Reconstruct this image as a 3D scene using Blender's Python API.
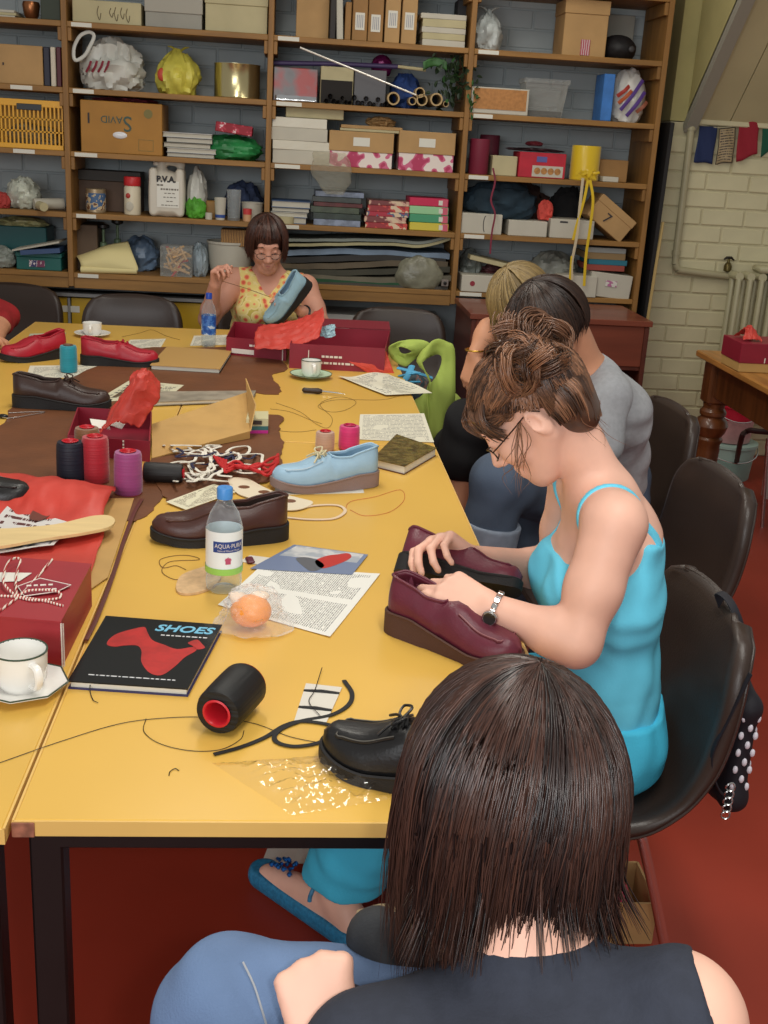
import bpy, math, random
import numpy as np
from mathutils import Vector, Matrix, noise as mnoise

for o in list(bpy.data.objects): bpy.data.objects.remove(o)
SC = bpy.context.scene
COL = SC.collection

# ------------------------------------------------------------------ camera
FPX = 1132.2                                   # focal length in pixels (768 x 1024 frame)
CAM = np.array([0.0, 0.0, 1.565])
def _rot(pi, ya, ro):
    cy, sy = math.cos(ya), math.sin(ya); Rz = np.array([[cy, sy, 0], [-sy, cy, 0], [0, 0, 1]])
    cp, sp = math.cos(pi), math.sin(pi); Rx = np.array([[1, 0, 0], [0, cp, -sp], [0, sp, cp]])
    B = np.array([[1, 0, 0], [0, 0, -1], [0, 1, 0]], float)
    c, s = math.cos(ro), math.sin(ro); Rr = np.array([[c, -s, 0], [s, c, 0], [0, 0, 1]])
    return Rr @ B @ Rx @ Rz
RC = _rot(*np.radians([18.184, -5.405, 3.4395]))
cd = bpy.data.cameras.new('camera'); cam = bpy.data.objects.new('camera', cd); COL.objects.link(cam)
cd.sensor_fit = 'VERTICAL'; cd.sensor_height = 24.0; cd.lens = FPX * 24.0 / 1024.0
cd.clip_start = 0.02; cd.clip_end = 60
_r, _d, _f = RC.T[:, 0], RC.T[:, 1], RC.T[:, 2]
M = Matrix.Identity(4)
for i in range(3):
    M[i][0] = _r[i]; M[i][1] = -_d[i]; M[i][2] = -_f[i]; M[i][3] = CAM[i]
cam.matrix_world = M
SC.camera = cam

# ------------------------------------------------------------------ light
SC.view_settings.view_transform = 'Standard'
SC.view_settings.look = 'None'
SC.view_settings.exposure = 0.0
SC.view_settings.gamma = 1.0
SC.view_settings.use_curve_mapping = False
world = bpy.data.worlds.new('world'); SC.world = world; world.use_nodes = True
bg = world.node_tree.nodes['Background']
bg.inputs[0].default_value = (1.0, 0.965, 0.90, 1); bg.inputs[1].default_value = 0.34
def area_light(name, loc, sx, sy, watt, color=(1, 1, 1), aim=(0, 0, -1)):
    l = bpy.data.lights.new(name, 'AREA'); l.shape = 'RECTANGLE'; l.size = sx; l.size_y = sy
    l.energy = watt; l.color = color
    o = bpy.data.objects.new(name, l); COL.objects.link(o); o.location = loc
    o.rotation_euler = Vector(aim).to_track_quat('-Z', 'Y').to_euler()
    return o
# two fluorescent ceiling battens over the tables, one nearer the camera
area_light('overhead_area_light', (0.55, 1.0, 2.95), 0.30, 1.5, 31, (1.0, 0.97, 0.90))
area_light('overhead_area_light', (-0.25, 3.3, 2.95), 0.30, 1.5, 25, (1.0, 0.95, 0.84))
area_light('overhead_area_light', (0.9, 4.5, 2.95), 0.30, 1.5, 12, (1.0, 0.95, 0.84))  # unseen extra light, added to brighten the far shelves and right wall
# unseen window light behind the photographer, placed and aimed to brighten the shelves
area_light('window_fill_light', (-1.7, -2.7, 2.1), 3.0, 1.6, 105, (0.94, 0.97, 1.0), (0.27, 0.95, -0.13))
# the camera's own flash, to the right of the lens
area_light('camera_flash', (0.075, 0.0, 1.575), 0.05, 0.04, 5, (1.0, 0.98, 0.95), tuple(_f))

# ------------------------------------------------------------------ pixel -> world
def ray(px, py): return RC.T @ np.array([(px - 384) / FPX, (py - 512) / FPX, 1.0])
def Pz(px, py, z): r = ray(px, py); return CAM + r * ((z - CAM[2]) / r[2])
def Py(px, py, y): r = ray(px, py); return CAM + r * (y / r[1])
def Px(px, py, x): r = ray(px, py); return CAM + r * (x / r[0])
def Pd(px, py, d): return CAM + ray(px, py) * d
ZT = 0.74                                       # table top height
def T(px, py, dz=0.0): return Pz(px, py, ZT + dz)

# ------------------------------------------------------------------ materials
def lin(c):
    return tuple(((x / 255) / 12.92 if x / 255 <= 0.04045 else ((x / 255 + 0.055) / 1.055) ** 2.4) for x in c)
MATS = {}
def mat(name, col=(128, 128, 128), rough=0.6, metal=0.0, var=0.0, scale=8.0, col2=None, bump=0.0, bscale=60.0,
        spec=0.5, trans=0.0, sheen=0.0, coat=0.0, sss=0.0, stretch=None, alpha=1.0, ior=1.45, detail=3.0, emit=0.0):
    if name in MATS: return MATS[name]
    m = bpy.data.materials.new(name); m.use_nodes = True; MATS[name] = m
    nt = m.node_tree; b = nt.nodes['Principled BSDF']
    b.inputs['Roughness'].default_value = rough; b.inputs['Metallic'].default_value = metal
    b.inputs['Specular IOR Level'].default_value = spec; b.inputs['IOR'].default_value = ior
    b.inputs['Transmission Weight'].default_value = trans
    b.inputs['Sheen Weight'].default_value = sheen; b.inputs['Coat Weight'].default_value = coat
    b.inputs['Alpha'].default_value = alpha
    if sss: 
        b.inputs['Subsurface Weight'].default_value = sss; b.inputs['Subsurface Radius'].default_value = (0.012, 0.005, 0.003)
    c1 = lin(col)
    tc = nt.nodes.new('ShaderNodeTexCoord'); src = tc.outputs['Object']
    if stretch:
        mp = nt.nodes.new('ShaderNodeMapping'); mp.inputs['Scale'].default_value = stretch
        nt.links.new(src, mp.inputs['Vector']); src = mp.outputs['Vector']
    if var or col2:
        n = nt.nodes.new('ShaderNodeTexNoise'); n.inputs['Scale'].default_value = scale; n.inputs['Detail'].default_value = detail
        nt.links.new(src, n.inputs['Vector'])
        r = nt.nodes.new('ShaderNodeValToRGB')
        if col2: a, c = c1, lin(col2)
        else: a = tuple(x * (1 - var) for x in c1); c = tuple(min(1, x * (1 + var)) for x in c1)
        r.color_ramp.elements[0].position = 0.36; r.color_ramp.elements[1].position = 0.64
        r.color_ramp.elements[0].color = (*a, 1); r.color_ramp.elements[1].color = (*c, 1)
        nt.links.new(n.outputs['Fac'], r.inputs['Fac']); nt.links.new(r.outputs['Color'], b.inputs['Base Color'])
    else: b.inputs['Base Color'].default_value = (*c1, 1)
    if bump:
        n2 = nt.nodes.new('ShaderNodeTexNoise'); n2.inputs['Scale'].default_value = bscale; n2.inputs['Detail'].default_value = 4
        nt.links.new(src, n2.inputs['Vector'])
        bp = nt.nodes.new('ShaderNodeBump'); bp.inputs['Strength'].default_value = bump; bp.inputs['Distance'].default_value = 0.004
        nt.links.new(n2.outputs['Fac'], bp.inputs['Height']); nt.links.new(bp.outputs['Normal'], b.inputs['Normal'])
    if emit:
        b.inputs['Emission Color'].default_value = (*c1, 1); b.inputs['Emission Strength'].default_value = emit
    return m

def nd(nt, typ, **kw):
    n = nt.nodes.new(typ)
    for k, v in kw.items():
        if k.startswith('i_'): n.inputs[int(k[2:])].default_value = v
        else: setattr(n, k, v)
    return n
def ramp_mat(name, stops, coord='Object', tex='noise', scale=10.0, rough=0.6, stretch=None, bump=0.0, constant=True, detail=2.0, metal=0.0, trans=0.0):
    """hard-edged procedural print: a texture through a constant colour ramp"""
    if name in MATS: return MATS[name]
    m = bpy.data.materials.new(name); m.use_nodes = True; MATS[name] = m
    nt = m.node_tree; b = nt.nodes['Principled BSDF']; b.inputs['Roughness'].default_value = rough; b.inputs['Metallic'].default_value = metal
    tc = nd(nt, 'ShaderNodeTexCoord'); src = tc.outputs[coord]
    if stretch:
        mp = nd(nt, 'ShaderNodeMapping'); mp.inputs['Scale'].default_value = stretch; nt.links.new(src, mp.inputs['Vector']); src = mp.outputs['Vector']
    if tex == 'noise':
        t = nd(nt, 'ShaderNodeTexNoise'); t.inputs['Scale'].default_value = scale; t.inputs['Detail'].default_value = detail; out = t.outputs['Fac']
    elif tex == 'voronoi':
        t = nd(nt, 'ShaderNodeTexVoronoi'); t.inputs['Scale'].default_value = scale; out = t.outputs['Distance']
    elif tex == 'wave':
        t = nd(nt, 'ShaderNodeTexWave'); t.inputs['Scale'].default_value = scale; out = t.outputs['Fac']; t.inputs['Distortion'].default_value = detail
    nt.links.new(src, t.inputs['Vector'])
    r = nd(nt, 'ShaderNodeValToRGB'); r.color_ramp.interpolation = 'CONSTANT' if constant else 'LINEAR'
    els = r.color_ramp.elements
    while len(els) < len(stops): els.new(0.5)
    for e, (p, c) in zip(els, stops): e.position = p; e.color = (*lin(c), 1)
    nt.links.new(out, r.inputs['Fac']); nt.links.new(r.outputs['Color'], b.inputs['Base Color'])
    return m
def text_mat(name, paper=(225, 220, 200), ink=(90, 88, 85), lines=24, margin=0.08, cols=1, pic=None, rough=0.6, gaps=0.5, freq=60.0):
    """printed sheet: rows of broken ink marks in UV space, with an optional picture block (u0,u1,v0,v1,colA,colB)"""
    if name in MATS: return MATS[name]
    m = bpy.data.materials.new(name); m.use_nodes = True; MATS[name] = m
    nt = m.node_tree; b = nt.nodes['Principled BSDF']; b.inputs['Roughness'].default_value = rough
    L = nt.links.new
    tc = nd(nt, 'ShaderNodeTexCoord'); sx = nd(nt, 'ShaderNodeSeparateXYZ'); L(tc.outputs['UV'], sx.inputs[0])
    def mth(op, a, bb=None):
        n = nd(nt, 'ShaderNodeMath', operation=op)
        for i, v in enumerate((a, bb)):
            if v is None: continue
            if isinstance(v, (int, float)): n.inputs[i].default_value = v
            else: L(v, n.inputs[i])
        return n.outputs[0]
    u, v = sx.outputs[0], sx.outputs[1]
    row = mth('LESS_THAN', mth('FRACT', mth('MULTIPLY', v, lines)), 0.48)
    cb = nd(nt, 'ShaderNodeCombineXYZ'); L(mth('MULTIPLY', u, freq), cb.inputs[0]); L(mth('MULTIPLY', mth('FLOOR', mth('MULTIPLY', v, lines)), 7.31), cb.inputs[1])
    nz = nd(nt, 'ShaderNodeTexNoise'); nz.inputs['Scale'].default_value = 1.0; nz.inputs['Detail'].default_value = 0; L(cb.outputs[0], nz.inputs['Vector'])
    ink_m = mth('MULTIPLY', row, mth('GREATER_THAN', nz.outputs['Fac'], 0.42))
    bl = nd(nt, 'ShaderNodeTexNoise'); bl.inputs['Scale'].default_value = 3.0; bl.inputs['Detail'].default_value = 0; L(tc.outputs['UV'], bl.inputs['Vector'])
    ink_m = mth('MULTIPLY', ink_m, mth('GREATER_THAN', bl.outputs['Fac'], gaps * 0.8))
    uu = mth('FRACT', mth('MULTIPLY', u, cols))
    for a in (mth('GREATER_THAN', uu, margin), mth('LESS_THAN', uu, 1 - margin), mth('GREATER_THAN', v, margin * 0.7), mth('LESS_THAN', v, 1 - margin * 0.7)):
        ink_m = mth('MULTIPLY', ink_m, a)
    mx = nd(nt, 'ShaderNodeMix', data_type='RGBA'); L(ink_m, mx.inputs[0]); mx.inputs[6].default_value = (*lin(paper), 1); mx.inputs[7].default_value = (*lin(ink), 1)
    out = mx.outputs[2]
    if pic:
        u0, u1, v0, v1, ca, cb2 = pic
        mk = mth('MULTIPLY', mth('MULTIPLY', mth('GREATER_THAN', u, u0), mth('LESS_THAN', u, u1)), mth('MULTIPLY', mth('GREATER_THAN', v, v0), mth('LESS_THAN', v, v1)))
        pn = nd(nt, 'ShaderNodeTexNoise'); pn.inputs['Scale'].default_value = 4.0; L(tc.outputs['UV'], pn.inputs['Vector'])
        rr = nd(nt, 'ShaderNodeValToRGB'); rr.color_ramp.elements[0].position = 0.45; rr.color_ramp.elements[1].position = 0.55
        rr.color_ramp.elements[0].color = (*lin(ca), 1); rr.color_ramp.elements[1].color = (*lin(cb2), 1); L(pn.outputs['Fac'], rr.inputs[0])
        m2 = nd(nt, 'ShaderNodeMix', data_type='RGBA'); L(mk, m2.inputs[0]); L(out, m2.inputs[6]); L(rr.outputs[0], m2.inputs[7]); out = m2.outputs[2]
    L(out, b.inputs['Base Color'])
    return m
def clear_mat(name, col=(240, 240, 240), alpha=0.25, rough=0.12, bump=0.0, bscale=30.0, gloss=False):
    """thin clear film or thin glass: glossy surface over a mostly transparent sheet"""
    if name in MATS: return MATS[name]
    m = bpy.data.materials.new(name); m.use_nodes = True; MATS[name] = m
    nt = m.node_tree; nt.nodes.clear(); L = nt.links.new
    o = nd(nt, 'ShaderNodeOutputMaterial'); t = nd(nt, 'ShaderNodeBsdfTransparent'); p = nd(nt, 'ShaderNodeBsdfGlossy' if gloss else 'ShaderNodeBsdfPrincipled')
    t.inputs[0].default_value = (*[0.6 + 0.4 * x for x in lin(col)], 1)
    p.inputs[0].default_value = (*lin(col), 1); p.inputs['Roughness'].default_value = rough
    fr = nd(nt, 'ShaderNodeLayerWeight'); fr.inputs[0].default_value = 0.5
    pw = nd(nt, 'ShaderNodeMath', operation='POWER'); L(fr.outputs['Facing'], pw.inputs[0]); pw.inputs[1].default_value = 3.5
    a = nd(nt, 'ShaderNodeMath', operation='MULTIPLY_ADD'); a.use_clamp = True; L(pw.outputs[0], a.inputs[0]); a.inputs[1].default_value = 0.85; a.inputs[2].default_value = alpha + 0.035
    if bump:
        n2 = nd(nt, 'ShaderNodeTexNoise'); n2.inputs['Scale'].default_value = bscale
        tc = nd(nt, 'ShaderNodeTexCoord'); L(tc.outputs['Object'], n2.inputs['Vector'])
        bp = nd(nt, 'ShaderNodeBump'); bp.inputs['Strength'].default_value = bump; bp.inputs['Distance'].default_value = 0.01
        L(n2.outputs['Fac'], bp.inputs['Height']); L(bp.outputs[0], p.inputs['Normal']); L(bp.outputs[0], fr.inputs['Normal'])
    mx = nd(nt, 'ShaderNodeMixShader'); L(a.outputs[0], mx.inputs[0]); L(t.outputs[0], mx.inputs[1]); L(p.outputs[0], mx.inputs[2]); L(mx.outputs[0], o.inputs[0])
    return m

# ------------------------------------------------------------------ objects
def tag(o, label=None, cat=None, group=None, kind=None):
    if label: o['label'] = label
    if cat: o['category'] = cat
    if group: o['group'] = group
    if kind: o['kind'] = kind
    return o
def thing(name, label, cat, loc=(0, 0, 0), rotz=0.0, group=None):
    o = bpy.data.objects.new(name, None); COL.objects.link(o); o.empty_display_size = 0.05
    o.location = tuple(map(float, loc)); o.rotation_euler = (0, 0, rotz)
    return tag(o, label, cat, group)
def dup(root, loc=None, rotz=None, label=None, group=None, parent=None):
    r = root.copy(); COL.objects.link(r)
    if parent is not None: r.parent = parent
    if loc is not None: r.location = tuple(map(float, loc))
    if rotz is not None: r.rotation_euler = (0, 0, rotz)
    if label: r['label'] = label
    if group: r['group'] = group
    for ch in list(root.children): dup(ch, parent=r)
    return r
def rotm(rx=0, ry=0, rz=0):
    return np.array(Matrix.Rotation(rz, 3, 'Z') @ Matrix.Rotation(ry, 3, 'Y') @ Matrix.Rotation(rx, 3, 'X'))
def frame(zdir, xhint=(1, 0, 0)):
    z = np.array(zdir, float); z /= np.linalg.norm(z); x = np.array(xhint, float); x = x - z * (x @ z)
    if np.linalg.norm(x) < 1e-5: x = np.array([0, 1, 0.]) - z * z[1]
    x /= np.linalg.norm(x); return np.stack([x, np.cross(z, x), z], 1)
def catmull(pts, n=8, closed=False):
    P = np.array(pts, float); N = len(P); out = []
    rng = range(N if closed else N - 1)
    for i in rng:
        p0 = P[(i - 1) % N] if closed or i > 0 else 2 * P[0] - P[1]
        p1 = P[i]; p2 = P[(i + 1) % N]
        p3 = P[(i + 2) % N] if closed or i + 2 < N else 2 * P[-1] - P[-2]
        for k in range(n):
            t = k / n
            out.append(0.5 * ((2 * p1) + (-p0 + p2) * t + (2 * p0 - 5 * p1 + 4 * p2 - p3) * t * t + (-p0 + 3 * p1 - 3 * p2 + p3) * t ** 3))
    if not closed: out.append(P[-1])
    return np.array(out)

class MB:
    def __init__(s): s.v = []; s.f = []; s.n = 0; s.uv = {}
    def add(s, V, F):
        V = np.asarray(V, float); s.v.append(V)
        s.f.extend([tuple(i + s.n for i in f) for f in F]); s.n += len(V); return s
    def box(s, c, d, R=None, ch=0.0):
        h = np.array(d, float) / 2; c = np.array(c, float); ch = min(ch, h.min() * 0.8)
        if ch <= 0:
            V = np.array([[x, y, z] for x in (-1, 1) for y in (-1, 1) for z in (-1, 1)], float) * h
            F = [(0, 1, 3, 2), (4, 6, 7, 5), (0, 4, 5, 1), (2, 3, 7, 6), (0, 2, 6, 4), (1, 5, 7, 3)]
        else:
            V = []; idx = {}
            for x in (-1, 1):
                for y in (-1, 1):
                    for z in (-1, 1):
                        sg = np.array([x, y, z])
                        for a in range(3):
                            p = sg * (h - ch); p[a] = sg[a] * h[a]; idx[(x, y, z, a)] = len(V); V.append(p)
            F = []
            for a in range(3):
                b, e = (a + 1) % 3, (a + 2) % 3
                for q in (-1, 1):
                    r = []
                    for (i, j) in ((-1, -1), (1, -1), (1, 1), (-1, 1)):
                        k = [0, 0, 0]; k[a] = q; k[b] = i; k[e] = j; r.append(idx[(*k, a)])
                    F.append(tuple(r if q > 0 else r[::-1]))
                for i in (-1, 1):
                    for j in (-1, 1):
                        k0 = [0, 0, 0]; k1 = [0, 0, 0]; k0[b] = k1[b] = i; k0[e] = k1[e] = j; k0[a] = -1; k1[a] = 1
                        r = [idx[(*k0, b)], idx[(*k1, b)], idx[(*k1, e)], idx[(*k0, e)]]
                        F.append(tuple(r if i * j < 0 else r[::-1]))
            for x in (-1, 1):
                for y in (-1, 1):
                    for z in (-1, 1):
                        r = [idx[(x, y, z, a)] for a in range(3)]
                        F.append(tuple(r if x * y * z > 0 else r[::-1]))
            V = np.array(V)
        if R is not None: V = V @ np.asarray(R).T
        return s.add(V + c, F)
    def lathe(s, prof, n=24, c=(0, 0, 0), R=None, cap0=True, cap1=True):
        V = []; F = []
        for r, z in prof:
            for k in range(n):
                a = 2 * math.pi * k / n; V.append((r * math.cos(a), r * math.sin(a), z))
        for i in range(len(prof) - 1):
            for k in range(n):
                k2 = (k + 1) % n; F.append((i * n + k, i * n + k2, (i + 1) * n + k2, (i + 1) * n + k))
        if cap0: F.append(tuple(range(n))[::-1])
        if cap1: F.append(tuple((len(prof) - 1) * n + k for k in range(n)))
        V = np.array(V)
        if R is not None: V = V @ np.asarray(R).T
        return s.add(V + np.array(c, float), F)
    def tube(s, path, r, n=8, closed=False, flat=None, up=None):
        P = np.array(path, float); N = len(P); rr = np.full(N, r, float) if np.isscalar(r) else np.array(r, float)
        t = np.gradient(P, axis=0) if not closed else np.roll(P, -1, 0) - np.roll(P, 1, 0)
        t /= np.linalg.norm(t, axis=1, keepdims=True) + 1e-12
        u = np.array(up if up is not None else (0, 0, 1.0), float); V = []
        prev = None
        for i in range(N):
            if up is None and prev is not None: u = prev
            x = u - t[i] * (u @ t[i])
            if np.linalg.norm(x) < 1e-4: x = np.array([1, 0.1, 0]) - t[i] * t[i][0]
            x /= np.linalg.norm(x); y = np.cross(t[i], x); prev = x
            fx, fy = (1, 1) if flat is None else flat
            for k in range(n):
                a = 2 * math.pi * k / n; V.append(P[i] + rr[i] * (fx * math.cos(a) * x + fy * math.sin(a) * y))
        F = []
        for i in range(N if closed else N - 1):
            j = (i + 1) % N
            for k in range(n): k2 = (k + 1) % n; F.append((i * n + k, i * n + k2, j * n + k2, j * n + k))
        if not closed: F.append(tuple(range(n))[::-1]); F.append(tuple((N - 1) * n + k for k in range(n)))
        return s.add(np.array(V), F)
    def prism(s, poly, z0, z1, R=None, c=(0, 0, 0)):
        n = len(poly); V = [(x, y, z0) for x, y in poly] + [(x, y, z1) for x, y in poly]
        a = sum(poly[i][0] * poly[(i + 1) % n][1] - poly[(i + 1) % n][0] * poly[i][1] for i in range(n))
        F = [tuple(range(n))[::-1], tuple(range(n, 2 * n))] + [(i, (i + 1) % n, n + (i + 1) % n, n + i) for i in range(n)]
        if a < 0: F = [f[::-1] for f in F]
        V = np.array(V, float)
        if R is not None: V = V @ np.asarray(R).T
        return s.add(V + np.array(c, float), F)
    def grid(s, fn, nu, nv, th=0.0, uv=True, closed_u=False):
        """fn(u, v) -> point; th gives it thickness along -z"""
        V = np.array([[fn(i / nu, j / nv) for j in range(nv + 1)] for i in range(nu + 1)], float).reshape(-1, 3)
        n0 = s.n; W = nv + 1; base = len(s.f)
        F = [(i * W + j, (i + 1) * W + j, (i + 1) * W + j + 1, i * W + j + 1) for i in range(nu) for j in range(nv)]
        if th:
            K = len(V); B = V.copy(); B[:, 2] -= th
            F2 = [tuple(K + x for x in f[::-1]) for f in F]
            rim = [i * W for i in range(nu + 1)] + [nu * W + j for j in range(1, nv + 1)] + [i * W + nv for i in range(nu - 1, -1, -1)] + [j for j in range(nv - 1, 0, -1)]
            m = len(rim); F3 = [(rim[k], K + rim[k], K + rim[(k + 1) % m], rim[(k + 1) % m]) for k in range(m)]
            s.add(np.vstack([V, B]), F + F2 + F3)
            for q in (0, K):
                for i in range(nu + 1):
                    for j in range(nv + 1): s.uv[n0 + q + i * W + j] = (i / nu, j / nv)
        else:
            s.add(V, F)
            for i in range(nu + 1):
                for j in range(nv + 1): s.uv[n0 + i * W + j] = (i / nu, j / nv)
        return s
    def ball(s, c, r, n=16, m=10, R=None):
        r = np.full(3, r, float) if np.isscalar(r) else np.array(r, float)
        V = [(0, 0, -1)]; F = []
        for i in range(1, m):
            p = -math.pi / 2 + math.pi * i / m
            for k in range(n): a = 2 * math.pi * k / n; V.append((math.cos(p) * math.cos(a), math.cos(p) * math.sin(a), math.sin(p)))
        V.append((0, 0, 1)); top = len(V) - 1
        for k in range(n):
            k2 = (k + 1) % n; F.append((0, 1 + k2, 1 + k)); F.append((top, 1 + (m - 2) * n + k, 1 + (m - 2) * n + k2))
            for i in range(m - 2): F.append((1 + i * n + k, 1 + i * n + k2, 1 + (i + 1) * n + k2, 1 + (i + 1) * n + k))
        V = np.array(V) * r
        if R is not None: V = V @ np.asarray(R).T
        return s.add(V + np.array(c, float), F)
    def build(s, name, m, parent=None, smooth=40, loc=None, rotz=None, label=None, solid=0.0, sub=0, off=-1):
        V = np.vstack(s.v) if s.v else np.zeros((0, 3))
        me = bpy.data.meshes.new(name); me.from_pydata(V.tolist(), [], s.f); me.materials.append(m)
        if s.uv:
            ul = me.uv_layers.new(name='UVMap'); li = np.zeros(len(me.loops), int); me.loops.foreach_get('vertex_index', li)
            arr = np.array([s.uv.get(i, (0, 0)) for i in range(len(V))], float)[li]
            ul.data.foreach_set('uv', arr.ravel())
        if smooth:
            me.shade_smooth()
            if smooth < 180: me.set_sharp_from_angle(angle=math.radians(smooth))
        me.update()
        o = bpy.data.objects.new(name, me); COL.objects.link(o)
        if parent is not None: o.parent = parent
        if loc is not None: o.location = tuple(map(float, loc))
        if rotz is not None: o.rotation_euler = (0, 0, rotz)
        if label: o['label'] = label
        if solid:
            md = o.modifiers.new('Solidify', 'SOLIDIFY'); md.thickness = solid; md.offset = off
        if sub:
            md = o.modifiers.new('Subdivision', 'SUBSURF'); md.levels = sub; md.render_levels = sub
        return o
def bp_(name, m, parent, *a, **k): b = MB(); b.box(*a, **k); return b.build(name, m, parent, smooth=0)
def tp_(name, m, parent, *a, **k): b = MB(); b.tube(*a, **k); return b.build(name, m, parent)
def lp_(name, m, parent, *a, **k): b = MB(); b.lathe(*a, **k); return b.build(name, m, parent)
def ep_(name, m, parent, *a, **k): b = MB(); b.ball(*a, **k); return b.build(name, m, parent)
def local(o, pts):
    """world points -> a root's local frame (root has location and z rotation only)"""
    a = -o.rotation_euler[2]; c, s_ = math.cos(a), math.sin(a)
    P = np.atleast_2d(np.array(pts, float)) - np.array(o.location)
    return P @ np.array([[c, -s_, 0], [s_, c, 0], [0, 0, 1]]).T
def struct(o): o['kind'] = 'structure'; return o
def text_part(name, s, size, m, parent, loc, R=None, extrude=0.0004, sx=1.0, align='CENTER', shear=0.0, off=0.0):
    cu = bpy.data.curves.new(name, 'FONT'); cu.body = s; cu.size = size; cu.extrude = extrude; cu.align_x = align; cu.align_y = 'CENTER'; cu.shear = shear; cu.offset = off
    cu.resolution_u = 3
    t = bpy.data.objects.new('tmp', cu); COL.objects.link(t)
    dg = bpy.context.evaluated_depsgraph_get(); me = bpy.data.meshes.new_from_object(t.evaluated_get(dg))
    bpy.data.objects.remove(t); bpy.data.curves.remove(cu)
    V = np.zeros(len(me.vertices) * 3); me.vertices.foreach_get('co', V); V = V.reshape(-1, 3); V[:, 0] *= sx
    if R is not None: V = V @ np.asarray(R).T
    V = V + np.array(loc, float); me.vertices.foreach_set('co', V.ravel()); me.materials.clear(); me.materials.append(m); me.name = name; me.update()
    o = bpy.data.objects.new(name, me); COL.objects.link(o)
    if parent is not None: o.parent = parent
    return o
def print_line(parent, m, loc, R, w, h, n, seed=0):
    """a line of print too small to read: a row of short bars"""
    rg = random.Random(seed + n); b = MB(); x = -w / 2; k = [rg.uniform(0.5, 1.4) for _ in range(n)]; u = w / (sum(k) + 0.35 * (n - 1))
    for q in k: b.box(np.array(loc) + np.asarray(R) @ np.array((x + q * u / 2, 0, 0)), (q * u, h, 0.0006), R=R); x += (q + 0.35) * u
    return b.build('printed_line', m, parent, smooth=0)
def nz(x, y=0.0, z=0.0): return mnoise.noise(Vector((x, y, z)))
# ================================================================== SETTING
m_floor = mat('floor_lino', (152, 52, 34), 0.50, var=0.06, scale=3.0, bump=0.05, bscale=40)
m_wood = mat('shelf_wood', (140, 100, 50), 0.55, var=0.16, scale=5.0, stretch=(6, 6, 0.7))
m_woodh = mat('shelf_wood_level', (144, 104, 52), 0.55, var=0.16, scale=5.0, stretch=(0.7, 6, 6))
m_blue = mat('blue_grey_paint', (168, 176, 178), 0.75, var=0.07, scale=4.0, bump=0.15, bscale=25)
m_cream = mat('cream_wall_paint', (204, 196, 160), 0.7, var=0.05, scale=6.0, bump=0.2, bscale=30)
m_creamj = mat('cream_joint_paint', (192, 184, 150), 0.8, var=0.06, scale=12.0, bump=0.3, bscale=40)
m_olive = mat('olive_wall_shade', (176, 166, 112), 0.75, var=0.06, scale=5.0, bump=0.1)  # pale wall in shade: the dim olive tone is put into the colour
m_ceil = mat('ceiling_board_paint', (190, 180, 140), 0.7, var=0.05, scale=4.0)
YF, YB, YWH = 5.75, 6.17, 5.95                 # shelf fronts, wall behind them, white brick wall

mb = MB(); mb.box((0.4, 2.6, -0.05), (8.0, 8.4, 0.1)); floor = struct(mb.build('floor', m_floor, smooth=0))
mb = MB()
for x in (0.35,): mb.box((x, 2.6, 0.0006), (0.004, 7.0, 0.0012))
mb.build('floor_seam', mat('seam_dark', (70, 28, 22), 0.7), floor, smooth=0)

def brick_wall(name, m_b, m_j, x0, x1, z0, z1, yface, seed, depth=0.1, bl=0.225, bh=0.075, jt=0.0105):
    """painted brick wall facing -y; every whole brick is a child object sharing one of a few meshes"""
    rng = random.Random(seed)
    w = MB(); w.box(((x0 + x1) / 2, yface + 0.006 + depth / 2, (z0 + z1) / 2), (x1 - x0, depth, z1 - z0))
    wall = struct(w.build(name, m_j, smooth=0))
    protos = []
    for k in range(4):
        b = MB(); b.box((0, 0, 0), (bl, 0.03, bh), ch=0.005)
        V = b.v[0]; V += np.array([[nz(*(p * 30 + k * 9)) * 0.0022 for _ in range(1)][0] * np.array([0.6, 0.5, 0.8]) for p in V])
        protos.append(b)
    meshes = {}
    row = 0; z = z0 + bh / 2 + jt / 2
    while z + bh / 2 <= z1:
        x = x0 - (bl / 2 if row % 2 else 0)
        while x < x1:
            a, e = max(x, x0), min(x + bl, x1)
            if e - a > 0.04:
                key = (rng.randrange(4), round(e - a, 3))
                if key not in meshes:
                    b = MB(); V = protos[key[0]].v[0].copy(); V[:, 0] *= (e - a) / bl; b.add(V, protos[key[0]].f)
                    o = b.build('brick', m_b, wall, smooth=30); meshes[key] = o
                else:
                    o = meshes[key].copy(); COL.objects.link(o)
                o.location = ((a + e) / 2, yface + 0.0135 + rng.uniform(-0.0016, 0.0016), z)
            x += bl + jt
        z += bh + jt; row += 1
    return wall
brick_wall('wall_back', m_blue, m_blue, -2.1, 1.88, 0.75, 2.75, YB, 3, bl=0.238, bh=0.0865, jt=0.006)
mb = MB(); mb.box((-0.1, YB + 0.06, 0.37), (4.0, 0.1, 0.75)); struct(mb.build('wall_back_base', m_blue, smooth=0))
brick_wall('wall_right', m_cream, m_creamj, 1.905, 3.2, 0.0, 1.735, YWH, 5, depth=0.4, bl=0.222, bh=0.0795, jt=0.0085)
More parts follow.
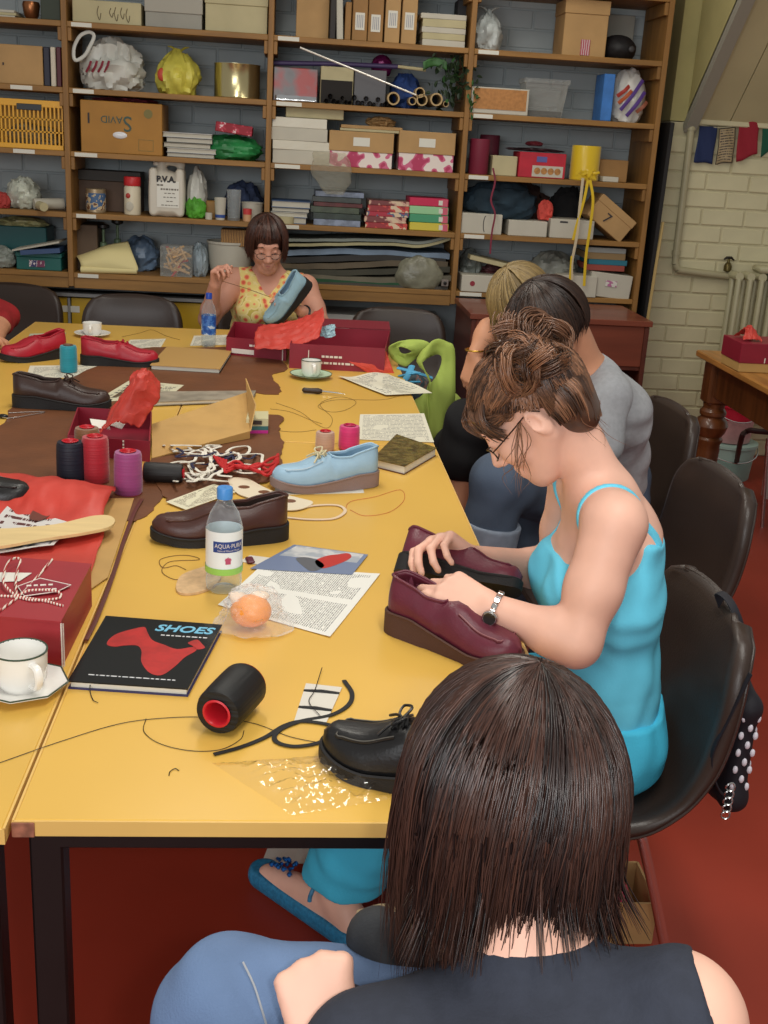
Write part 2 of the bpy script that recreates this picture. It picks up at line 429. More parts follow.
# flat painted wall above the brick, left of the sloping roof, and the cheek of the roof slope
XB = 1.985
mb = MB(); mb.box(((1.905 + 2.02) / 2, YWH + 0.22, 2.24), (0.115, 0.4, 1.0)); struct(mb.build('wall_pier', m_olive, smooth=0))
mb = MB(); L = 1.3
mb.add([(XB, YWH, 1.735), (XB, YWH - L, 1.735 + L), (XB, YWH, 1.735 + L), (XB + 0.03, YWH, 1.735), (XB + 0.03, YWH - L, 1.735 + L), (XB + 0.03, YWH, 1.735 + L)],
       [(0, 1, 2), (5, 4, 3), (0, 3, 4, 1), (1, 4, 5, 2), (2, 5, 3, 0)])
struct(mb.build('wall_cheek', m_olive, smooth=0))
ceil = MB(); s2 = math.sqrt(0.5)
def slope(x, d, off=0.0): return np.array([x, YWH - d * s2 - off * s2, 1.735 + d * s2 - off * s2])   # d up the slope, off below its face
def slope_box(mbx, xa, xb, d0, d1, t0, t1):
    V = [slope(x, d, o) for x in (xa, xb) for d in (d0, d1) for o in (t0, t1)]
    mbx.add(V, [(0, 1, 3, 2), (4, 6, 7, 5), (0, 4, 5, 1), (2, 3, 7, 6), (0, 2, 6, 4), (1, 5, 7, 3)])
slope_box(ceil, XB, 3.2, -0.03, 1.85, -0.04, -0.004)
ceiling = struct(ceil.build('ceiling', m_creamj, smooth=0))
x = XB + 0.02
while x < 3.1:
    pl = MB(); slope_box(pl, x, x + 0.194, -0.01, 1.85, -0.006, 0.006); pl.build('plank', m_ceil, ceiling, smooth=0); x += 0.2
tr = MB(); slope_box(tr, XB - 0.015, XB + 0.045, -0.02, 1.85, 0.004, 0.05); struct(tr.build('trim_1', mat('grey_trim', (150, 146, 132), 0.6), smooth=0))
tr = MB(); tr.box((2.6, YWH - 0.012, 1.742), (1.2, 0.03, 0.028), ch=0.004); struct(tr.build('trim_2', m_cream, smooth=0))

# ------------------------------------------------------------------ shelving
ZS = [0.857, 1.143, 1.427, 1.712, 2.0, 2.287]
PX = [-2.02, -1.07, -0.12, 0.83, 1.775]
shelving = thing('shelving_unit', 'tall wooden shelving in open bays, crammed with craft supplies, against the blue-grey wall', 'shelving', (0.35, YF, 0.0))
def sh(p): return np.array(p, float) - np.array([0.35, YF, 0])
for x in PX:
    bp_('upright', m_wood, shelving, sh((x, YF + 0.20, 1.62)), (0.026, 0.40, 1.66), ch=0.002)
m_lab = mat('paper_label', (214, 212, 200), 0.6)
rng = random.Random(4)
for bay in range(4):
    xa, xb = PX[bay] + 0.013, PX[bay + 1] - 0.013
    for k, z in enumerate(ZS):
        mb = MB(); mb.box(sh(((xa + xb) / 2, YF + 0.20, z - 0.0125)), (xb - xa, 0.39, 0.025), ch=0.002)
        o = mb.build('shelf', m_woodh, shelving, smooth=0)
        if bay and k in (0, 1, 2, 3, 4):
            lb = MB(); w = rng.uniform(0.09, 0.13); lb.box(sh((xa + 0.02 + w / 2, YF + 0.0045, z - 0.013)), (w, 0.002, 0.018)); lb.build('shelf_label', m_lab, o, smooth=0)
        if bay == 0 and k in (2, 3):
            lb = MB(); lb.box(sh((xb - 0.19, YF + 0.0045, z - 0.013)), (0.10, 0.002, 0.018)); lb.build('shelf_label', m_lab, o, smooth=0)
        if k:
            for xx, s in ((xa, 1), (xb, -1)):
                cl = MB(); cl.box(sh((xx + s * 0.009, YF + 0.16, z - 0.055)), (0.018, 0.30, 0.058), ch=0.002); cl.build('cleat', m_wood, shelving, smooth=0)
    mb = MB(); mb.box(sh(((xa + xb) / 2, YF + 0.02, 0.812)), (xb - xa, 0.02, 0.062), ch=0.002)
    if bay < 3: mb.build('apron', m_woodh, shelving, smooth=0)
# dark panel standing in for the gap's shade, and stick, beside the pier
mb = MB(); mb.box((1.835, YF + 0.17, 0.95), (0.02, 0.38, 1.55), R=rotm(0, 0.012, 0), ch=0.003)
tag(mb.build('gap_shade_panel', mat('gap_shade', (26, 24, 24), 0.6), smooth=0), 'narrow black panel standing in for the dark gap between shelving end and white wall', 'board')
mb = MB(); mb.tube([(1.78, 5.60, 0.0), (1.865, 5.75, 1.25)], 0.008, 6)
tag(mb.build('wooden_stick', mat('pale_stick', (176, 150, 96), 0.6)), 'thin pale wooden stick leaning beside the shelving end', 'stick')

# yellow cupboards under the shelves
m_yel = mat('yellow_door', (196, 158, 34), 0.45, var=0.05, scale=3)
m_grey = mat('grey_rail', (150, 150, 148), 0.4)
m_dark = mat('dark_recess', (34, 30, 28), 0.8)
cup = thing('base_cupboard', 'long low cupboard with yellow sliding doors under the wooden shelves', 'cupboard', (-0.6, YF + 0.1, 0))
def cu(p): return np.array(p, float) - np.array([-0.6, YF + 0.1, 0])
bp_('carcass', m_dark, cup, cu((-0.95, YF + 0.27, 0.36)), (2.06, 0.30, 0.72), ch=0.003)
bp_('top_rail', m_grey, cup, cu((-0.95, YF + 0.10, 0.738)), (2.06, 0.06, 0.018), ch=0.002)
xs = [-1.95, -1.52, -1.1, -0.74, -0.33, 0.10]
for i in range(5):
    xa, xb = xs[i], xs[i + 1]
    d = bp_('door', m_yel, cup, cu(((xa + xb) / 2, YF + 0.105, 0.37)), (xb - xa - 0.02, 0.016, 0.70), ch=0.002)
    if i in (2,):
        p = Py(71, 309, YF + 0.096); l = MB(); l.box(cu(p), (0.085, 0.002, 0.032)); l.build('door_label', m_lab, d, smooth=0)
    bp_('divider', m_grey, cup, cu((xb, YF + 0.098, 0.37)), (0.012, 0.022, 0.70))
# open recess with a white board and a blue crate right of the seated woman
mb = MB(); a = Py(322, 307, YF + 0.12); b = Py(458, 314, YF + 0.12); mb.box((0.47, YF + 0.25, 0.66), (0.64, 0.30, 0.075), ch=0.002)
tag(mb.build('flat_white_box', mat('white_plank', (200, 200, 196), 0.5), smooth=0), 'long flat white box lying on the blue crate behind the black chair', 'box')
mb = MB(); mb.box((0.47, YF + 0.3, 0.31), (0.66, 0.3, 0.62), ch=0.004)
tag(mb.build('blue_crate', mat('blue_crate_plastic', (96, 112, 134), 0.5), smooth=0), 'greyish blue storage crate under the shelves behind the empty black chair', 'crate')
# mahogany cabinet in the right bay
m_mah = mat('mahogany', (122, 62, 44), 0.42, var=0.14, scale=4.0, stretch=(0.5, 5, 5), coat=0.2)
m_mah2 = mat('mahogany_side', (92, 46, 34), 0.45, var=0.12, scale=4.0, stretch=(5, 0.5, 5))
cab = thing('sideboard_cabinet', 'reddish brown wooden cabinet in front of the right shelving bay', 'cabinet', (1.25, 5.45, 0))
def cb(p): return np.array(p, float) - np.array([1.25, 5.45, 0])
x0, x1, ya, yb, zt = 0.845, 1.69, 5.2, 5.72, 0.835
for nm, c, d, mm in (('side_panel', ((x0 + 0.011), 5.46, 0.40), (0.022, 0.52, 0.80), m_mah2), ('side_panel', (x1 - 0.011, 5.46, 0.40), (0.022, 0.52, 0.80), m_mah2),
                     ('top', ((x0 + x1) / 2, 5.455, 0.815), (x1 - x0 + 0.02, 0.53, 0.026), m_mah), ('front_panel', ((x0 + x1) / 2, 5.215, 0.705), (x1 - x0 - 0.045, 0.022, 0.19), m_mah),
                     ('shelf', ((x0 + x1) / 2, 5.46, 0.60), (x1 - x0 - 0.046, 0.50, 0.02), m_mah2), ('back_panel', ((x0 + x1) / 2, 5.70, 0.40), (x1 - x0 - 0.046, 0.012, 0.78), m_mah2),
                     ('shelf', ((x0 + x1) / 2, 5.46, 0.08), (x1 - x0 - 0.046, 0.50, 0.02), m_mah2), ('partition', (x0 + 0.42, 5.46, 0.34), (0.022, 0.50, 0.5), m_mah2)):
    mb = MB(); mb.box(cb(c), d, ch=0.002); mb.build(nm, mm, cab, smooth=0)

# ------------------------------------------------------------------ pipe, radiator, flags on the white wall
m_pipe = mat('painted_pipe', (168, 160, 128), 0.45, var=0.05)
a = Py(692, 122, YWH - 0.03); b = Py(675, 262, YWH - 0.03); c = Py(733, 277, YWH - 0.03)
pts = [a, a + (b - a) * 0.5, b + [0, 0, 0.03], b + [0.004, 0, -0.01], b + [0.02, 0, -0.035], b + [0.05, 0, -0.042], c]
pp = thing('heating_pipe', 'cream painted heating pipe running down the white brick wall to the radiator', 'pipe', b)
tp_('pipe_run', m_pipe, pp, local(pp, np.vstack([catmull(pts, 6)])), 0.0185, 12)
for q in (a + (b - a) * 0.04, a + (b - a) * 0.93):
    k = MB(); k.lathe([(0.0225, -0.012), (0.0225, 0.012)], 12, local(pp, q)[0]); k.build('coupling', m_pipe, pp)
rad = thing('radiator', 'cream cast iron column radiator on the white brick wall', 'radiator', (2.75, YWH - 0.1, 0.25))
m_rad = mat('radiator_paint', (186, 180, 146), 0.4, var=0.04)
v0 = Py(731, 284, YWH - 0.10); x = v0[0] + 0.02
while x < 3.1:
    mb = MB()
    for dy in (-0.045, 0.045):
        mb.tube(local(rad, catmull([(x, YWH - 0.10 + dy, 0.30), (x, YWH - 0.10 + dy, 0.60), (x, YWH - 0.10 + dy, 0.985)], 4)), 0.014, 8, flat=(1, 1.25))
    for zz in (0.29, 0.995):
        mb.tube(local(rad, [(x, YWH - 0.155, zz), (x, YWH - 0.045, zz)]), 0.022, 10)
    mb.build('column', m_rad, rad); x += 0.062
mb = MB(); mb.box(local(rad, ((2.80, YWH - 0.10, 1.035)))[0], (0.75, 0.13, 0.035), ch=0.012); mb.build('top_cover', m_rad, rad)
vv = thing('radiator_valve', 'small brass radiator valve with a dark lever handle', 'valve', Py(727, 272, YWH - 0.03))
lp_('body', mat('old_brass', (96, 84, 46), 0.4, metal=0.7), vv, [(0.010, 0), (0.020, 0.006), (0.021, 0.03), (0.014, 0.045), (0.008, 0.05), (0.006, 0.068)], 14)
tp_('handle', mat('dark_iron', (50, 44, 40), 0.5, metal=0.5), vv, [(-0.026, 0, 0.064), (-0.012, 0, 0.074), (0.012, 0, 0.075), (0.028, 0, 0.062)], [0.004, 0.007, 0.007, 0.004], 8, flat=(1, 1.6))

FL = [('blue', [(699.5, 126), (717.5, 126.5), (712.5, 164), (694, 162)], mat('flag_blue', (30, 44, 84), 0.8, bump=0.2, bscale=90), 'dark blue cloth prayer flag on the white wall beside the pipe'),
      ('print', [(720, 129), (735.5, 127.5), (732.5, 162), (716, 164)], None, 'beige prayer flag covered in dark printed script, between blue and red flags'),
      ('red', [(739, 121), (760, 115), (757, 154), (736, 162)], mat('flag_red', (150, 30, 46), 0.8, bump=0.2, bscale=90), 'crimson cloth prayer flag hanging between beige and green flags'),
      ('green', [(763, 112), (784, 103), (781, 146), (761, 157)], mat('flag_green', (24, 84, 62), 0.8, bump=0.2, bscale=90), 'green cloth prayer flag at the end next to the crimson one')]
m_pr = text_mat('flag_print', paper=(168, 148, 112), ink=(70, 60, 52), lines=13, margin=0.07, gaps=0.2, freq=26)
for nm, cs, mm, lab in FL:
    P = [Py(*c, YWH - 0.025) for c in cs]; base = P[3]
    fl = thing('prayer_flag', lab, 'flag', base, group='prayer flags on the white wall')
    def fn(u, v, P=P, base=base, s=len(nm)):
        t = P[0] * (1 - u) + P[1] * u; b_ = P[3] * (1 - u) + P[2] * u; p = b_ * (1 - v) + t * v
        p = p + np.array([0.004 * math.sin(v * 5 + s), 0.006 * math.sin(u * 7 + v * 4 + s), 0.003 * math.sin(u * 6 + s) * (1 - v)]); return p - base
    mb = MB(); mb.grid(fn, 10, 12); mb.build('cloth', mm or m_pr, fl, smooth=180, solid=0.0012, off=0)
    if nm == 'print':
        ed = MB(); ring = [fn(0, v) for v in np.linspace(0, 1, 8)] + [fn(u, 1) for u in np.linspace(0.1, 1, 6)] + [fn(1, v) for v in np.linspace(0.9, 0, 8)] + [fn(u, 0) for u in np.linspace(0.9, 0.1, 6)]
        ed.tube(ring, 0.0025, 5, closed=True); ed.build('border', mat('flag_border', (60, 50, 44), 0.8), fl)
mb = MB(); mb.tube(catmull([Py(*q, YWH - 0.02) for q in ((695, 124), (718, 127.5), (737, 125), (762, 113), (790, 101))], 6), 0.0022, 5)
tag(mb.build('flag_string', mat('flag_cord', (190, 180, 150), 0.7)), 'pale cord stringing the prayer flags across the white wall', 'cord')

# ------------------------------------------------------------------ old wooden table at the right wall
m_oak = mat('old_oak', (96, 54, 26), 0.35, var=0.25, scale=6.0, stretch=(5, 5, 0.8), coat=0.3)
m_oakt = mat('old_oak_top', (172, 118, 58), 0.38, var=0.18, scale=5.0, stretch=(6, 0.7, 6), coat=0.2)
ot = thing('oak_table', 'old dark wooden table with a fat turned leg beside the white wall', 'table', (2.6, 4.0, 0))
def od(p): return np.array(p, float) - np.array([2.6, 4.0, 0])
for i in range(8):
    mb = MB(); w = 1.55 / 8; mb.box(od((1.80 + w * (i + 0.5), 3.98, 0.748)), (w - 0.003, 1.76, 0.028), ch=0.005); mb.build('plank', m_oakt, ot, smooth=0)
for (c, d) in (((1.87, 3.98, 0.655), (0.03, 1.5, 0.15)), ((2.57, 4.76, 0.655), (1.4, 0.03, 0.15)), ((2.57, 3.2, 0.655), (1.4, 0.03, 0.15))):
    bp_('apron', m_oak, ot, od(c), d, ch=0.004)
prof = [(0.030, 0.0), (0.038, 0.02), (0.046, 0.06), (0.036, 0.09), (0.040, 0.12), (0.046, 0.20), (0.052, 0.33), (0.050, 0.36), (0.058, 0.375), (0.058, 0.385), (0.050, 0.395), (0.066, 0.42), (0.074, 0.445), (0.066, 0.47), (0.050, 0.485), (0.058, 0.495), (0.058, 0.51), (0.046, 0.525), (0.048, 0.545)]
lx, ly = 1.885, 4.77
for (x, y) in ((lx, ly), (3.25, ly), (lx, 3.2), (3.25, 3.2)):
    mb = MB(); mb.lathe(prof, 20, od((x, y, 0))); mb.box(od((x, y, 0.64)), (0.105, 0.105, 0.195), ch=0.012); mb.build('leg', m_oak, ot, smooth=35)

# ------------------------------------------------------------------ yellow work tables
m_tab = mat('yellow_laminate', (222, 177, 82), 0.30, var=0.035, scale=2.2, bump=0.02, bscale=150, spec=0.45)
m_tabe = mat('yellow_edge', (226, 184, 104), 0.4, var=0.04)
m_blk = mat('black_steel', (18, 17, 17), 0.38, var=0.1)
def make_table(w, l, wear):
    t = thing('work_table', '', 'table')
    bp_('top', m_tab, t, (0, 0, ZT - 0.0105), (w - 0.006, l - 0.006, 0.021), ch=0.0015)
    mb = MB()
    for s in (-1, 1):
        mb.box((0, s * (l / 2 - 0.0015), ZT - 0.0115), (w, 0.003, 0.021)); mb.box((s * (w / 2 - 0.0015), 0, ZT - 0.0115), (0.003, l, 0.021))
    mb.build('edge_strip', m_tabe, t, smooth=0)
    for s in (-1, 1):
        bp_('rail', m_blk, t, (0, s * (l / 2 - 0.03), ZT - 0.036), (w - 0.05, 0.028, 0.03), ch=0.002)
        bp_('rail', m_blk, t, (s * (w / 2 - 0.04), 0, ZT - 0.036), (0.028, l - 0.08, 0.03), ch=0.002)
        for q in (-1, 1):
            lg = bp_('leg', m_blk, t, (s * (w / 2 - 0.037), q * (l / 2 - 0.037), (ZT - 0.021) / 2), (0.042, 0.042, ZT - 0.021), ch=0.003)
    return t
TW, TL = 0.752, 1.866
tb = make_table(TW, TL, 1)
TXR, TXL = -0.324 + TW / 2 + 0.002, -0.324 - TW / 2 - 0.002
tb.location = (TXR, 1.238 + TL / 2, 0); tb['label'] = 'yellow topped work table under the black thread cone and the shoes book'; tb['group'] = 'yellow work tables'
dup(tb, (TXR, 1.238 + TL * 1.5 + 0.004, 0), label='yellow topped work table under the light blue shoe and the thick red boxes')
dup(tb, (TXL, 1.220 + TL / 2, 0), label='yellow topped work table under the white cup and the tied gift box')
dup(tb, (TXL, 1.220 + TL * 1.5 + 0.004, 0), label='yellow topped work table under the two bright red shoes')
# chipped front corner of the nearest table
wc = MB(); wc.box((-TW / 2 + 0.014, -TL / 2 - 0.0008, ZT - 0.0125), (0.028, 0.003, 0.021), ch=0.001); wc.build('chipped_corner', mat('worn_chipboard', (150, 96, 74), 0.8, var=0.3, scale=60), tb, label='worn chipped corner of the edge')

# ------------------------------------------------------------------ plastic shell chairs
m_chair = mat('brown_black_plastic', (56, 44, 38), 0.36, var=0.08, scale=4, bump=0.12, bscale=220)
m_chr = mat('chrome', (205, 205, 205), 0.14, metal=1.0)
PROF = [(0.245, 0.800), (0.235, 0.70), (0.222, 0.60), (0.205, 0.52), (0.175, 0.455), (0.12, 0.425), (0.04, 0.42), (-0.06, 0.428), (-0.14, 0.434), (-0.19, 0.430), (-0.215, 0.415)]
def make_chair():
    """faces local -x; origin on the floor under the seat centre"""
    t = thing('plastic_chair', '', 'chair')
    C_ = catmull([(x, 0, z) for x, z in PROF], 5); N = len(C_) - 1
    tg = np.gradient(C_, axis=0); tg /= np.linalg.norm(tg, axis=1, keepdims=True); nrm = np.stack([-tg[:, 2], 0 * tg[:, 0], tg[:, 0]], 1)
    nrm *= np.where(nrm[:, 2:3] + -nrm[:, 0:1] > 0, 1, -1)      # towards the sitter
    def fn(u, v):
        f = u * N; i = min(int(f), N - 1); k = f - i; p = C_[i] * (1 - k) + C_[i + 1] * k; n_ = nrm[i] * (1 - k) + nrm[i + 1] * k
        w = 0.222 + 0.012 * math.sin(u * math.pi)
        e = min(u / 0.16, 1.0); w *= 0.62 + 0.38 * math.sqrt(max(0, 1 - (1 - e) ** 2.4)) if e < 1 else 1
        e2 = min((1 - u) / 0.12, 1.0); w *= 0.86 + 0.14 * math.sqrt(max(0, 1 - (1 - e2) ** 2))
        t_ = 2 * v - 1; a = abs(t_)
        bend = math.exp(-((u - 0.42) / 0.13) ** 2)
        dish = (0.030 + 0.028 * bend) * a ** 3.0
        lip = -(a - 0.84) / 0.16 * 0.036 if a > 0.84 else 0.0
        sy_ = math.copysign(min(a, 0.84) / 0.84 * w + max(0, a - 0.84) * 0.03, t_)
        p = p + n_ * (dish + lip) + np.array([0, sy_, 0])
        if u < 0.1: p = p + np.array([0.05 * (1 - u / 0.1) ** 2 * 0.35, 0, -0.014 * t_ * t_ * (1 - u / 0.1)])
        return p
    mb = MB(); mb.grid(fn, 44, 30); mb.build('seat_shell', m_chair, t, smooth=180, solid=0.006, off=-1)
    # rim bead
    ring = [fn(0, v) for v in np.linspace(0, 1, 20)] + [fn(u, 1) for u in np.linspace(0.02, 1, 34)] + [fn(1, v) for v in np.linspace(0.95, 0, 16)] + [fn(u, 0) for u in np.linspace(0.98, 0.02, 34)]
    tp_('rim', m_chair, t, np.array(ring) + [0.0, 0, -0.001], 0.0065, 6, closed=True)
    for s in (-1, 1):
        for (xa, xb) in ((-0.12, -0.20), (0.10, 0.23)):
            mb = MB(); y = s * 0.17
            mb.tube(catmull([(0.0, y, 0.403), (xa * 0.8, y, 0.403), (xa * 1.08, y, 0.392), (xa + (xb - xa) * 0.22, y + s * 0.008, 0.35), (xb, y + s * 0.035, 0.012)], 6), 0.0105, 10)
            l = mb.build('leg', m_chr, t)
            f = MB(); f.lathe([(0.013, 0.0), (0.014, 0.012), (0.012, 0.022)], 10, (xb, y + s * 0.035, 0)); f.build('rubber_foot', m_blk, l)
    mb = MB()
    for x in (-0.08, 0.07): mb.tube([(x, -0.175, 0.403), (x, 0.175, 0.403)], 0.010, 8)
    mb.build('cross_tube', m_chr, t)
    return t
ch = make_chair()
ch.location = (0.555, 1.915, 0); ch.rotation_euler = (0, 0, 0.0); ch['label'] = 'dark brown plastic chair holding the woman in turquoise, polka dot bag on its back'; ch['group'] = 'plastic shell chairs'
dup(ch, (0.885, 2.74, 0), 0.06, 'empty dark brown plastic chair between the turquoise woman and the grey shirted person')
dup(ch, (1.01, 3.52, 0), 0.10, 'dark brown plastic chair behind the person in the grey T-shirt')
dup(ch, (-0.735, 5.22, 0), -1.57 + 3.1416, 'empty dark plastic chair facing the far white cup')
dup(ch, (0.515, 5.20, 0), 1.52, 'empty dark plastic chair by the green bag at the table end')
dup(ch, (-1.36, 5.42, 0), 1.40, 'dark plastic chair standing at the far table corner beyond the red shoes')
dup(ch, (-0.115, 5.34, 0), 1.57, 'dark plastic chair under the woman in the floral top')
dup(ch, (0.20, 0.62, 0), 2.6, 'dark plastic chair under the person in jeans and navy T-shirt')
dup(ch, (0.95, 4.05, 0), 0.1, 'dark plastic chair under the fair haired person in black')
# ================================================================== PEOPLE: signed-distance bodies meshed by surface nets
A3 = lambda *p: np.array(p, float)
def unit(v): v = np.array(v, float); return v / (np.linalg.norm(v) + 1e-12)
class SDF:
    def __init__(s): s.ops = []
    def cap(s, a, b, ra, rb=None, k=0.02, n=None, sc=1.0, op='u'):
        s.ops.append((op, 'cap', k, (np.array(a, float), np.array(b, float), ra, ra if rb is None else rb, None if n is None else unit(n), sc))); return s
    def ell(s, c, r, R=None, k=0.015, op='u'):
        r = np.full(3, r, float) if np.isscalar(r) else np.array(r, float)
        s.ops.append((op, 'ell', k, (np.array(c, float), r, np.eye(3) if R is None else np.array(R, float)))); return s
    def plane(s, p, n, op='i'):
        """keep the side that n points away from"""
        s.ops.append((op, 'pl', 0, (np.array(p, float), unit(n)))); return s
    def chain(s, pts, rs, k=0.02, n=None, sc=1.0):
        for i in range(len(pts) - 1): s.cap(pts[i], pts[i + 1], rs[i], rs[i + 1], k, n, sc)
        return s
    def copy(s, infl=0.0):
        t = SDF()
        for op, ty, k, p in s.ops:
            if op == 'u' and infl:
                if ty == 'cap': p = (p[0], p[1], p[2] + infl, p[3] + infl, p[4], p[5])
                if ty == 'ell': p = (p[0], p[1] + infl, p[2])
            t.ops.append((op, ty, k, p))
        return t
    def mesh(s, h=0.005, wr=None):
        lo = np.full(3, 1e9); hi = -lo; ext = []
        for op, ty, k, p in s.ops:
            if ty == 'cap':
                e = max(p[2], p[3]) / min(1.0, p[5]) ; a = np.minimum(p[0], p[1]) - e; b = np.maximum(p[0], p[1]) + e
            elif ty == 'ell': e = p[1].max(); a = p[0] - e; b = p[0] + e
            else: a = b = None
            ext.append((a, b))
            if op == 'u': lo = np.minimum(lo, a); hi = np.maximum(hi, b)
        lo -= 4 * h; hi += 4 * h
        N = np.ceil((hi - lo) / h).astype(int) + 1
        ax = [(lo[i] + h * np.arange(N[i])).astype(np.float32) for i in range(3)]
        D = np.full(N, 1.0, np.float32)
        for (op, ty, k, p), (a, b) in zip(s.ops, ext):
            if a is None: sl = (slice(None),) * 3
            else:
                m = k + 3 * h
                i0 = np.clip(np.floor((a - m - lo) / h).astype(int), 0, N - 1); i1 = np.clip(np.ceil((b + m - lo) / h).astype(int) + 1, 1, N)
                if (i1 <= i0).any(): continue
                sl = tuple(slice(i0[q], i1[q]) for q in range(3))
            X = ax[0][sl[0]][:, None, None]; Y = ax[1][sl[1]][None, :, None]; Z = ax[2][sl[2]][None, None, :]
            if ty == 'cap':
                A_, B_, ra, rb, n, sc = p; ba = B_ - A_; px, py, pz = X - A_[0], Y - A_[1], Z - A_[2]
                t = np.clip((px * ba[0] + py * ba[1] + pz * ba[2]) / max(ba @ ba, 1e-9), 0, 1)
                qx, qy, qz = px - t * ba[0], py - t * ba[1], pz - t * ba[2]
                if n is not None:
                    dn = (qx * n[0] + qy * n[1] + qz * n[2]) * (sc - 1); qx = qx + dn * n[0]; qy = qy + dn * n[1]; qz = qz + dn * n[2]
                d = np.sqrt(qx * qx + qy * qy + qz * qz) - (ra + (rb - ra) * t)
            elif ty == 'ell':
                c, r, R = p; px, py, pz = X - c[0], Y - c[1], Z - c[2]
                q = [(px * R[0, i] + py * R[1, i] + pz * R[2, i]) / r[i] for i in range(3)]
                k0 = np.sqrt(q[0] ** 2 + q[1] ** 2 + q[2] ** 2) + 1e-6; k1 = np.sqrt((q[0] / r[0]) ** 2 + (q[1] / r[1]) ** 2 + (q[2] / r[2]) ** 2) + 1e-6
                d = k0 * (k0 - 1) / k1
            else:
                P_, n = p; d = (X - P_[0]) * n[0] + (Y - P_[1]) * n[1] + (Z - P_[2]) * n[2]
            S = D[sl]
            if op == 'u':
                hh = np.maximum(k - np.abs(S - d), 0) / max(k, 1e-6); D[sl] = np.minimum(S, d) - hh * hh * k * 0.25
            elif op == 's':
                d = -d; hh = np.maximum(k - np.abs(S - d), 0) / max(k, 1e-6); D[sl] = np.maximum(S, d) + hh * hh * k * 0.25
            else: D[sl] = np.maximum(S, d)
        if wr:
            amp, sc = wr[:2]; X = ax[0][:, None, None]; Y = ax[1][None, :, None]; Z = ax[2][None, None, :]
            w = np.sin(sc * (X * 0.9 + Z * 0.6) + 2.2 * np.sin(sc * 0.43 * (Y - Z * 0.7))) * np.sin(sc * 0.71 * (Z * 1.1 - Y * 0.5) + 1.7 * np.sin(sc * 0.37 * X + 1.0))
            D += (amp * w).astype(np.float32)
        return nets(D, lo, h)
def nets(D, lo, h):
    ins = D < 0; N = np.array(D.shape)
    c = np.zeros(N - 1, np.int8)
    for i in (0, 1):
        for j in (0, 1):
            for k in (0, 1): c += ins[i:N[0] - 1 + i, j:N[1] - 1 + j, k:N[2] - 1 + k]
    act = (c > 0) & (c < 8); I = np.argwhere(act); idx = np.full(N - 1, -1, np.int64); idx[act] = np.arange(len(I))
    acc = np.zeros((len(I), 3)); cnt = np.zeros(len(I))
    cor = [(i, j, k) for i in (0, 1) for j in (0, 1) for k in (0, 1)]
    val = {q: D[I[:, 0] + q[0], I[:, 1] + q[1], I[:, 2] + q[2]] for q in cor}
    for q in cor:
        for a in range(3):
            if q[a] == 0:
                r = list(q); r[a] = 1; r = tuple(r); d0, d1 = val[q], val[r]; m = (d0 < 0) != (d1 < 0)
                t = np.where(m, d0 / np.where(m, d0 - d1, 1), 0); p = np.tile(np.array(q, float), (len(I), 1)); p[:, a] += t
                acc[m] += p[m]; cnt[m] += 1
    V = lo + h * (I + acc / cnt[:, None])
    F = []
    for a in range(3):
        b, e = (a + 1) % 3, (a + 2) % 3
        s0 = [slice(None)] * 3; s1 = [slice(None)] * 3; s0[a] = slice(0, -1); s1[a] = slice(1, None)
        A_, B_ = ins[tuple(s0)], ins[tuple(s1)]; E = np.argwhere(A_ != B_)
        E = E[(E[:, b] > 0) & (E[:, e] > 0) & (E[:, b] < N[b] - 1) & (E[:, e] < N[e] - 1)]
        def cell(db, de):
            q = E.copy(); q[:, b] += db; q[:, e] += de; return idx[q[:, 0], q[:, 1], q[:, 2]]
        Q = np.stack([cell(-1, -1), cell(0, -1), cell(0, 0), cell(-1, 0)], 1)
        fl = ~A_[E[:, 0], E[:, 1], E[:, 2]]; Q[fl] = Q[fl][:, ::-1]; F.append(Q)
    return V, np.vstack(F)
def npmesh(name, V, F, m, parent=None, tone=None):
    me = bpy.data.meshes.new(name); nf = len(F)
    me.vertices.add(len(V)); me.vertices.foreach_set('co', np.asarray(V, np.float32).ravel())
    me.loops.add(nf * 4); me.loops.foreach_set('vertex_index', np.asarray(F, np.int32).ravel())
    me.polygons.add(nf); me.polygons.foreach_set('loop_start', np.arange(0, nf * 4, 4, dtype=np.int32)); me.polygons.foreach_set('loop_total', np.full(nf, 4, np.int32))
    me.update(calc_edges=True); me.validate(); me.shade_smooth()
    for mm in (m if isinstance(m, (list, tuple)) else [m]): me.materials.append(mm)
    o = bpy.data.objects.new(name, me); COL.objects.link(o)
    if parent is not None: o.parent = parent
    if tone is not None:
        at = me.attributes.new('tone', 'FLOAT', 'POINT'); at.data.foreach_set('value', np.asarray(tone, np.float32))
    return o
def sdf_part(name, S, m, root, h=0.005, wr=None, label=None):
    V, F = S.mesh(h, wr); o = npmesh(name, local(root, V), F, m, root)
    if label: o['label'] = label
    return o

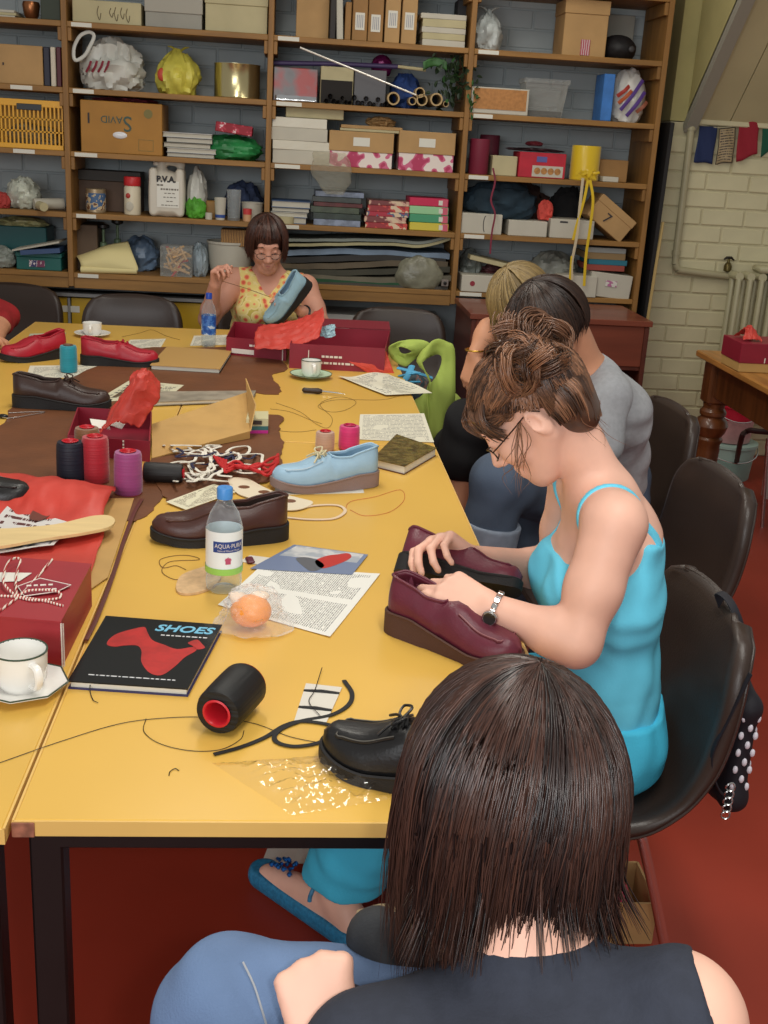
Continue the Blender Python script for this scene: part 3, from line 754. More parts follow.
class Head:
    def __init__(s, c, fwd, up=(0, 0, 1), k=1.0):
        s.c = np.array(c, float); s.f = unit(fwd); u = np.array(up, float); s.u = unit(u - s.f * (u @ s.f)); s.l = np.cross(s.u, s.f); s.k = k
        s.R = np.stack([s.f, s.l, s.u], 1)
    def p(s, f, l, u): return s.c + s.k * (s.f * f + s.l * l + s.u * u)
    def add(s, S, face=True):
        k = s.k; p = s.p
        S.ell(p(-0.014, 0, 0.034), np.array((0.096, 0.076, 0.088)) * k, s.R, 0.02)
        S.cap(p(0.040, 0, 0.0), p(0.048, 0, -0.062), 0.058 * k, 0.040 * k, 0.02)
        S.ell(p(0.066, 0, -0.097), 0.021 * k, None, 0.025)
        for q in (-1, 1):
            S.cap(p(-0.004, q * 0.050, -0.03), p(0.052, q * 0.022, -0.086), 0.027 * k, 0.022 * k, 0.025)
            S.ell(p(0.062, q * 0.034, -0.022), 0.029 * k, None, 0.02)
        if face:
            S.cap(p(0.080, -0.030, 0.036), p(0.080, 0.030, 0.036), 0.016 * k, None, 0.015)
            for q in (-1, 1): S.ell(p(0.099, q * 0.031, 0.014), 0.013 * k, None, 0.014, op='s')
            S.cap(p(0.088, 0, 0.020), p(0.111, 0, -0.024), 0.008 * k, 0.0115 * k, 0.012)
            for q in (-1, 1):
                S.ell(p(0.101, q * 0.012, -0.029), 0.0085 * k, None, 0.008)
                S.ell(p(0.0845, q * 0.031, 0.014), (0.012 * k), None, 0.004)
            S.cap(p(0.086, -0.018, -0.056), p(0.086, 0.018, -0.056), 0.0085 * k, None, 0.01)
            S.cap(p(0.084, -0.014, -0.069), p(0.084, 0.014, -0.069), 0.0085 * k, None, 0.01)
            S.cap(p(0.097, -0.024, -0.0625), p(0.097, 0.024, -0.0625), 0.002, None, 0.006, op='s')
        for q in (-1, 1):
            RE = s.R @ np.array(Matrix.Rotation(q * 0.45, 3, 'Z') @ Matrix.Rotation(0.2, 3, 'Y'))
            S.ell(p(-0.010, q * 0.079, -0.002), np.array((0.019, 0.0085, 0.032)) * k, RE, 0.006)
            S.ell(p(-0.004, q * 0.088, 0.002), np.array((0.010, 0.006, 0.017)) * k, RE, 0.005, op='s')
def hand(S, w, d, n, thumb, curls, size=1.0, spread=0.06, thumb_dir=None, tcurl=0.4):
    """w wrist point, d pointing to the knuckles, n out of the palm, thumb +1/-1 along d x n; curls: four finger bends in radians per joint"""
    d = unit(d); n = unit(np.array(n) - d * (np.array(n) @ d)); s = np.cross(d, n) * thumb; z = size
    lat = [0.030, 0.0105, -0.0105, -0.030]; fw = [0.088, 0.092, 0.087, 0.078]; ln = [(0.040, 0.025, 0.020), (0.045, 0.029, 0.021), (0.041, 0.027, 0.020), (0.032, 0.020, 0.018)]
    rad = [(0.0095, 0.0086, 0.0078, 0.0068), (0.0098, 0.0088, 0.008, 0.007), (0.0093, 0.0084, 0.0076, 0.0066), (0.0084, 0.0075, 0.0068, 0.006)]
    K = []
    for i in range(4):
        kp = w + z * (d * fw[i] + s * lat[i] - n * 0.002); K.append(kp)
        S.cap(w + z * (d * 0.012 + s * lat[i] * 0.55), kp, 0.0135 * z, 0.0115 * z, 0.012)
    S.cap(w + z * (d * 0.02 + s * 0.018 + n * 0.006), w + z * (d * 0.055 + s * 0.026 + n * 0.004), 0.015 * z, 0.012 * z, 0.012)
    tips = []
    for i in range(4):
        c = curls[i] if not np.isscalar(curls[i]) else (curls[i],) * 3
        a = 0.0; p = K[i]; dd0 = unit(d + s * lat[i] / 0.03 * spread)
        for j in range(3):
            a += c[j]; dd = dd0 * math.cos(a) + n * math.sin(a); q = p + dd * ln[i][j] * z
            S.cap(p, q, rad[i][j] * z, rad[i][j + 1] * z, 0.0035); p = q
        tips.append(p)
    td = unit(d * 0.72 + s * 0.62 + n * 0.35) if thumb_dir is None else unit(thumb_dir)
    b = w + z * (d * 0.022 + s * 0.026 + n * 0.004); m1 = b + td * 0.040 * z
    S.cap(b, m1, 0.0145 * z, 0.0115 * z, 0.010); t2 = unit(td * math.cos(tcurl) + (d * 0.8 - s * 0.45) * math.sin(tcurl)); m2 = m1 + t2 * 0.032 * z
    S.cap(m1, m2, 0.0112 * z, 0.0098 * z, 0.004); t3 = unit(t2 * math.cos(tcurl) + (d * 0.6 - s * 0.6) * math.sin(tcurl)); m3 = m2 + t3 * 0.024 * z
    S.cap(m2, m3, 0.0098 * z, 0.008 * z, 0.004)
    return K, tips, m3
def arm(S, sh, el, wr, r=(0.050, 0.043, 0.040, 0.036, 0.026), k=0.02):
    sh, el, wr = map(lambda q: np.array(q, float), (sh, el, wr)); m = sh * 0.45 + el * 0.55; q = el * 0.72 + wr * 0.28
    S.cap(sh, m, r[0], r[1], k); S.cap(m, el, r[1], r[2], k); S.cap(el, q, r[2], r[3] + 0.003, k); S.cap(q, wr, r[3] + 0.002, r[4], k)

# ---- hair: tapered strands on an ellipsoid about the skull, then hanging
def hair_mat(name, dark, light, rough=0.38):
    m = mat(name, dark, rough, spec=0.6); nt = m.node_tree; b = nt.nodes['Principled BSDF']
    a = nd(nt, 'ShaderNodeAttribute', attribute_name='tone'); r = nd(nt, 'ShaderNodeValToRGB')
    r.color_ramp.elements[0].color = (*lin(dark), 1); r.color_ramp.elements[1].color = (*lin(light), 1); r.color_ramp.elements[0].position = 0.1; r.color_ramp.elements[1].position = 0.95
    nt.links.new(a.outputs['Fac'], r.inputs['Fac']); nt.links.new(r.outputs['Color'], b.inputs['Base Color'])
    return m
def strands(paths, radii, tones, ns=3):
    Vs, Fs, Ts, n0 = [], [], [], 0
    for P, r, t in zip(paths, radii, tones):
        P = np.asarray(P); L = len(P); tg = np.gradient(P, axis=0); tg /= np.linalg.norm(tg, axis=1, keepdims=True) + 1e-12
        x = np.cross(tg, (0.31, 0.52, 0.79)); x /= np.linalg.norm(x, axis=1, keepdims=True) + 1e-12; y = np.cross(tg, x)
        rr = r * np.concatenate([np.linspace(0.75, 1, L // 2), np.linspace(1, 0.12, L - L // 2)])
        a = 2 * np.pi * np.arange(ns) / ns
        V = P[:, None, :] + rr[:, None, None] * (np.cos(a)[None, :, None] * x[:, None, :] + np.sin(a)[None, :, None] * y[:, None, :])
        Vs.append(V.reshape(-1, 3)); Ts.append(np.full(L * ns, t))
        i, k = np.meshgrid(np.arange(L - 1), np.arange(ns), indexing='ij'); k2 = (k + 1) % ns
        Fs.append(n0 + np.stack([i * ns + k, i * ns + k2, (i + 1) * ns + k2, (i + 1) * ns + k], -1).reshape(-1, 4)); n0 += L * ns
    return np.vstack(Vs), np.vstack(Fs), np.concatenate(Ts)
def cap_hair(H, rad, crown, n, style, seed, r=0.0011, clump=0.35):
    """style(phi, rng) -> (theta_end deg, fall metres, lift). phi 0 is towards the face, + to the left ear"""
    rng = np.random.default_rng(seed); c0 = unit(crown); e1 = unit(np.array((1, 0, 0.0)) - c0 * c0[0]); e2 = np.cross(c0, e1)
    paths, radii, tones = [], [], []; g = np.array((0, 0, -1.0))
    ph_cl = rng.uniform(-np.pi, np.pi, 90); tn_cl = rng.random(90)
    for i in range(n):
        ci = rng.integers(90); ph = ph_cl[ci] + rng.normal(0, 0.055); ph = (ph + np.pi) % (2 * np.pi) - np.pi
        th1, fall, lift = style(ph, rng); th0 = abs(rng.normal(0, 6)) + rng.random() ** 2 * th1 * 0.6
        off = 1 + 0.035 * rng.random() + lift * 0.3
        wob = rng.normal(0, 0.05); pts = []
        for t in np.linspace(0, 1, 8):
            th = math.radians(th0 + (th1 - th0) * t); pp = ph + wob * t
            dr = c0 * math.cos(th) + (e1 * math.cos(pp) + e2 * math.sin(pp)) * math.sin(th)
            v = dr * np.array(rad) * H.k * (off + lift * t); pts.append(H.p(-0.014, 0, 0.034) + H.R @ v)
        if fall > 0.003:
            tg = unit(pts[-1] - pts[-2]); p = pts[-1]; out = unit(p - H.c); out[2] = 0
            for t in np.linspace(0.2, 1, 5):
                tg = unit(tg + g * 0.5 + rng.normal(0, 0.07, 3) - out * 0.06); p = p + tg * fall * 0.2; pts.append(p)
        if len(pts) < 13: pts = list(catmull(pts, 2))[:13]
        paths.append(np.array(pts)); radii.append(r * rng.uniform(0.7, 1.5)); tones.append(np.clip(tn_cl[ci] * (1 - clump) + rng.random() * clump, 0, 1))
    return paths, radii, tones
def hair_part(name, lists, m, root, extra=None, ns=3):
    P, R_, T_ = lists; V, F, tn = strands(P, R_, T_, ns)
    return npmesh(name, local(root, V), F, m, root, tone=tn)
def scalp(H, rad, front_cut, root, m, h=0.005, low=-0.075, ear=None):
    S = SDF(); S.ell(H.p(-0.014, 0, 0.034), np.array(rad) * H.k * 0.985, H.R)
    S.plane(H.p(*front_cut[0]), H.R @ np.array(front_cut[1], float)); S.plane(H.p(0, 0, low), -H.u)
    if ear: S.ell(H.p(*ear), (0.032, 0.04, 0.045), H.R, 0.01, op='s')
    V, F = S.mesh(h); return npmesh('hair_base', local(root, V), F, m, root, tone=np.full(len(V), 0.25))

m_skin = mat('skin_fair', (232, 182, 160), 0.48, var=0.05, scale=14, col2=None, spec=0.35, bump=0.03, bscale=180)
m_skin2 = mat('skin_tan', (206, 148, 116), 0.5, var=0.05, scale=14, spec=0.35)
m_skin3 = mat('skin_rosy', (206, 150, 128), 0.5, var=0.06, scale=14, spec=0.35)
m_lip = mat('lip', (196, 120, 112), 0.4)
m_eyew = mat('eye_white', (225, 222, 215), 0.2); m_iris = mat('iris', (70, 84, 92), 0.2); m_frame = mat('spectacle_frame', (38, 26, 24), 0.3, metal=0.4)
m_silver = mat('silver', (200, 200, 200), 0.22, metal=1.0)
m_brow = mat('brow_hair', (96, 68, 52), 0.7)
def eyes(H, root):
    for q in (-1, 1):
        e = MB(); e.ball(local(root, H.p(0.0835, q * 0.031, 0.013))[0], 0.0105 * H.k, 14, 10); o = e.build('eye', m_eyew, root, smooth=180)
        e = MB(); e.ball(local(root, H.p(0.0915, q * 0.031, 0.010))[0], 0.0045 * H.k, 10, 8); e.build('iris', m_iris, o, smooth=180)
        b = MB(); b.tube(local(root, [H.p(0.094, q * 0.016, 0.034), H.p(0.096, q * 0.030, 0.040), H.p(0.086, q * 0.048, 0.034)]), [0.002, 0.003, 0.0012], 6); b.build('eyebrow', m_brow, root)
    l = MB(); l.tube(local(root, [H.p(0.083, -0.020, -0.0605), H.p(0.093, -0.006, -0.058), H.p(0.093, 0.006, -0.058), H.p(0.083, 0.020, -0.0605)]), [0.0015, 0.0036, 0.0036, 0.0015], 6)
    l.tube(local(root, [H.p(0.082, -0.017, -0.0655), H.p(0.091, 0, -0.067), H.p(0.082, 0.017, -0.0655)]), [0.0015, 0.0042, 0.0015], 6); l.build('lips', m_lip, root)
def spectacles(H, root, drop=0.0):
    g = thing('spectacles', '', 'spectacles', H.p(0.11, 0, 0.01 - drop)); 
    mb = MB()
    for q in (-1, 1):
        ring = [H.p(0.104 - 0.01 * abs(math.cos(a)), q * 0.032 + 0.022 * math.cos(a), 0.004 - drop + 0.014 * math.sin(a)) for a in np.linspace(0, 2 * np.pi, 20, endpoint=False)]
        mb.tube(local(g, ring), 0.0013, 6, closed=True)
        mb.tube(local(g, [H.p(0.094, q * 0.054, 0.010 - drop), H.p(0.075, q * 0.070, 0.014 - drop), H.p(0.03, q * 0.079, 0.022 - drop), H.p(-0.01, q * 0.083, 0.024), H.p(-0.025, q * 0.082, 0.010)]), 0.0013, 6)
    mb.tube(local(g, [H.p(0.104, -0.010, 0.008 - drop), H.p(0.112, 0, 0.012 - drop), H.p(0.104, 0.010, 0.008 - drop)]), 0.0012, 6)
    mb.build('frame', m_frame, g)
    ln = MB()
    for q in (-1, 1):
        ln.add(local(g, [H.p(0.103 - 0.01 * abs(math.cos(a)), q * 0.032 + 0.021 * math.cos(a), 0.004 - drop + 0.013 * math.sin(a)) for a in np.linspace(0, 2 * np.pi, 20, endpoint=False)]), [tuple(range(20))])
    ln.build('lens', clear_mat('lens_glass', (240, 245, 245), 0.02, 0.05), g, smooth=0)
    return g

# ---------------------------------------------------------------- woman in turquoise
rB = thing('person', 'person in turquoise vest and trousers, hair in a bun, sewing a maroon shoe', 'person', (0.62, 1.91, 0.0))
H = Head((0.436, 1.915, 1.122), (-0.665, 0.16, -0.73), k=0.95); HB = H
nb = A3(0.562, 1.91, 1.0); sN, eN, wN = A3(0.556, 1.762, 0.975), A3(0.498, 1.705, 0.782), Py(490, 607, 1.765)
sF, eF, wF = A3(0.560, 2.055, 0.975), A3(0.560, 2.13, 0.745), Py(470, 558, 2.03)
pel, wst, chs, uch = A3(0.622, 1.91, 0.525), A3(0.612, 1.91, 0.64), A3(0.592, 1.91, 0.80), A3(0.596, 1.91, 0.91)
torso = SDF()
torso.cap(pel, wst, 0.105, 0.090, 0.05, (0, 1, 0), 0.64).cap(wst, chs, 0.090, 0.098, 0.04, (0, 1, 0), 0.70).cap(chs, uch, 0.098, 0.080, 0.04, (0, 1, 0), 0.66)
torso.cap(uch, nb + A3(0.02, 0, -0.03), 0.080, 0.054, 0.04, (0, 1, 0), 0.70)
for q in (-1, 1): torso.ell((0.535, 1.91 + q * 0.070, 0.805), (0.058, 0.062, 0.062), None, 0.03)
S = torso.copy(); strapS = None
S.cap(sN + A3(0.0, 0.02, 0.0), sF - A3(0, 0.02, 0), 0.046, 0.046, 0.035)
S.cap(H.p(-0.035, 0, -0.045), nb + A3(0.005, 0, -0.01), 0.048, 0.052, 0.03); S.cap(nb + A3(0.01, -0.02, -0.03), sN, 0.042, 0.044, 0.03); S.cap(nb + A3(0.01, 0.02, -0.03), sF, 0.042, 0.044, 0.03)
strapS = S.copy(0.0035); H.add(S); arm(S, sN, eN, wN, (0.053, 0.047, 0.040, 0.036, 0.025)); arm(S, sF, eF, wF, (0.050, 0.044, 0.039, 0.035, 0.025))
dN = unit(Py(436, 583, 1.82) - wN); dF = unit(Py(424, 548, 2.0) - wF)
hand(S, wN, dN, (0.05, 0.55, -0.8), 1, [(0.45, 0.55, 0.3), (0.5, 0.6, 0.35), (0.6, 0.7, 0.4), (0.7, 0.8, 0.5)], 0.97, thumb_dir=(-0.85, 0.45, 0.1), tcurl=0.25)
hand(S, wF, unit(dF + A3(0, 0, 0.25)), (-0.15, -0.75, -0.55), -1, [(0.75, 0.75, 0.4), (0.85, 0.8, 0.4), (1.0, 0.9, 0.5), (1.1, 0.9, 0.5)], 0.97, thumb_dir=(-0.75, -0.45, -0.35), tcurl=0.25)
# legs and feet
hipL, knL, anL = A3(0.60, 1.82, 0.52), A3(0.25, 1.83, 0.545), A3(0.135, 1.945, 0.115)
hipR, knR, anR = A3(0.62, 2.00, 0.52), A3(0.26, 2.03, 0.545), A3(0.36, 2.08, 0.10)
for hp, kn, an, toe in ((hipL, knL, anL, A3(-0.005, 2.09, 0.03)), (hipR, knR, anR, A3(0.20, 2.13, 0.025))):
    S.cap(hp, kn, 0.078, 0.056, 0.03); S.cap(kn, kn * 0.6 + an * 0.4, 0.052, 0.050, 0.02); S.cap(kn * 0.6 + an * 0.4, an, 0.050, 0.031, 0.02)
    dft = unit((toe - an) * A3(1, 1, 0)); he = an - dft * 0.045; he[2] = an[2] - 0.055
    S.cap(an, he, 0.034, 0.028, 0.02); S.cap(an + A3(0, 0, -0.03), toe + A3(0, 0, 0.012), 0.032, 0.021, 0.02); S.cap(he, toe, 0.027, 0.022, 0.02)
sdf_part('body', S, m_skin, rB, 0.0042)
# vest
tk = torso.copy(0.005); tk.ell(sN + A3(0.0, -0.03, 0.0), (0.085, 0.095, 0.125), None, 0.012, op='s'); tk.ell(sF + A3(0.0, 0.03, 0.0), (0.085, 0.095, 0.125), None, 0.012, op='s')
tk.plane((0.50, 1.91, 0.868), (-0.42, 0, 0.9)); tk.plane((0.68, 1.91, 0.915), (0.25, 0, 1)); tk.plane((0.65, 1.91, 0.548), (0.05, 0, -1))
m_turq = mat('turquoise_jersey', (104, 208, 238), 0.75, var=0.06, scale=9, bump=0.12, bscale=260)
sdf_part('vest', tk, m_turq, rB, 0.005, (0.0022, 66))
for q in (-1, 1):
    st = strapS.copy(); yy = 1.91 + q * 0.098
    st.plane((0, yy - 0.0075, 0), (0, -1, 0)); st.plane((0, yy + 0.0075, 0), (0, 1, 0)); st.plane((0.5, 0, 0.855), (0.0, 0, -1))
    sdf_part('strap', st, m_turq, rB, 0.0035)
# trousers
tr_ = SDF(); tr_.cap(pel + A3(0.005, 0, -0.005), pel + A3(0, 0, 0.05), 0.114, 0.108, 0.04, (0, 1, 0), 0.64)
for hp, kn, an in ((hipL, knL, anL), (hipR, knR, anR)):
    tr_.cap(hp + A3(0.02, 0, 0), kn, 0.092, 0.072, 0.03); tr_.cap(kn, an, 0.072, 0.086, 0.02)
eL = anL + (knL - anL) * 0.20
tr_.plane((0.655, 1.91, 0.592), (0, 0, 1)); tr_.plane((0, 0, 0.165), (-0.12, 0, -1))
m_turq2 = mat('turquoise_cotton', (70, 194, 230), 0.8, var=0.08, scale=7, bump=0.15, bscale=200)
sdf_part('trousers', tr_, m_turq2, rB, 0.005, (0.003, 55))
m_bshoe = mat('blue_mesh_shoe', (40, 120, 160), 0.5, var=0.2, scale=120); m_seq = mat('blue_sequin', (40, 110, 190), 0.15, metal=0.8)
for an, toe in ((anL, A3(-0.015, 2.105, 0.03)), (anR, A3(0.19, 2.14, 0.025))):
    dft = unit((toe - an) * A3(1, 1, 0)); he = an - dft * 0.05; he[2] = 0.03; he2 = he.copy(); sd = np.cross((0, 0, 1), dft)
    f = SDF(); f.cap(he, toe, 0.034, 0.031, 0.02); f.cap(he + A3(0, 0, 0.012), toe + A3(0, 0, 0.005), 0.033, 0.030, 0.02)
    f.plane(A3(0, 0, 0.052) + dft * 0, A3(0, 0, 1) - dft * 0.0); f.plane((0, 0, 0.002), (0, 0, -1))
    f.cap(he + A3(0, 0, 0.045) + dft * 0.03, an * 0.45 + toe * 0.55 + A3(0, 0, 0.03), 0.026, 0.024, 0.01, op='s')
    so = sdf_part('shoe', f, m_bshoe, rB, 0.0045)
    b = MB(); cc = an * 0.30 + toe * 0.70
    r_ = random.Random(3)
    for i in range(26): b.ball(local(rB, cc + dft * r_.uniform(-0.03, 0.03) + sd * r_.uniform(-0.02, 0.02) + A3(0, 0, 0.030 + r_.uniform(0, 0.006)))[0], r_.uniform(0.003, 0.006), 6, 4)
    b.build('sequins', m_seq, so, smooth=0)
    b = MB(); ring = [an + dft * 0.045 + sd * 0.034 * math.cos(a) + A3(0, 0, -0.04 + 0.034 * math.sin(a)) for a in np.linspace(0, math.pi, 10)]; b.tube(local(rB, ring), 0.0045, 6); b.build('shoe_strap', m_bshoe, so)
eyes(H, rB)
gB = spectacles(H, rB, 0.006); tag(gB, 'thin dark spectacles on the face of the person in turquoise', 'spectacles')
# wrist watch
wt = thing('wrist_watch', 'silver chain wrist watch with round dark face on the wrist beside maroon shoe', 'watch', wN + (eN - wN) * 0.06)
ax_ = unit(wN - eN); c_ = wN + (eN - wN) * 0.06; fr = frame(ax_)
mb = MB()
for i in range(18):
    a = 2 * math.pi * i / 18; mb.box(local(wt, c_ + fr[:, 0] * 0.0305 * math.cos(a) + fr[:, 1] * 0.0305 * math.sin(a))[0], (0.004, 0.009, 0.010), R=np.stack([fr[:, 0] * math.cos(a) + fr[:, 1] * math.sin(a), -fr[:, 0] * math.sin(a) + fr[:, 1] * math.cos(a), fr[:, 2]], 1), ch=0.001)
mb.build('bracelet', m_silver, wt, smooth=0)
od_ = unit(A3(-0.55, -0.80, -0.05) - ax_ * (A3(-0.55, -0.80, -0.05) @ ax_)); RW = frame(od_)
cs_ = lp_('case', m_silver, wt, [(0.012, 0), (0.0135, 0.002), (0.0135, 0.007), (0.0115, 0.009)], 20, local(wt, c_ + od_ * 0.029)[0], RW)
lp_('dial', mat('watch_dial', (40, 38, 36), 0.2), cs_, [(0.0108, 0), (0.0108, 0.0006)], 20, local(wt, c_ + od_ * 0.0382)[0], RW)
# hair: swept up to a bun
m_hairB = hair_mat('hair_brown', (58, 38, 28), (150, 106, 78), 0.34)
radB = (0.112, 0.089, 0.104)
scalp(H, radB, ((0.0, 0, 0.034), (0.60, 0, -0.80)), rB, m_hairB, 0.005, -0.055)
sc2 = SDF(); sc2.ell(H.p(-0.062, 0, -0.010), (0.050, 0.074, 0.078), H.R); V, F = sc2.mesh(0.005); npmesh('hair_base', local(rB, V), F, m_hairB, rB, tone=np.full(len(V), 0.2))
bunc = H.p(-0.054, 0.020, 0.086); rng = np.random.default_rng(5); P_, R_, T_ = [], [], []
for i in range(1500):                                           # from the hairline back to the bun
    a = rng.uniform(-math.pi, math.pi); ca, sa = math.cos(a), math.sin(a)
    if abs(a) < 1.75: st_ = np.array((ca * 0.97, sa, 0.66 * ca - 0.12 + abs(rng.normal(0, 0.12))))
    else: t0 = rng.random(); st_ = np.array((-0.40 - 0.25 * t0, sa * (1.0 - 0.2 * t0), 0.0 - 0.85 * t0))
    st_ = unit(st_)
    en = unit(np.array((-0.52, 0.10 + 0.12 * sa, 0.74)) + rng.normal(0, 0.14, 3)); pts = []
    for t in np.linspace(0, 1, 10):
        d_ = unit(st_ * (1 - t) + en * t + np.array((0, sa * 0.30, 0.12 * max(ca, 0))) * math.sin(math.pi * t)); pts.append(H.p(-0.014, 0, 0.034) + H.R @ (d_ * np.array(radB) * H.k * (0.995 + 0.045 * rng.random())))
    P_.append(np.array(pts)); R_.append(rng.uniform(0.0012, 0.0024)); T_.append(np.clip(0.42 + 0.30 * math.sin(a * 9) + rng.normal(0, 0.2), 0, 1))
for i in range(420):                                            # side-swept fringe over the forehead
    t0 = rng.random(); s0 = H.p(0.050 - 0.02 * t0, -0.03 + 0.09 * t0, 0.118 - 0.02 * t0)
    e0 = H.p(0.098 - 0.045 * t0 + rng.normal(0, 0.004), 0.005 + 0.075 * t0, 0.042 - 0.020 * t0 + rng.normal(0, 0.006)); mid = (s0 + e0) / 2 + H.f * (0.030 - 0.010 * t0) + H.l * 0.01
    P_.append(catmull([s0, mid, e0, e0 + H.l * 0.02 - H.f * 0.016], 4)[:10]); R_.append(rng.uniform(0.0012, 0.0024)); T_.append(rng.random() * 0.7)
for i in range(380):                                            # fringe swept across the near temple
    t0 = rng.random(); P_.append(catmull([H.p(0.070 - 0.02 * t0, 0.0 + 0.03 * t0, 0.100), H.p(0.086 - 0.030 * t0, 0.044 + 0.02 * t0, 0.078 - 0.01 * t0), H.p(0.066 - 0.035 * t0 + rng.normal(0, 0.004), 0.070 + 0.010 * t0, 0.050 - 0.004 * t0 + rng.normal(0, 0.005)), H.p(0.030 - 0.03 * t0, 0.084, 0.046 + rng.normal(0, 0.004))], 4)); R_.append(rng.uniform(0.0012, 0.0022)); T_.append(rng.random() * 0.8)
sl_ = catmull([(0.050, 0, 0.060), (0.0, 0, 0.049), (-0.030, 0, 0.040), (-0.044, 0, -0.005), (-0.050, 0, -0.045)], 10)
for i in range(760):                                            # over and behind the ears
    q = -1 if i % 4 == 0 else 1; f0, _, u0 = sl_[rng.integers(len(sl_))] + A3(rng.normal(0, 0.004), 0, abs(rng.normal(0, 0.008)))
    def sf_(f, u, k=1.02): return H.p(f, q * 0.089 * k * math.sqrt(max(0.12, 1 - ((f + 0.014) / 0.115) ** 2 - ((u - 0.034) / 0.112) ** 2)), u)
    e_ = (-0.068 + rng.normal(0, 0.012), 0.095 + rng.normal(0, 0.01)); P_.append(catmull([sf_(f0, u0, 1.0), sf_(f0 * 0.7 + e_[0] * 0.3, u0 * 0.7 + e_[1] * 0.3, 1.05), sf_(f0 * 0.3 + e_[0] * 0.7, u0 * 0.3 + e_[1] * 0.7, 1.06), sf_(*e_, 0.9)], 4)); R_.append(rng.uniform(0.0012, 0.0022)); T_.append(np.clip(0.45 + 0.3 * math.sin(f0 * 160) + rng.normal(0, 0.2), 0, 1))
for i in range(420):                                            # nape swept up to the bun
    f_ = rng.uniform(-2.0, 2.0); cf, sf = math.cos(f_), math.sin(f_); t0 = rng.random() * 0.05
    P_.append(catmull([H.p(-0.050 - 0.040 * cf, 0.068 * sf, -0.085 + 0.045 * (1 - cf) + t0), H.p(-0.056 - 0.056 * cf, 0.082 * sf, -0.035 + t0 * 0.6), H.p(-0.060 - 0.058 * cf, 0.082 * sf, 0.015), bunc + H.l * 0.03 * sf], 4)); R_.append(rng.uniform(0.0012, 0.0022)); T_.append(np.clip(0.4 + 0.3 * math.sin(f_ * 9) + rng.normal(0, 0.2), 0, 1))
for i in range(800):                                            # strands wrapped over the bun
    a1 = unit(rng.normal(0, 1, 3)); a2 = unit(np.cross(a1, rng.normal(0, 1, 3))); w_ = np.linspace(0, rng.uniform(1.2, 2.6), 11)[:, None]; P_.append(bunc + ((np.cos(w_) * a1 + np.sin(w_) * a2) * A3(0.054, 0.066, 0.054) * rng.uniform(0.98, 1.08)) @ H.R.T); R_.append(rng.uniform(0.0014, 0.0026)); T_.append(np.clip(0.45 + 0.35 * math.sin(a1[0] * 7) + rng.normal(0, 0.15), 0, 1))
for i in range(44):                                             # curled locks of the bun
    ax1 = unit(rng.normal(0, 1, 3)); ax2 = unit(np.cross(ax1, rng.normal(0, 1, 3))); cc = bunc + H.R @ (rng.normal(0, 1, 3) * np.array((0.030, 0.038, 0.020))); rr_ = rng.uniform(0.022, 0.034); a0 = rng.uniform(0, 6.28); tn = rng.random()
    for j in range(46):
        o_ = rng.normal(0, 0.0058, 3); a = np.linspace(a0, a0 + 4.4, 13) + rng.normal(0, 0.08); q = cc + o_ + rr_ * (np.cos(a)[:, None] * ax1 + np.sin(a)[:, None] * ax2) + np.linspace(-0.01, 0.01, 13)[:, None] * np.cross(ax1, ax2)
        P_.append(q); R_.append(rng.uniform(0.0012, 0.0022)); T_.append(np.clip(tn * 0.8 + rng.normal(0.1, 0.12), 0, 1))
for i in range(26):                                             # loose wisps at cheek and nape
    if i < 12: s0 = H.p(0.02 - 0.01 * rng.random(), 0.080, 0.02); e0 = s0 + A3(0.01 + rng.normal(0, 0.012), -0.01, -0.09 - 0.04 * rng.random())
    else: s0 = H.p(-0.085, rng.uniform(-0.05, 0.07), -0.02); e0 = s0 + A3(0.05 + rng.normal(0, 0.02), rng.normal(0, 0.01), -0.06 - 0.03 * rng.random())
    P_.append(catmull([s0, s0 * 0.6 + e0 * 0.4 + rng.normal(0, 0.008, 3), s0 * 0.3 + e0 * 0.7 + rng.normal(0, 0.008, 3), e0], 4)); R_.append(0.0008); T_.append(0.7)
hair_part('hair', (P_, R_, T_), m_hairB, rB)
bs = SDF(); bs.ell(bunc, (0.050, 0.062, 0.050), H.R); V, F = bs.mesh(0.005); npmesh('bun_core', local(rB, V), F, m_hairB, rB, tone=np.full(len(V), 0.2))

# ---------------------------------------------------------------- person in front, seen from behind
rA = thing('person', 'person with straight dark brown hair, navy T-shirt and jeans, seen from behind', 'person', (0.20, 0.66, 0.0))
fA = (-0.30, 0.80, -0.52); H = Head(Pd(505, 822, 1.035), fA, (0.08, 0.5, 1.0)); HA = H
nbA = Pd(530, 972, 0.985); sR, sL = Pd(676, 1022, 0.93), Pd(372, 1068, 0.965)
S = SDF(); S.cap(H.p(-0.035, 0, -0.04), nbA, 0.055, 0.058, 0.03)
lat = unit(sR - sL)
uc, ms, wa, pe = A3(0.20, 0.705, 0.80), A3(0.20, 0.645, 0.72), A3(0.20, 0.605, 0.62), A3(0.20, 0.60, 0.53)
ts = SDF(); ts.cap(pe, wa, 0.105, 0.09, 0.04, lat, 0.62).cap(wa, ms, 0.09, 0.095, 0.04, lat, 0.66).cap(ms, uc, 0.098, 0.085, 0.04, lat, 0.58)
ts.cap(uc + A3(0, 0, 0.01), nbA + A3(0, -0.005, -0.035), 0.08, 0.05, 0.04, lat, 0.7).cap(nbA + A3(0.01, -0.01, -0.04), sR, 0.042, 0.052, 0.03).cap(nbA + A3(-0.01, 0, -0.04), sL, 0.042, 0.052, 0.03)
S.ops += ts.ops; H.add(S, False)
eR, wR = A3(0.385, 0.70, 0.60), A3(0.26, 0.88, 0.66)
eL_, wL_ = A3(0.02, 0.68, 0.63), Pd(324, 1062, 1.01)
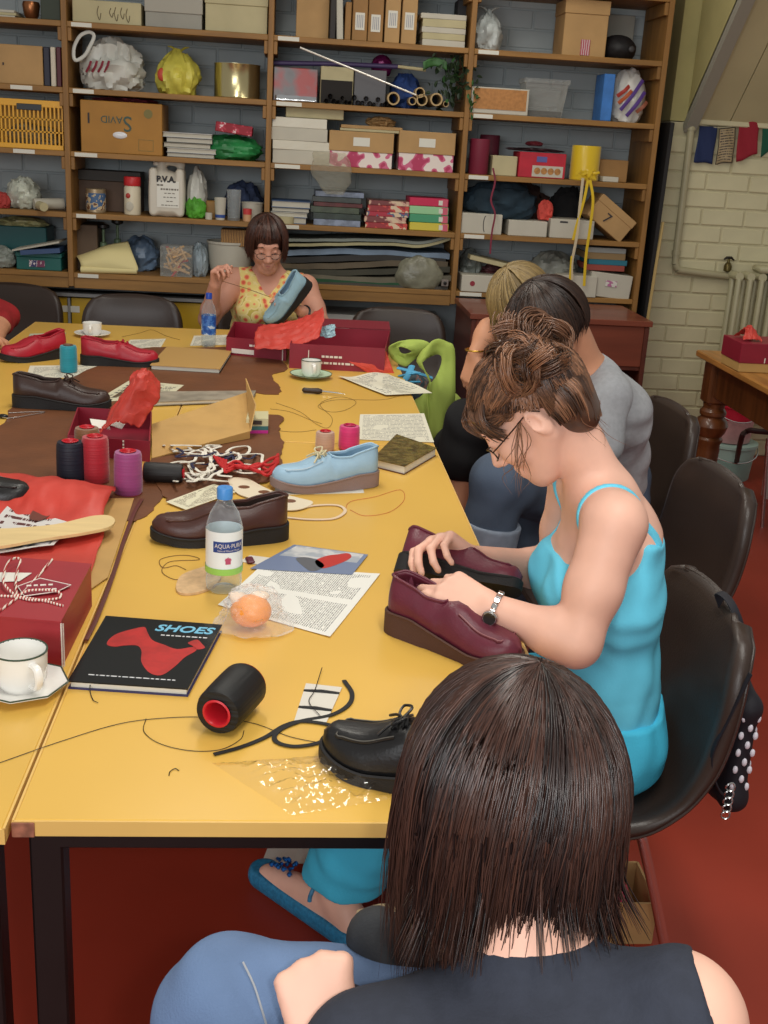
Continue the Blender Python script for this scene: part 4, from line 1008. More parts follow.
arm(S, sR, eR, wR, (0.054, 0.046, 0.040, 0.036, 0.026)); arm(S, sL, eL_, wL_, (0.052, 0.045, 0.040, 0.036, 0.026))
dh = unit(Pd(313, 966, 1.035) - wL_); tocam = unit(CAM - wL_)
hand(S, wL_, dh, -tocam, -1, [(1.55, 1.3, 0.9)] * 4, 0.9, spread=0.0, thumb_dir=unit(dh * 0.5 - tocam * 0.9))
hand(S, wR, (-0.75, 0.5, -0.1), (0, 0, -1), 1, [0.5, 0.5, 0.55, 0.6], 0.95)
hL, kL, aL = A3(0.12, 0.70, 0.53), Pd(234, 1020, 1.150), Pd(428, 1000, 1.17)
hR, kR, aR = A3(0.28, 0.70, 0.53), A3(0.36, 1.02, 0.58), A3(0.10, 1.06, 0.50)
S.cap(hL, kL, 0.075, 0.06, 0.03); S.cap(kL, aL, 0.055, 0.034, 0.02); S.cap(hR, kR, 0.075, 0.06, 0.03); S.cap(kR, aR, 0.055, 0.034, 0.02)
toeA = Pd(377, 938, 1.18); S.cap(aL, toeA, 0.03, 0.022, 0.02)
sdf_part('body', S, m_skin, rA, 0.0042)
tsh = ts.copy(0.009); tsh.plane(sR + lat * 0.030, lat + A3(0, 0, 0.1)); tsh.cap(sL, sL * 0.6 + eL_ * 0.4, 0.060, 0.058, 0.02)
nk = H.p(-0.035, 0, -0.04); tsh.cap(nbA - unit(nk - nbA) * 0.02, nbA + unit(nk - nbA) * 0.012, 0.066, 0.060, 0.02); tsh.cap(nbA + unit(nk - nbA) * 0.082, nbA + unit(nk - nbA) * 0.15, 0.072, 0.085, 0.008, op='s')
m_navy = mat('navy_jersey', (44, 48, 60), 0.85, var=0.08, scale=60, bump=0.15, bscale=300)
sdf_part('t_shirt', tsh, m_navy, rA, 0.0045, (0.0014, 45))
m_denim = mat('denim', (94, 116, 150), 0.85, var=0.2, scale=6, bump=0.25, bscale=420)
m_denimd = mat('denim_dark', (74, 86, 104), 0.85, var=0.2, scale=6, bump=0.25, bscale=420)
je = SDF(); je.cap(pe, pe + A3(0, 0, 0.07), 0.114, 0.108, 0.03, lat, 0.62); je.cap(hL, kL, 0.090, 0.075, 0.03); je.cap(kL, kL * 0.55 + aL * 0.45, 0.074, 0.062, 0.03); je.cap(kL * 0.55 + aL * 0.45, aL * 0.95 + kL * 0.05, 0.060, 0.052, 0.02)
je.cap(hR, kR, 0.09, 0.075, 0.03); je.cap(kR, aR, 0.07, 0.055, 0.03)
sdf_part('jeans', je, m_denim, rA, 0.0045, (0.0045, 44))
# stitching on the knee
mb = MB(); c0 = Pd(262, 960, 1.06); mb.tube(local(rA, catmull([Pd(243, 962, 1.075), Pd(254, 985, 1.075), Pd(262, 1010, 1.075), Pd(268, 1030, 1.08)], 6)), 0.0011, 5); mb.build('stitching', mat('denim_stitch', (168, 172, 176), 0.7), rA)
# grey canvas shoe on the tucked foot
fs = SDF(); up_ = unit(toeA - aL); fs.cap(aL, toeA, 0.040, 0.027, 0.02); fs.cap(aL - up_ * 0.02, toeA, 0.036, 0.028, 0.02); m_canv = mat('charcoal_canvas', (52, 54, 58), 0.7, var=0.12, scale=50, bump=0.15, bscale=300)
so = sdf_part('canvas_shoe', fs, m_canv, rA, 0.0045)
sdv = unit(np.cross(up_, unit(CAM - aL)))
tp_('sole_edge', mat('tan_rubber', (150, 130, 98), 0.7), so, local(rA, catmull([toeA + up_ * 0.030 - tocam * 0.01, toeA + sdv * 0.028 + up_ * 0.01, (aL + toeA) / 2 + sdv * 0.035, aL + sdv * 0.040, aL + sdv * 0.040 - up_ * 0.03], 6)), 0.0055, 8, flat=(1, 1.5))
# hair
m_hairA = hair_mat('hair_dark_brown', (24, 18, 18), (78, 50, 40), 0.33)
radA = (0.112, 0.092, 0.112)
sc_ = scalp(H, (0.106, 0.087, 0.106), ((0.075, 0, 0.0), (1.0, 0, -0.2)), rA, m_hairA, 0.005, -0.08)
def styleA(ph, rng):
    a = abs(ph); cl = math.sin(ph * 17.0) * 0.5 + math.sin(ph * 41.0 + 1.3) * 0.5      # lengths differ lock by lock
    if a < 0.6: return (88 + rng.normal(0, 4), 0.03 + 0.05 * rng.random(), 0.03)
    base = 0.105 + 0.022 * cl + 0.085 * rng.random() ** 1.6
    if a > 2.6: base *= 0.74 + 0.30 * cl
    return (98 + rng.normal(0, 7), base, 0.015 + 0.03 * rng.random())
hl = cap_hair(H, radA, (-0.50, 0.02, 1.0), 6500, styleA, 11, 0.00095)
rngA = np.random.default_rng(21)
for i in range(240):                                            # layered wisps over neck and shoulders
    g_ = i // 12; pa = -2.6 + 5.2 * ((g_ * 0.618) % 1.0); pa = math.pi + pa * 0.62
    d_ = H.R @ (np.array((math.cos(pa) * 0.104, math.sin(pa) * 0.090, -0.045))); s0 = H.p(-0.014, 0, 0.03) + d_ + rngA.normal(0, 0.004, 3); o_ = unit(d_ * A3(1, 1, 0))
    L_ = 0.075 + 0.05 * ((g_ * 0.37) % 1.0); out_ = 0.006 + 0.03 * ((g_ * 0.73) % 1.0)
    e0 = s0 + A3(0, 0, -L_) + o_ * out_ + rngA.normal(0, 0.0035, 3); hl[0].append(catmull([s0, s0 * 0.5 + e0 * 0.5 - o_ * 0.012, e0], 6)); hl[1].append(0.0012); hl[2].append(rngA.random() * 0.9)
hair_part('hair', hl, m_hairA, rA)

# ---------------------------------------------------------------- person in grey T-shirt
rC = thing('person', 'person in grey T-shirt and rolled jeans bending forward, short dark hair', 'person', (1.0, 3.4, 0.0))
H = Head((0.720, 3.06, 1.095), (-0.62, -0.20, -0.76), (-0.5, -0.1, 0.85)); HC = H
pe, wa, ch2, nb2 = A3(1.02, 3.40, 0.545), A3(0.99, 3.36, 0.67), A3(0.93, 3.26, 0.84), A3(0.835, 3.12, 0.990)
lat = unit((0.5, -0.85, 0)); sN2, sF2 = Py(606, 398, 3.02), A3(0.76, 3.32, 0.945)
S = SDF(); ts = SDF(); ts.cap(pe, wa, 0.105, 0.1, 0.04, lat, 0.68).cap(wa, ch2, 0.1, 0.11, 0.04, lat, 0.68).cap(ch2, nb2 + A3(0.03, 0.02, -0.04), 0.108, 0.065, 0.04, lat, 0.62).cap(nb2 + A3(0.03, 0.0, -0.04), sN2, 0.05, 0.052, 0.03).cap(nb2 + A3(0.02, 0.02, -0.04), sF2, 0.05, 0.052, 0.03)
S.ops += ts.ops; S.cap(H.p(-0.035, 0, -0.04), nb2, 0.054, 0.058, 0.03); H.add(S, False)
eN2, wN2 = A3(0.86, 2.96, 0.70), A3(0.74, 3.08, 0.66); eF2, wF2 = A3(0.72, 3.38, 0.74), A3(0.70, 3.20, 0.68)
arm(S, sN2, eN2, wN2); arm(S, sF2, eF2, wF2)
hand(S, wN2, (-0.7, 0.4, 0.1), (0.2, 0.5, -0.8), 1, [0.6, 0.6, 0.7, 0.7]); hand(S, wF2, (-0.6, -0.5, 0.1), (0.2, -0.5, -0.8), -1, [0.6, 0.6, 0.7, 0.7])
hN, kN, aN = A3(0.98, 3.27, 0.53), Py(500, 482, 2.94), A3(0.545, 2.96, 0.28)
hF, kF, aF = A3(0.99, 3.46, 0.53), A3(0.68, 3.16, 0.56), A3(0.80, 3.04, 0.12)
kM, aM = Py(570, 490, 2.92), A3(0.60, 2.98, 0.12)
for a, b, c in ((hN, kN, aN), (hF, kF, aF)): S.cap(a, b, 0.07, 0.055, 0.03); S.cap(b, c, 0.05, 0.033, 0.02); S.cap(c, c + A3(-0.14, -0.05, -0.06), 0.032, 0.024, 0.02)
sdf_part('body', S, m_skin2, rC, 0.005)
tg_ = ts.copy(0.008); tg_.cap(sN2, sN2 * 0.42 + eN2 * 0.58, 0.066, 0.064, 0.02); tg_.cap(sF2, sF2 * 0.45 + eF2 * 0.55, 0.064, 0.062, 0.02)
dn = unit(H.p(-0.035, 0, -0.04) - nb2); tg_.cap(nb2 + dn * 0.05, nb2 + dn * 0.16, 0.078, 0.08, 0.008, op='s')
sdf_part('t_shirt', tg_, mat('grey_marl', (166, 168, 172), 0.85, var=0.06, scale=80, bump=0.12, bscale=300), rC, 0.005, (0.005, 38))
jn = SDF(); jn.cap(pe, pe + A3(0, 0, 0.06), 0.115, 0.108, 0.03, lat, 0.66); jn.cap(hN, kN, 0.092, 0.080, 0.03); jn.cap(kN, kN * 0.4 + aN * 0.6, 0.078, 0.070, 0.02); jn.cap(hF, kF, 0.09, 0.075, 0.03); jn.cap(kF, aF, 0.07, 0.06, 0.02)
sdf_part('jeans', jn, m_denimd, rC, 0.005, (0.004, 42))
cf = SDF(); cf.cap(kN * 0.70 + aN * 0.30, kN * 0.44 + aN * 0.56, 0.086, 0.084, 0.01); q_ = unit(aN - kN); cf.plane(kN * 0.72 + aN * 0.28, -q_); cf.plane(kN * 0.40 + aN * 0.60, q_)
sdf_part('rolled_cuff', cf, mat('denim_inside', (140, 150, 166), 0.85, var=0.1, scale=30), rC, 0.005)
for an in (aN, aF):
    f = SDF(); b0 = A3(0, 0, -0.055) if an is aF else A3(0, 0, -0.05); f.cap(an + b0 + A3(0.03, 0, 0), an + b0 + A3(-0.14, -0.05, -0.012), 0.042, 0.036, 0.02); f.plane((0, 0, 0.004), (0, 0, -1)); f.plane(an + A3(0, 0, -0.012), (0, 0, 1)); sdf_part('shoe', f, ramp_mat('white_black_shoe', [(0, (40, 40, 44)), (0.40, (220, 220, 216))], scale=22), rC, 0.006)
m_hairC = hair_mat('hair_near_black', (30, 20, 16), (74, 52, 40), 0.36)
scalp(H, (0.112, 0.088, 0.108), ((0.075, 0, 0.0), (1, 0, -0.35)), rC, m_hairC, 0.006, -0.05)
hl = cap_hair(H, (0.114, 0.092, 0.112), (-0.35, 0.1, 1.0), 1700, lambda ph, rng: (98 + rng.normal(0, 6), 0.015 + 0.02 * rng.random(), 0.02), 12, 0.0019)
hair_part('hair', hl, m_hairC, rC)

# ---------------------------------------------------------------- fair haired person behind
rD = thing('person', 'fair haired person in black leaning forward behind the dark haired one', 'person', (0.88, 4.05, 0.0))
H = Head((0.765, 3.72, 1.065), (-0.60, -0.45, -0.66), (-0.4, -0.2, 0.9))
pe, wa, ch2, nb2 = A3(0.92, 4.06, 0.54), A3(0.90, 4.02, 0.66), A3(0.87, 3.93, 0.80), A3(0.83, 3.83, 0.95)
lat = unit((0.55, -0.8, 0)); sN3, sF3 = A3(0.93, 3.74, 0.90), A3(0.71, 3.90, 0.935)
ts = SDF(); ts.cap(pe, wa, 0.105, 0.09, 0.04, lat, 0.66).cap(wa, ch2, 0.09, 0.10, 0.04, lat, 0.68).cap(ch2, nb2 + A3(0.01, 0.02, -0.04), 0.1, 0.055, 0.04, lat, 0.62).cap(nb2 + A3(0, 0, -0.04), sN3, 0.045, 0.05, 0.03).cap(nb2 + A3(0, 0, -0.04), sF3, 0.045, 0.05, 0.03)
S = SDF(); S.ops += ts.ops; S.cap(H.p(-0.035, 0, -0.04), nb2, 0.05, 0.054, 0.03); H.add(S, False)
eF3, wF3 = Py(496, 312, 3.72), Py(474, 356, 3.70); eF3 = A3(0.672, 3.76, 0.98)
arm(S, sF3, eF3, wF3, (0.046, 0.04, 0.036, 0.033, 0.024)); hand(S, wF3, (-0.15, -0.25, -1), (0.6, 0.5, 0.2), 1, [0.5, 0.5, 0.6, 0.6], 0.95)
arm(S, sN3, A3(0.98, 3.60, 0.74), A3(0.82, 3.50, 0.68)); hand(S, A3(0.82, 3.50, 0.68), (-0.8, 0.1, 0), (0, 0.3, -1), 1, [0.5] * 4)
hN, kN, aN = A3(0.86, 3.98, 0.53), Py(470, 425, 3.66), A3(0.56, 3.62, 0.12); hF, kF, aF = A3(0.90, 4.12, 0.53), A3(0.60, 3.78, 0.56), A3(0.57, 3.80, 0.10)
for a, b, c in ((hN, kN, aN), (hF, kF, aF)): S.cap(a, b, 0.07, 0.056, 0.03); S.cap(b, c, 0.052, 0.033, 0.02); S.cap(c, c + A3(-0.14, -0.05, -0.06), 0.032, 0.024, 0.02)
sdf_part('body', S, m_skin2, rD, 0.005)
m_black = mat('black_cotton', (24, 23, 25), 0.9, var=0.1, scale=20)
tg_ = ts.copy(0.008); tg_.cap(sN3, A3(0.95, 3.68, 0.86), 0.06, 0.058, 0.02); sdf_part('top', tg_, m_black, rD, 0.006, (0.003, 40))
jn = SDF(); jn.cap(pe, pe + A3(0, 0, 0.06), 0.115, 0.105, 0.03, lat, 0.66); jn.cap(hN, kN, 0.092, 0.085, 0.03); jn.cap(kN, kN * 0.80 + aN * 0.20, 0.085, 0.09, 0.03); jn.cap(hF, kF, 0.09, 0.08, 0.03); jn.cap(kF, kF * 0.8 + aF * 0.2, 0.08, 0.085, 0.03); jn.cap((hN + hF) / 2, (kN + kF) / 2, 0.07, 0.07, 0.03)
sdf_part('skirt', jn, m_black, rD, 0.006, (0.004, 40))
for an in (aN, aF):
    f = SDF(); f.cap(an + A3(0.03, 0, -0.07), an + A3(-0.14, -0.05, -0.075), 0.04, 0.034, 0.02); f.plane((0, 0, 0.004), (0, 0, -1)); sdf_part('shoe', f, m_blk, rD, 0.006)
m_hairD = hair_mat('hair_dark_blonde', (100, 82, 50), (176, 150, 100), 0.42)
scalp(H, (0.108, 0.086, 0.106), ((0.07, 0, 0.0), (1, 0, -0.35)), rD, m_hairD, 0.006, -0.06)
hl = cap_hair(H, (0.112, 0.09, 0.11), (-0.15, 0.0, 1.0), 1100, lambda ph, rng: (98 + rng.normal(0, 5), 0.04 + 0.03 * rng.random(), 0.02), 13, 0.002)
hair_part('hair', hl, m_hairD, rD)
mb = MB(); ring = [wF3 + A3(0.03 * math.cos(a), 0.03 * math.sin(a), 0.02) for a in np.linspace(0, 6.283, 16, endpoint=False)]; mb.tube(ring, 0.003, 6, closed=True)
tag(mb.build('bangle', mat('gold', (200, 160, 70), 0.3, metal=1.0)), 'thin gold bangle on the wrist of the person in black', 'bangle')

# ---------------------------------------------------------------- woman in floral top at the table end
rF = thing('person', 'person in yellow and orange floral top with a dark bob, stitching a pale blue shoe', 'person', (-0.10, 5.32, 0.0))
H = Head((-0.105, 5.225, 1.082), (0.10, -0.92, -0.36), (0.0, -0.2, 1), k=0.96); HF = H
pe, wa, ch2, nb2 = A3(-0.09, 5.34, 0.54), A3(-0.09, 5.34, 0.66), A3(-0.085, 5.325, 0.82), A3(-0.095, 5.29, 0.975)
sR4, sL4 = A3(-0.245, 5.29, 0.915), A3(0.075, 5.28, 0.90)
ts = SDF(); ts.cap(pe, wa, 0.12, 0.115, 0.04, (1, 0, 0), 0.72).cap(wa, ch2, 0.115, 0.115, 0.04, (1, 0, 0), 0.72).cap(ch2, nb2 + A3(0, 0.01, -0.05), 0.112, 0.06, 0.04, (1, 0, 0), 0.66).cap(nb2 + A3(0, 0.01, -0.05), sR4, 0.045, 0.052, 0.03).cap(nb2 + A3(0, 0.01, -0.05), sL4, 0.045, 0.052, 0.03)
for q in (-1, 1): ts.ell((-0.085 + q * 0.075, 5.225, 0.79), (0.072, 0.065, 0.072), None, 0.03)
S = SDF(); S.ops += ts.ops; S.cap(H.p(-0.035, 0, -0.04), nb2, 0.053, 0.057, 0.03); H.add(S)
eR4, wR4 = A3(-0.360, 5.20, 0.745), A3(-0.325, 5.07, 0.915); eL4, wL4 = A3(0.150, 5.16, 0.74), A3(0.060, 5.035, 0.825)
arm(S, sR4, eR4, wR4, (0.056, 0.05, 0.043, 0.039, 0.027)); arm(S, sL4, eL4, wL4, (0.056, 0.05, 0.043, 0.039, 0.027))
hand(S, wR4, (0.12, -0.25, 0.75), (0.6, -0.5, 0.1), 1, [(0.9, 1.0, 0.6), (1.1, 1.1, 0.7), (1.2, 1.2, 0.7), (1.2, 1.2, 0.7)], 0.9)
hand(S, wL4, (-0.55, -0.25, 0.45), (-0.4, -0.2, -0.75), -1, [0.45, 0.45, 0.5, 0.5], 0.92)
for a, b, c in ((A3(-0.17, 5.30, 0.53), A3(-0.2, 4.98, 0.55), A3(-0.2, 5.0, 0.1)), (A3(-0.01, 5.30, 0.53), A3(0.02, 4.98, 0.55), A3(0.02, 5.0, 0.1))):
    S.cap(a, b, 0.07, 0.056, 0.03); S.cap(b, c, 0.052, 0.033, 0.02); S.cap(c, c + A3(0, -0.14, -0.06), 0.032, 0.024, 0.02)
sdf_part('body', S, m_skin3, rF, 0.005)
tk = ts.copy(0.007); 
for s_, q in ((sR4, -1), (sL4, 1)): tk.ell(s_ + A3(q * 0.035, -0.01, 0.0), (0.062, 0.085, 0.09), None, 0.012, op='s')
tk.cap(nb2 + A3(0, -0.05, 0.03), A3(-0.095, 5.17, 0.86), 0.082, 0.03, 0.012, op='s'); tk.cap(nb2 + A3(0, 0, 0.02), nb2 + A3(0, 0, 0.1), 0.082, 0.09, 0.01, op='s')
m_flo = ramp_mat('floral_print', [(0.0, (214, 92, 70)), (0.22, (228, 146, 96)), (0.36, (226, 206, 128)), (0.62, (232, 214, 150)), (0.8, (196, 176, 84))], tex='voronoi', scale=30.0, rough=0.8)
sdf_part('floral_top', tk, m_flo, rF, 0.005, (0.003, 50))
jn = SDF(); jn.cap(pe, pe + A3(0, 0, 0.05), 0.128, 0.12, 0.03, (1, 0, 0), 0.7); jn.cap(A3(-0.17, 5.3, 0.53), A3(-0.2, 4.98, 0.55), 0.09, 0.075, 0.03); jn.cap(A3(-0.01, 5.3, 0.53), A3(0.02, 4.98, 0.55), 0.09, 0.075, 0.03)
jn.cap(A3(-0.2, 4.98, 0.55), A3(-0.2, 5.0, 0.12), 0.072, 0.06, 0.02); jn.cap(A3(0.02, 4.98, 0.55), A3(0.02, 5.0, 0.12), 0.072, 0.06, 0.02); sdf_part('trousers', jn, m_black, rF, 0.006)
eyes(H, rF); gF = spectacles(H, rF, 0.008); tag(gF, 'thin spectacles on the face of the person in the floral top', 'spectacles')
m_hairF = hair_mat('hair_dark_red_brown', (36, 20, 16), (92, 54, 40), 0.36)
scalp(H, (0.108, 0.088, 0.106), ((0.068, 0, 0.0), (1, 0, -0.75)), rF, m_hairF, 0.005, -0.05)
def styleF(ph, rng):
    a = abs(ph)
    if a < 0.75: return (66 + rng.normal(0, 5), 0.012 + 0.01 * rng.random(), 0.02)
    return (95 + rng.normal(0, 5), 0.045 + 0.03 * rng.random(), 0.03)
hl = cap_hair(H, (0.112, 0.093, 0.110), (-0.1, 0.0, 1.0), 1600, styleF, 14, 0.0019); hair_part('hair', hl, m_hairF, rF)
mb = MB(); a_ = wL4 + (eL4 - wL4) * 0.08; f_ = frame(unit(eL4 - wL4)); mb.tube([a_ + 0.031 * (f_[:, 0] * math.cos(t) + f_[:, 1] * math.sin(t)) for t in np.linspace(0, 6.283, 20, endpoint=False)], 0.004, 6, closed=True, flat=(0.7, 1.6))
tag(mb.build('wrist_watch', mat('dark_strap', (30, 28, 30), 0.5)), 'dark strapped watch on the wrist holding the pale blue shoe', 'watch')

# ---------------------------------------------------------------- person at the left edge, only a hand and red sleeve in view
rE = thing('person', 'person in a red top whose hand holds a red shoe over the table edge', 'person', (-1.55, 4.45, 0.0))
H = Head((-1.42, 4.52, 1.18), (0.9, 0.1, -0.4)); pe, wa, ch2, nb2 = A3(-1.60, 4.45, 0.54), A3(-1.59, 4.45, 0.66), A3(-1.55, 4.47, 0.84), A3(-1.49, 4.5, 1.02)
sL5, sR5 = A3(-1.48, 4.66, 0.96), A3(-1.50, 4.31, 0.96)
ts = SDF(); ts.cap(pe, wa, 0.11, 0.1, 0.04, (0, 1, 0), 0.68).cap(wa, ch2, 0.1, 0.11, 0.04, (0, 1, 0), 0.68).cap(ch2, nb2 + A3(0, 0, -0.05), 0.108, 0.06, 0.04, (0, 1, 0), 0.62).cap(nb2 + A3(0, 0, -0.05), sL5, 0.045, 0.052, 0.03).cap(nb2 + A3(0, 0, -0.05), sR5, 0.045, 0.052, 0.03)
S = SDF(); S.ops += ts.ops; S.cap(H.p(-0.035, 0, -0.04), nb2, 0.053, 0.057, 0.03); H.add(S)
eL5, wL5 = Py(6, 318, 4.82), A3(-1.075, 4.52, 0.83); eL5 = A3(-1.185, 4.86, 0.775); wL5 = Py(-9, 351, 4.40); eR5, wR5 = A3(-1.40, 4.22, 0.78), A3(-1.16, 4.25, 0.80)
arm(S, sL5, eL5, wL5); arm(S, sR5, eR5, wR5); hand(S, wL5, (0.95, 0.1, -0.02), (0.0, -0.25, -1), -1, [(0.5, 0.6, 0.4)] * 4, 1.0); hand(S, wR5, (0.8, 0.3, -0.1), (0, 0, -1), 1, [0.5] * 4)
for yy in (4.36, 4.54):
    S.cap((-1.58, yy, 0.53), (-1.20, yy, 0.55), 0.07, 0.056, 0.03); S.cap((-1.20, yy, 0.55), (-1.2, yy, 0.10), 0.052, 0.033, 0.02); S.cap((-1.2, yy, 0.1), (-1.06, yy, 0.04), 0.032, 0.024, 0.02)
sdf_part('body', S, m_skin2, rE, 0.005)
tg_ = ts.copy(0.008); tg_.cap(sL5, eL5, 0.062, 0.058, 0.02); tg_.cap(eL5, eL5 * 0.75 + wL5 * 0.25, 0.058, 0.05, 0.02); tg_.cap(sR5, eR5, 0.06, 0.055, 0.02)
sdf_part('red_top', tg_, mat('red_knit', (150, 28, 34), 0.8, var=0.15, scale=12), rE, 0.006, (0.004, 40))
jn = SDF(); jn.cap(pe, pe + A3(0, 0, 0.06), 0.118, 0.108, 0.03, (0, 1, 0), 0.66)
for yy in (4.36, 4.54): jn.cap((-1.58, yy, 0.53), (-1.20, yy, 0.55), 0.09, 0.074, 0.03); jn.cap((-1.20, yy, 0.55), (-1.2, yy, 0.12), 0.072, 0.06, 0.02)
sdf_part('trousers', jn, m_black, rE, 0.007)
scalp(H, (0.108, 0.088, 0.106), ((0.07, 0, 0.0), (1, 0, -0.5)), rE, m_hairC, 0.006, -0.05)
# ================================================================== THINGS ON THE TABLES
m_maroon = mat('maroon_leather', (96, 34, 50), 0.42, var=0.08, scale=20, bump=0.15, bscale=240)
m_brownl = mat('brown_leather', (72, 42, 36), 0.38, var=0.10, scale=20, bump=0.12, bscale=240)
m_dbrown = mat('dark_brown_leather', (56, 36, 30), 0.40, var=0.1, scale=20, bump=0.12, bscale=240)
m_redl = mat('red_leather', (168, 26, 44), 0.40, var=0.08, scale=20, bump=0.1, bscale=240)
m_bluel = mat('pale_blue_leather', (152, 184, 206), 0.55, var=0.05, scale=20, bump=0.1, bscale=240)
m_blackl = mat('black_leather', (26, 25, 26), 0.36, var=0.1, scale=20, bump=0.12, bscale=240)
m_sblk = mat('black_sole', (30, 28, 28), 0.7, bump=0.2, bscale=300); m_sbrn = mat('brown_crepe_sole', (78, 50, 40), 0.7, bump=0.25, bscale=260); m_sgrey = mat('taupe_crepe_sole', (140, 118, 112), 0.75, bump=0.25, bscale=260)
m_lace_c = mat('cream_lace', (206, 196, 160), 0.7); m_seam = mat('seam_thread', (150, 100, 100), 0.6)
def make_shoe(label, upper, sole, lining, lace=None, L=0.275, W=0.092, wedge=0.036, toe=0.018, opening=0.50, apron=True, tongue=True, insole=None, seam=None, tie=True, group=None):
    """moccasin shoe, heel at -x, toe at +x, resting on z = 0"""
    t = thing('shoe', label, 'shoe', group=group)
    hw = lambda u: W / 2 * (0.70 + 0.30 * math.sin(min(1, max(0, (u - 0.05) / 0.62)) * math.pi / 2) ** 1.3 if u < 0.67 else 1.0) * (math.sqrt(max(0.0, 1 - ((u - 0.72) / 0.28) ** 2)) if u > 0.72 else 1.0) * (math.sqrt(max(0.0, 1 - ((0.10 - u) / 0.10) ** 2)) if u < 0.10 else 1.0)
    yc = lambda u: 0.010 * math.sin(u * math.pi) - 0.004
    sz = lambda u: wedge + (toe - wedge) * min(1, max(0, (u - 0.25) / 0.45)) ** 0.9
    tlift = lambda u: 0.010 * max(0, (u - 0.72) / 0.28) ** 2
    us = np.concatenate([np.array([0.0, 0.006, 0.02, 0.045, 0.08]), np.linspace(0.12, 0.86, 22), np.array([0.90, 0.935, 0.962, 0.982, 0.994, 1.0])])
    # sole
    sb = MB(); V = []; n = 12
    for u in us:
        w = hw(u) + 0.004; x = (u - 0.5) * L; x += 0.004 * (1 if u > 0.9 else -1 if u < 0.1 else 0)
        for (a, z) in ((-1, tlift(u)), (-1.0, sz(u) * 0.5 + tlift(u)), (-1, sz(u) + tlift(u)), (1, sz(u) + tlift(u)), (1.0, sz(u) * 0.5 + tlift(u)), (1, tlift(u))):
            wob = 0.0012 * (1 if int(u * 60) % 2 else -1) if z == tlift(u) and 0.02 < u < 0.98 else 0
            V.append((x, yc(u) + a * (w + wob), z))
    F = []; N = len(us)
    for i in range(N - 1):
        for k in range(6): k2 = (k + 1) % 6; F.append((i * 6 + k, (i + 1) * 6 + k, (i + 1) * 6 + k2, i * 6 + k2))
    F.append(tuple(range(6))); F.append(tuple((N - 1) * 6 + k for k in range(6))[::-1]); sb.add(V, F); sb.build('sole', sole, t, smooth=35)
    wl = MB(); ring = [((u - 0.5) * L, yc(u) + hw(u) + 0.004, sz(u) + tlift(u)) for u in us] + [((u - 0.5) * L, yc(u) - hw(u) - 0.004, sz(u) + tlift(u)) for u in us[::-1]]; wl.tube(ring, 0.0028, 5, closed=True); wl.build('welt', sole, t)
    # upper
    top = lambda u: float(np.interp(u, [0, 0.05, 0.15, 0.30, 0.42, 0.52, 0.62, 0.74, 0.86, 0.95, 1.0], [0.060, 0.064, 0.058, 0.048, 0.052, 0.062, 0.054, 0.042, 0.036, 0.030, 0.012]))
    op = lambda u: 0.0 if u > opening else hw(u) * 0.66 * math.sqrt(max(0.0, 1 - (u / opening) ** 6)) * min(1, 0.55 + u / 0.12)
    M_ = 12; ub = MB(); V = []
    for u in us:
        w = max(hw(u), 0.0015); x = (u - 0.5) * L; z0 = sz(u) + tlift(u) - 0.001; hh = top(u); o = op(u)
        if u < 0.02: x += 0.0
        row = []
        for j in range(M_ + 1):
            v = j / M_; a = v * math.pi / 2
            y = o + (w - o) * (math.cos(a) ** 0.62); z = hh * (math.sin(a) ** 0.85)
            if u < opening and o > 0.004: y = o + (w * (1 + 0.10 * math.sin(math.pi * v)) - o) * (1 - v ** 2.6)
            if u < opening and o > 0.004: z = hh * v
            if u > opening + 0.1 and v > 0.75 and apron: z += 0.0022
            row.append((y, z))
        for y, z in row: V.append((x, yc(u) + y, z0 + z))
        for y, z in row[::-1]: V.append((x, yc(u) - y, z0 + z))
    K = 2 * (M_ + 1); F = []
    for i in range(N - 1):
        ui = us[i + 1]
        for k in range(K - 1):
            if k == M_ and us[i] < opening - 0.005: continue
            F.append((i * K + k, i * K + k + 1, (i + 1) * K + k + 1, (i + 1) * K + k))
    ub.add(V, F); uo = ub.build('upper', upper, t, smooth=60, solid=0.004, off=-1)
    Vn = np.array(V)
    if lining:
        lb = MB(); Vl = Vn.copy(); Vl[:, 1] = yc(0.5) + (Vl[:, 1] - yc(0.5)) * 0.90; Vl[:, 0] *= 0.975; Vl[:, 2] -= 0.004
        i1 = int(np.searchsorted(us, 0.62)); Fl = [f[::-1] for f in F if max(f) < (i1 + 1) * K]; lb.add(Vl[: (i1 + 1) * K], Fl); lb.build('lining', lining, t, smooth=60)
        fb = MB(); fb.add([((u - 0.5) * L * 0.97, yc(u) + s_ * hw(u) * 0.93, sz(u) + 0.004) for u in us[2:i1 + 4] for s_ in (-1, 1)], [(2 * i, 2 * i + 1, 2 * i + 3, 2 * i + 2) for i in range(len(us[2:i1 + 4]) - 1)]); fb.build('insole', lining, t, smooth=0)
    rim = [Vn[i * K + M_] for i in range(N) if us[i] <= opening] ; rim2 = [Vn[i * K + M_ + 1] for i in range(N) if us[i] <= opening]
    cb_ = MB(); cb_.tube(catmull(rim[1:] + rim2[1:][::-1], 2, closed=True), 0.0032, 6, closed=True); cb_.build('collar', upper, t)
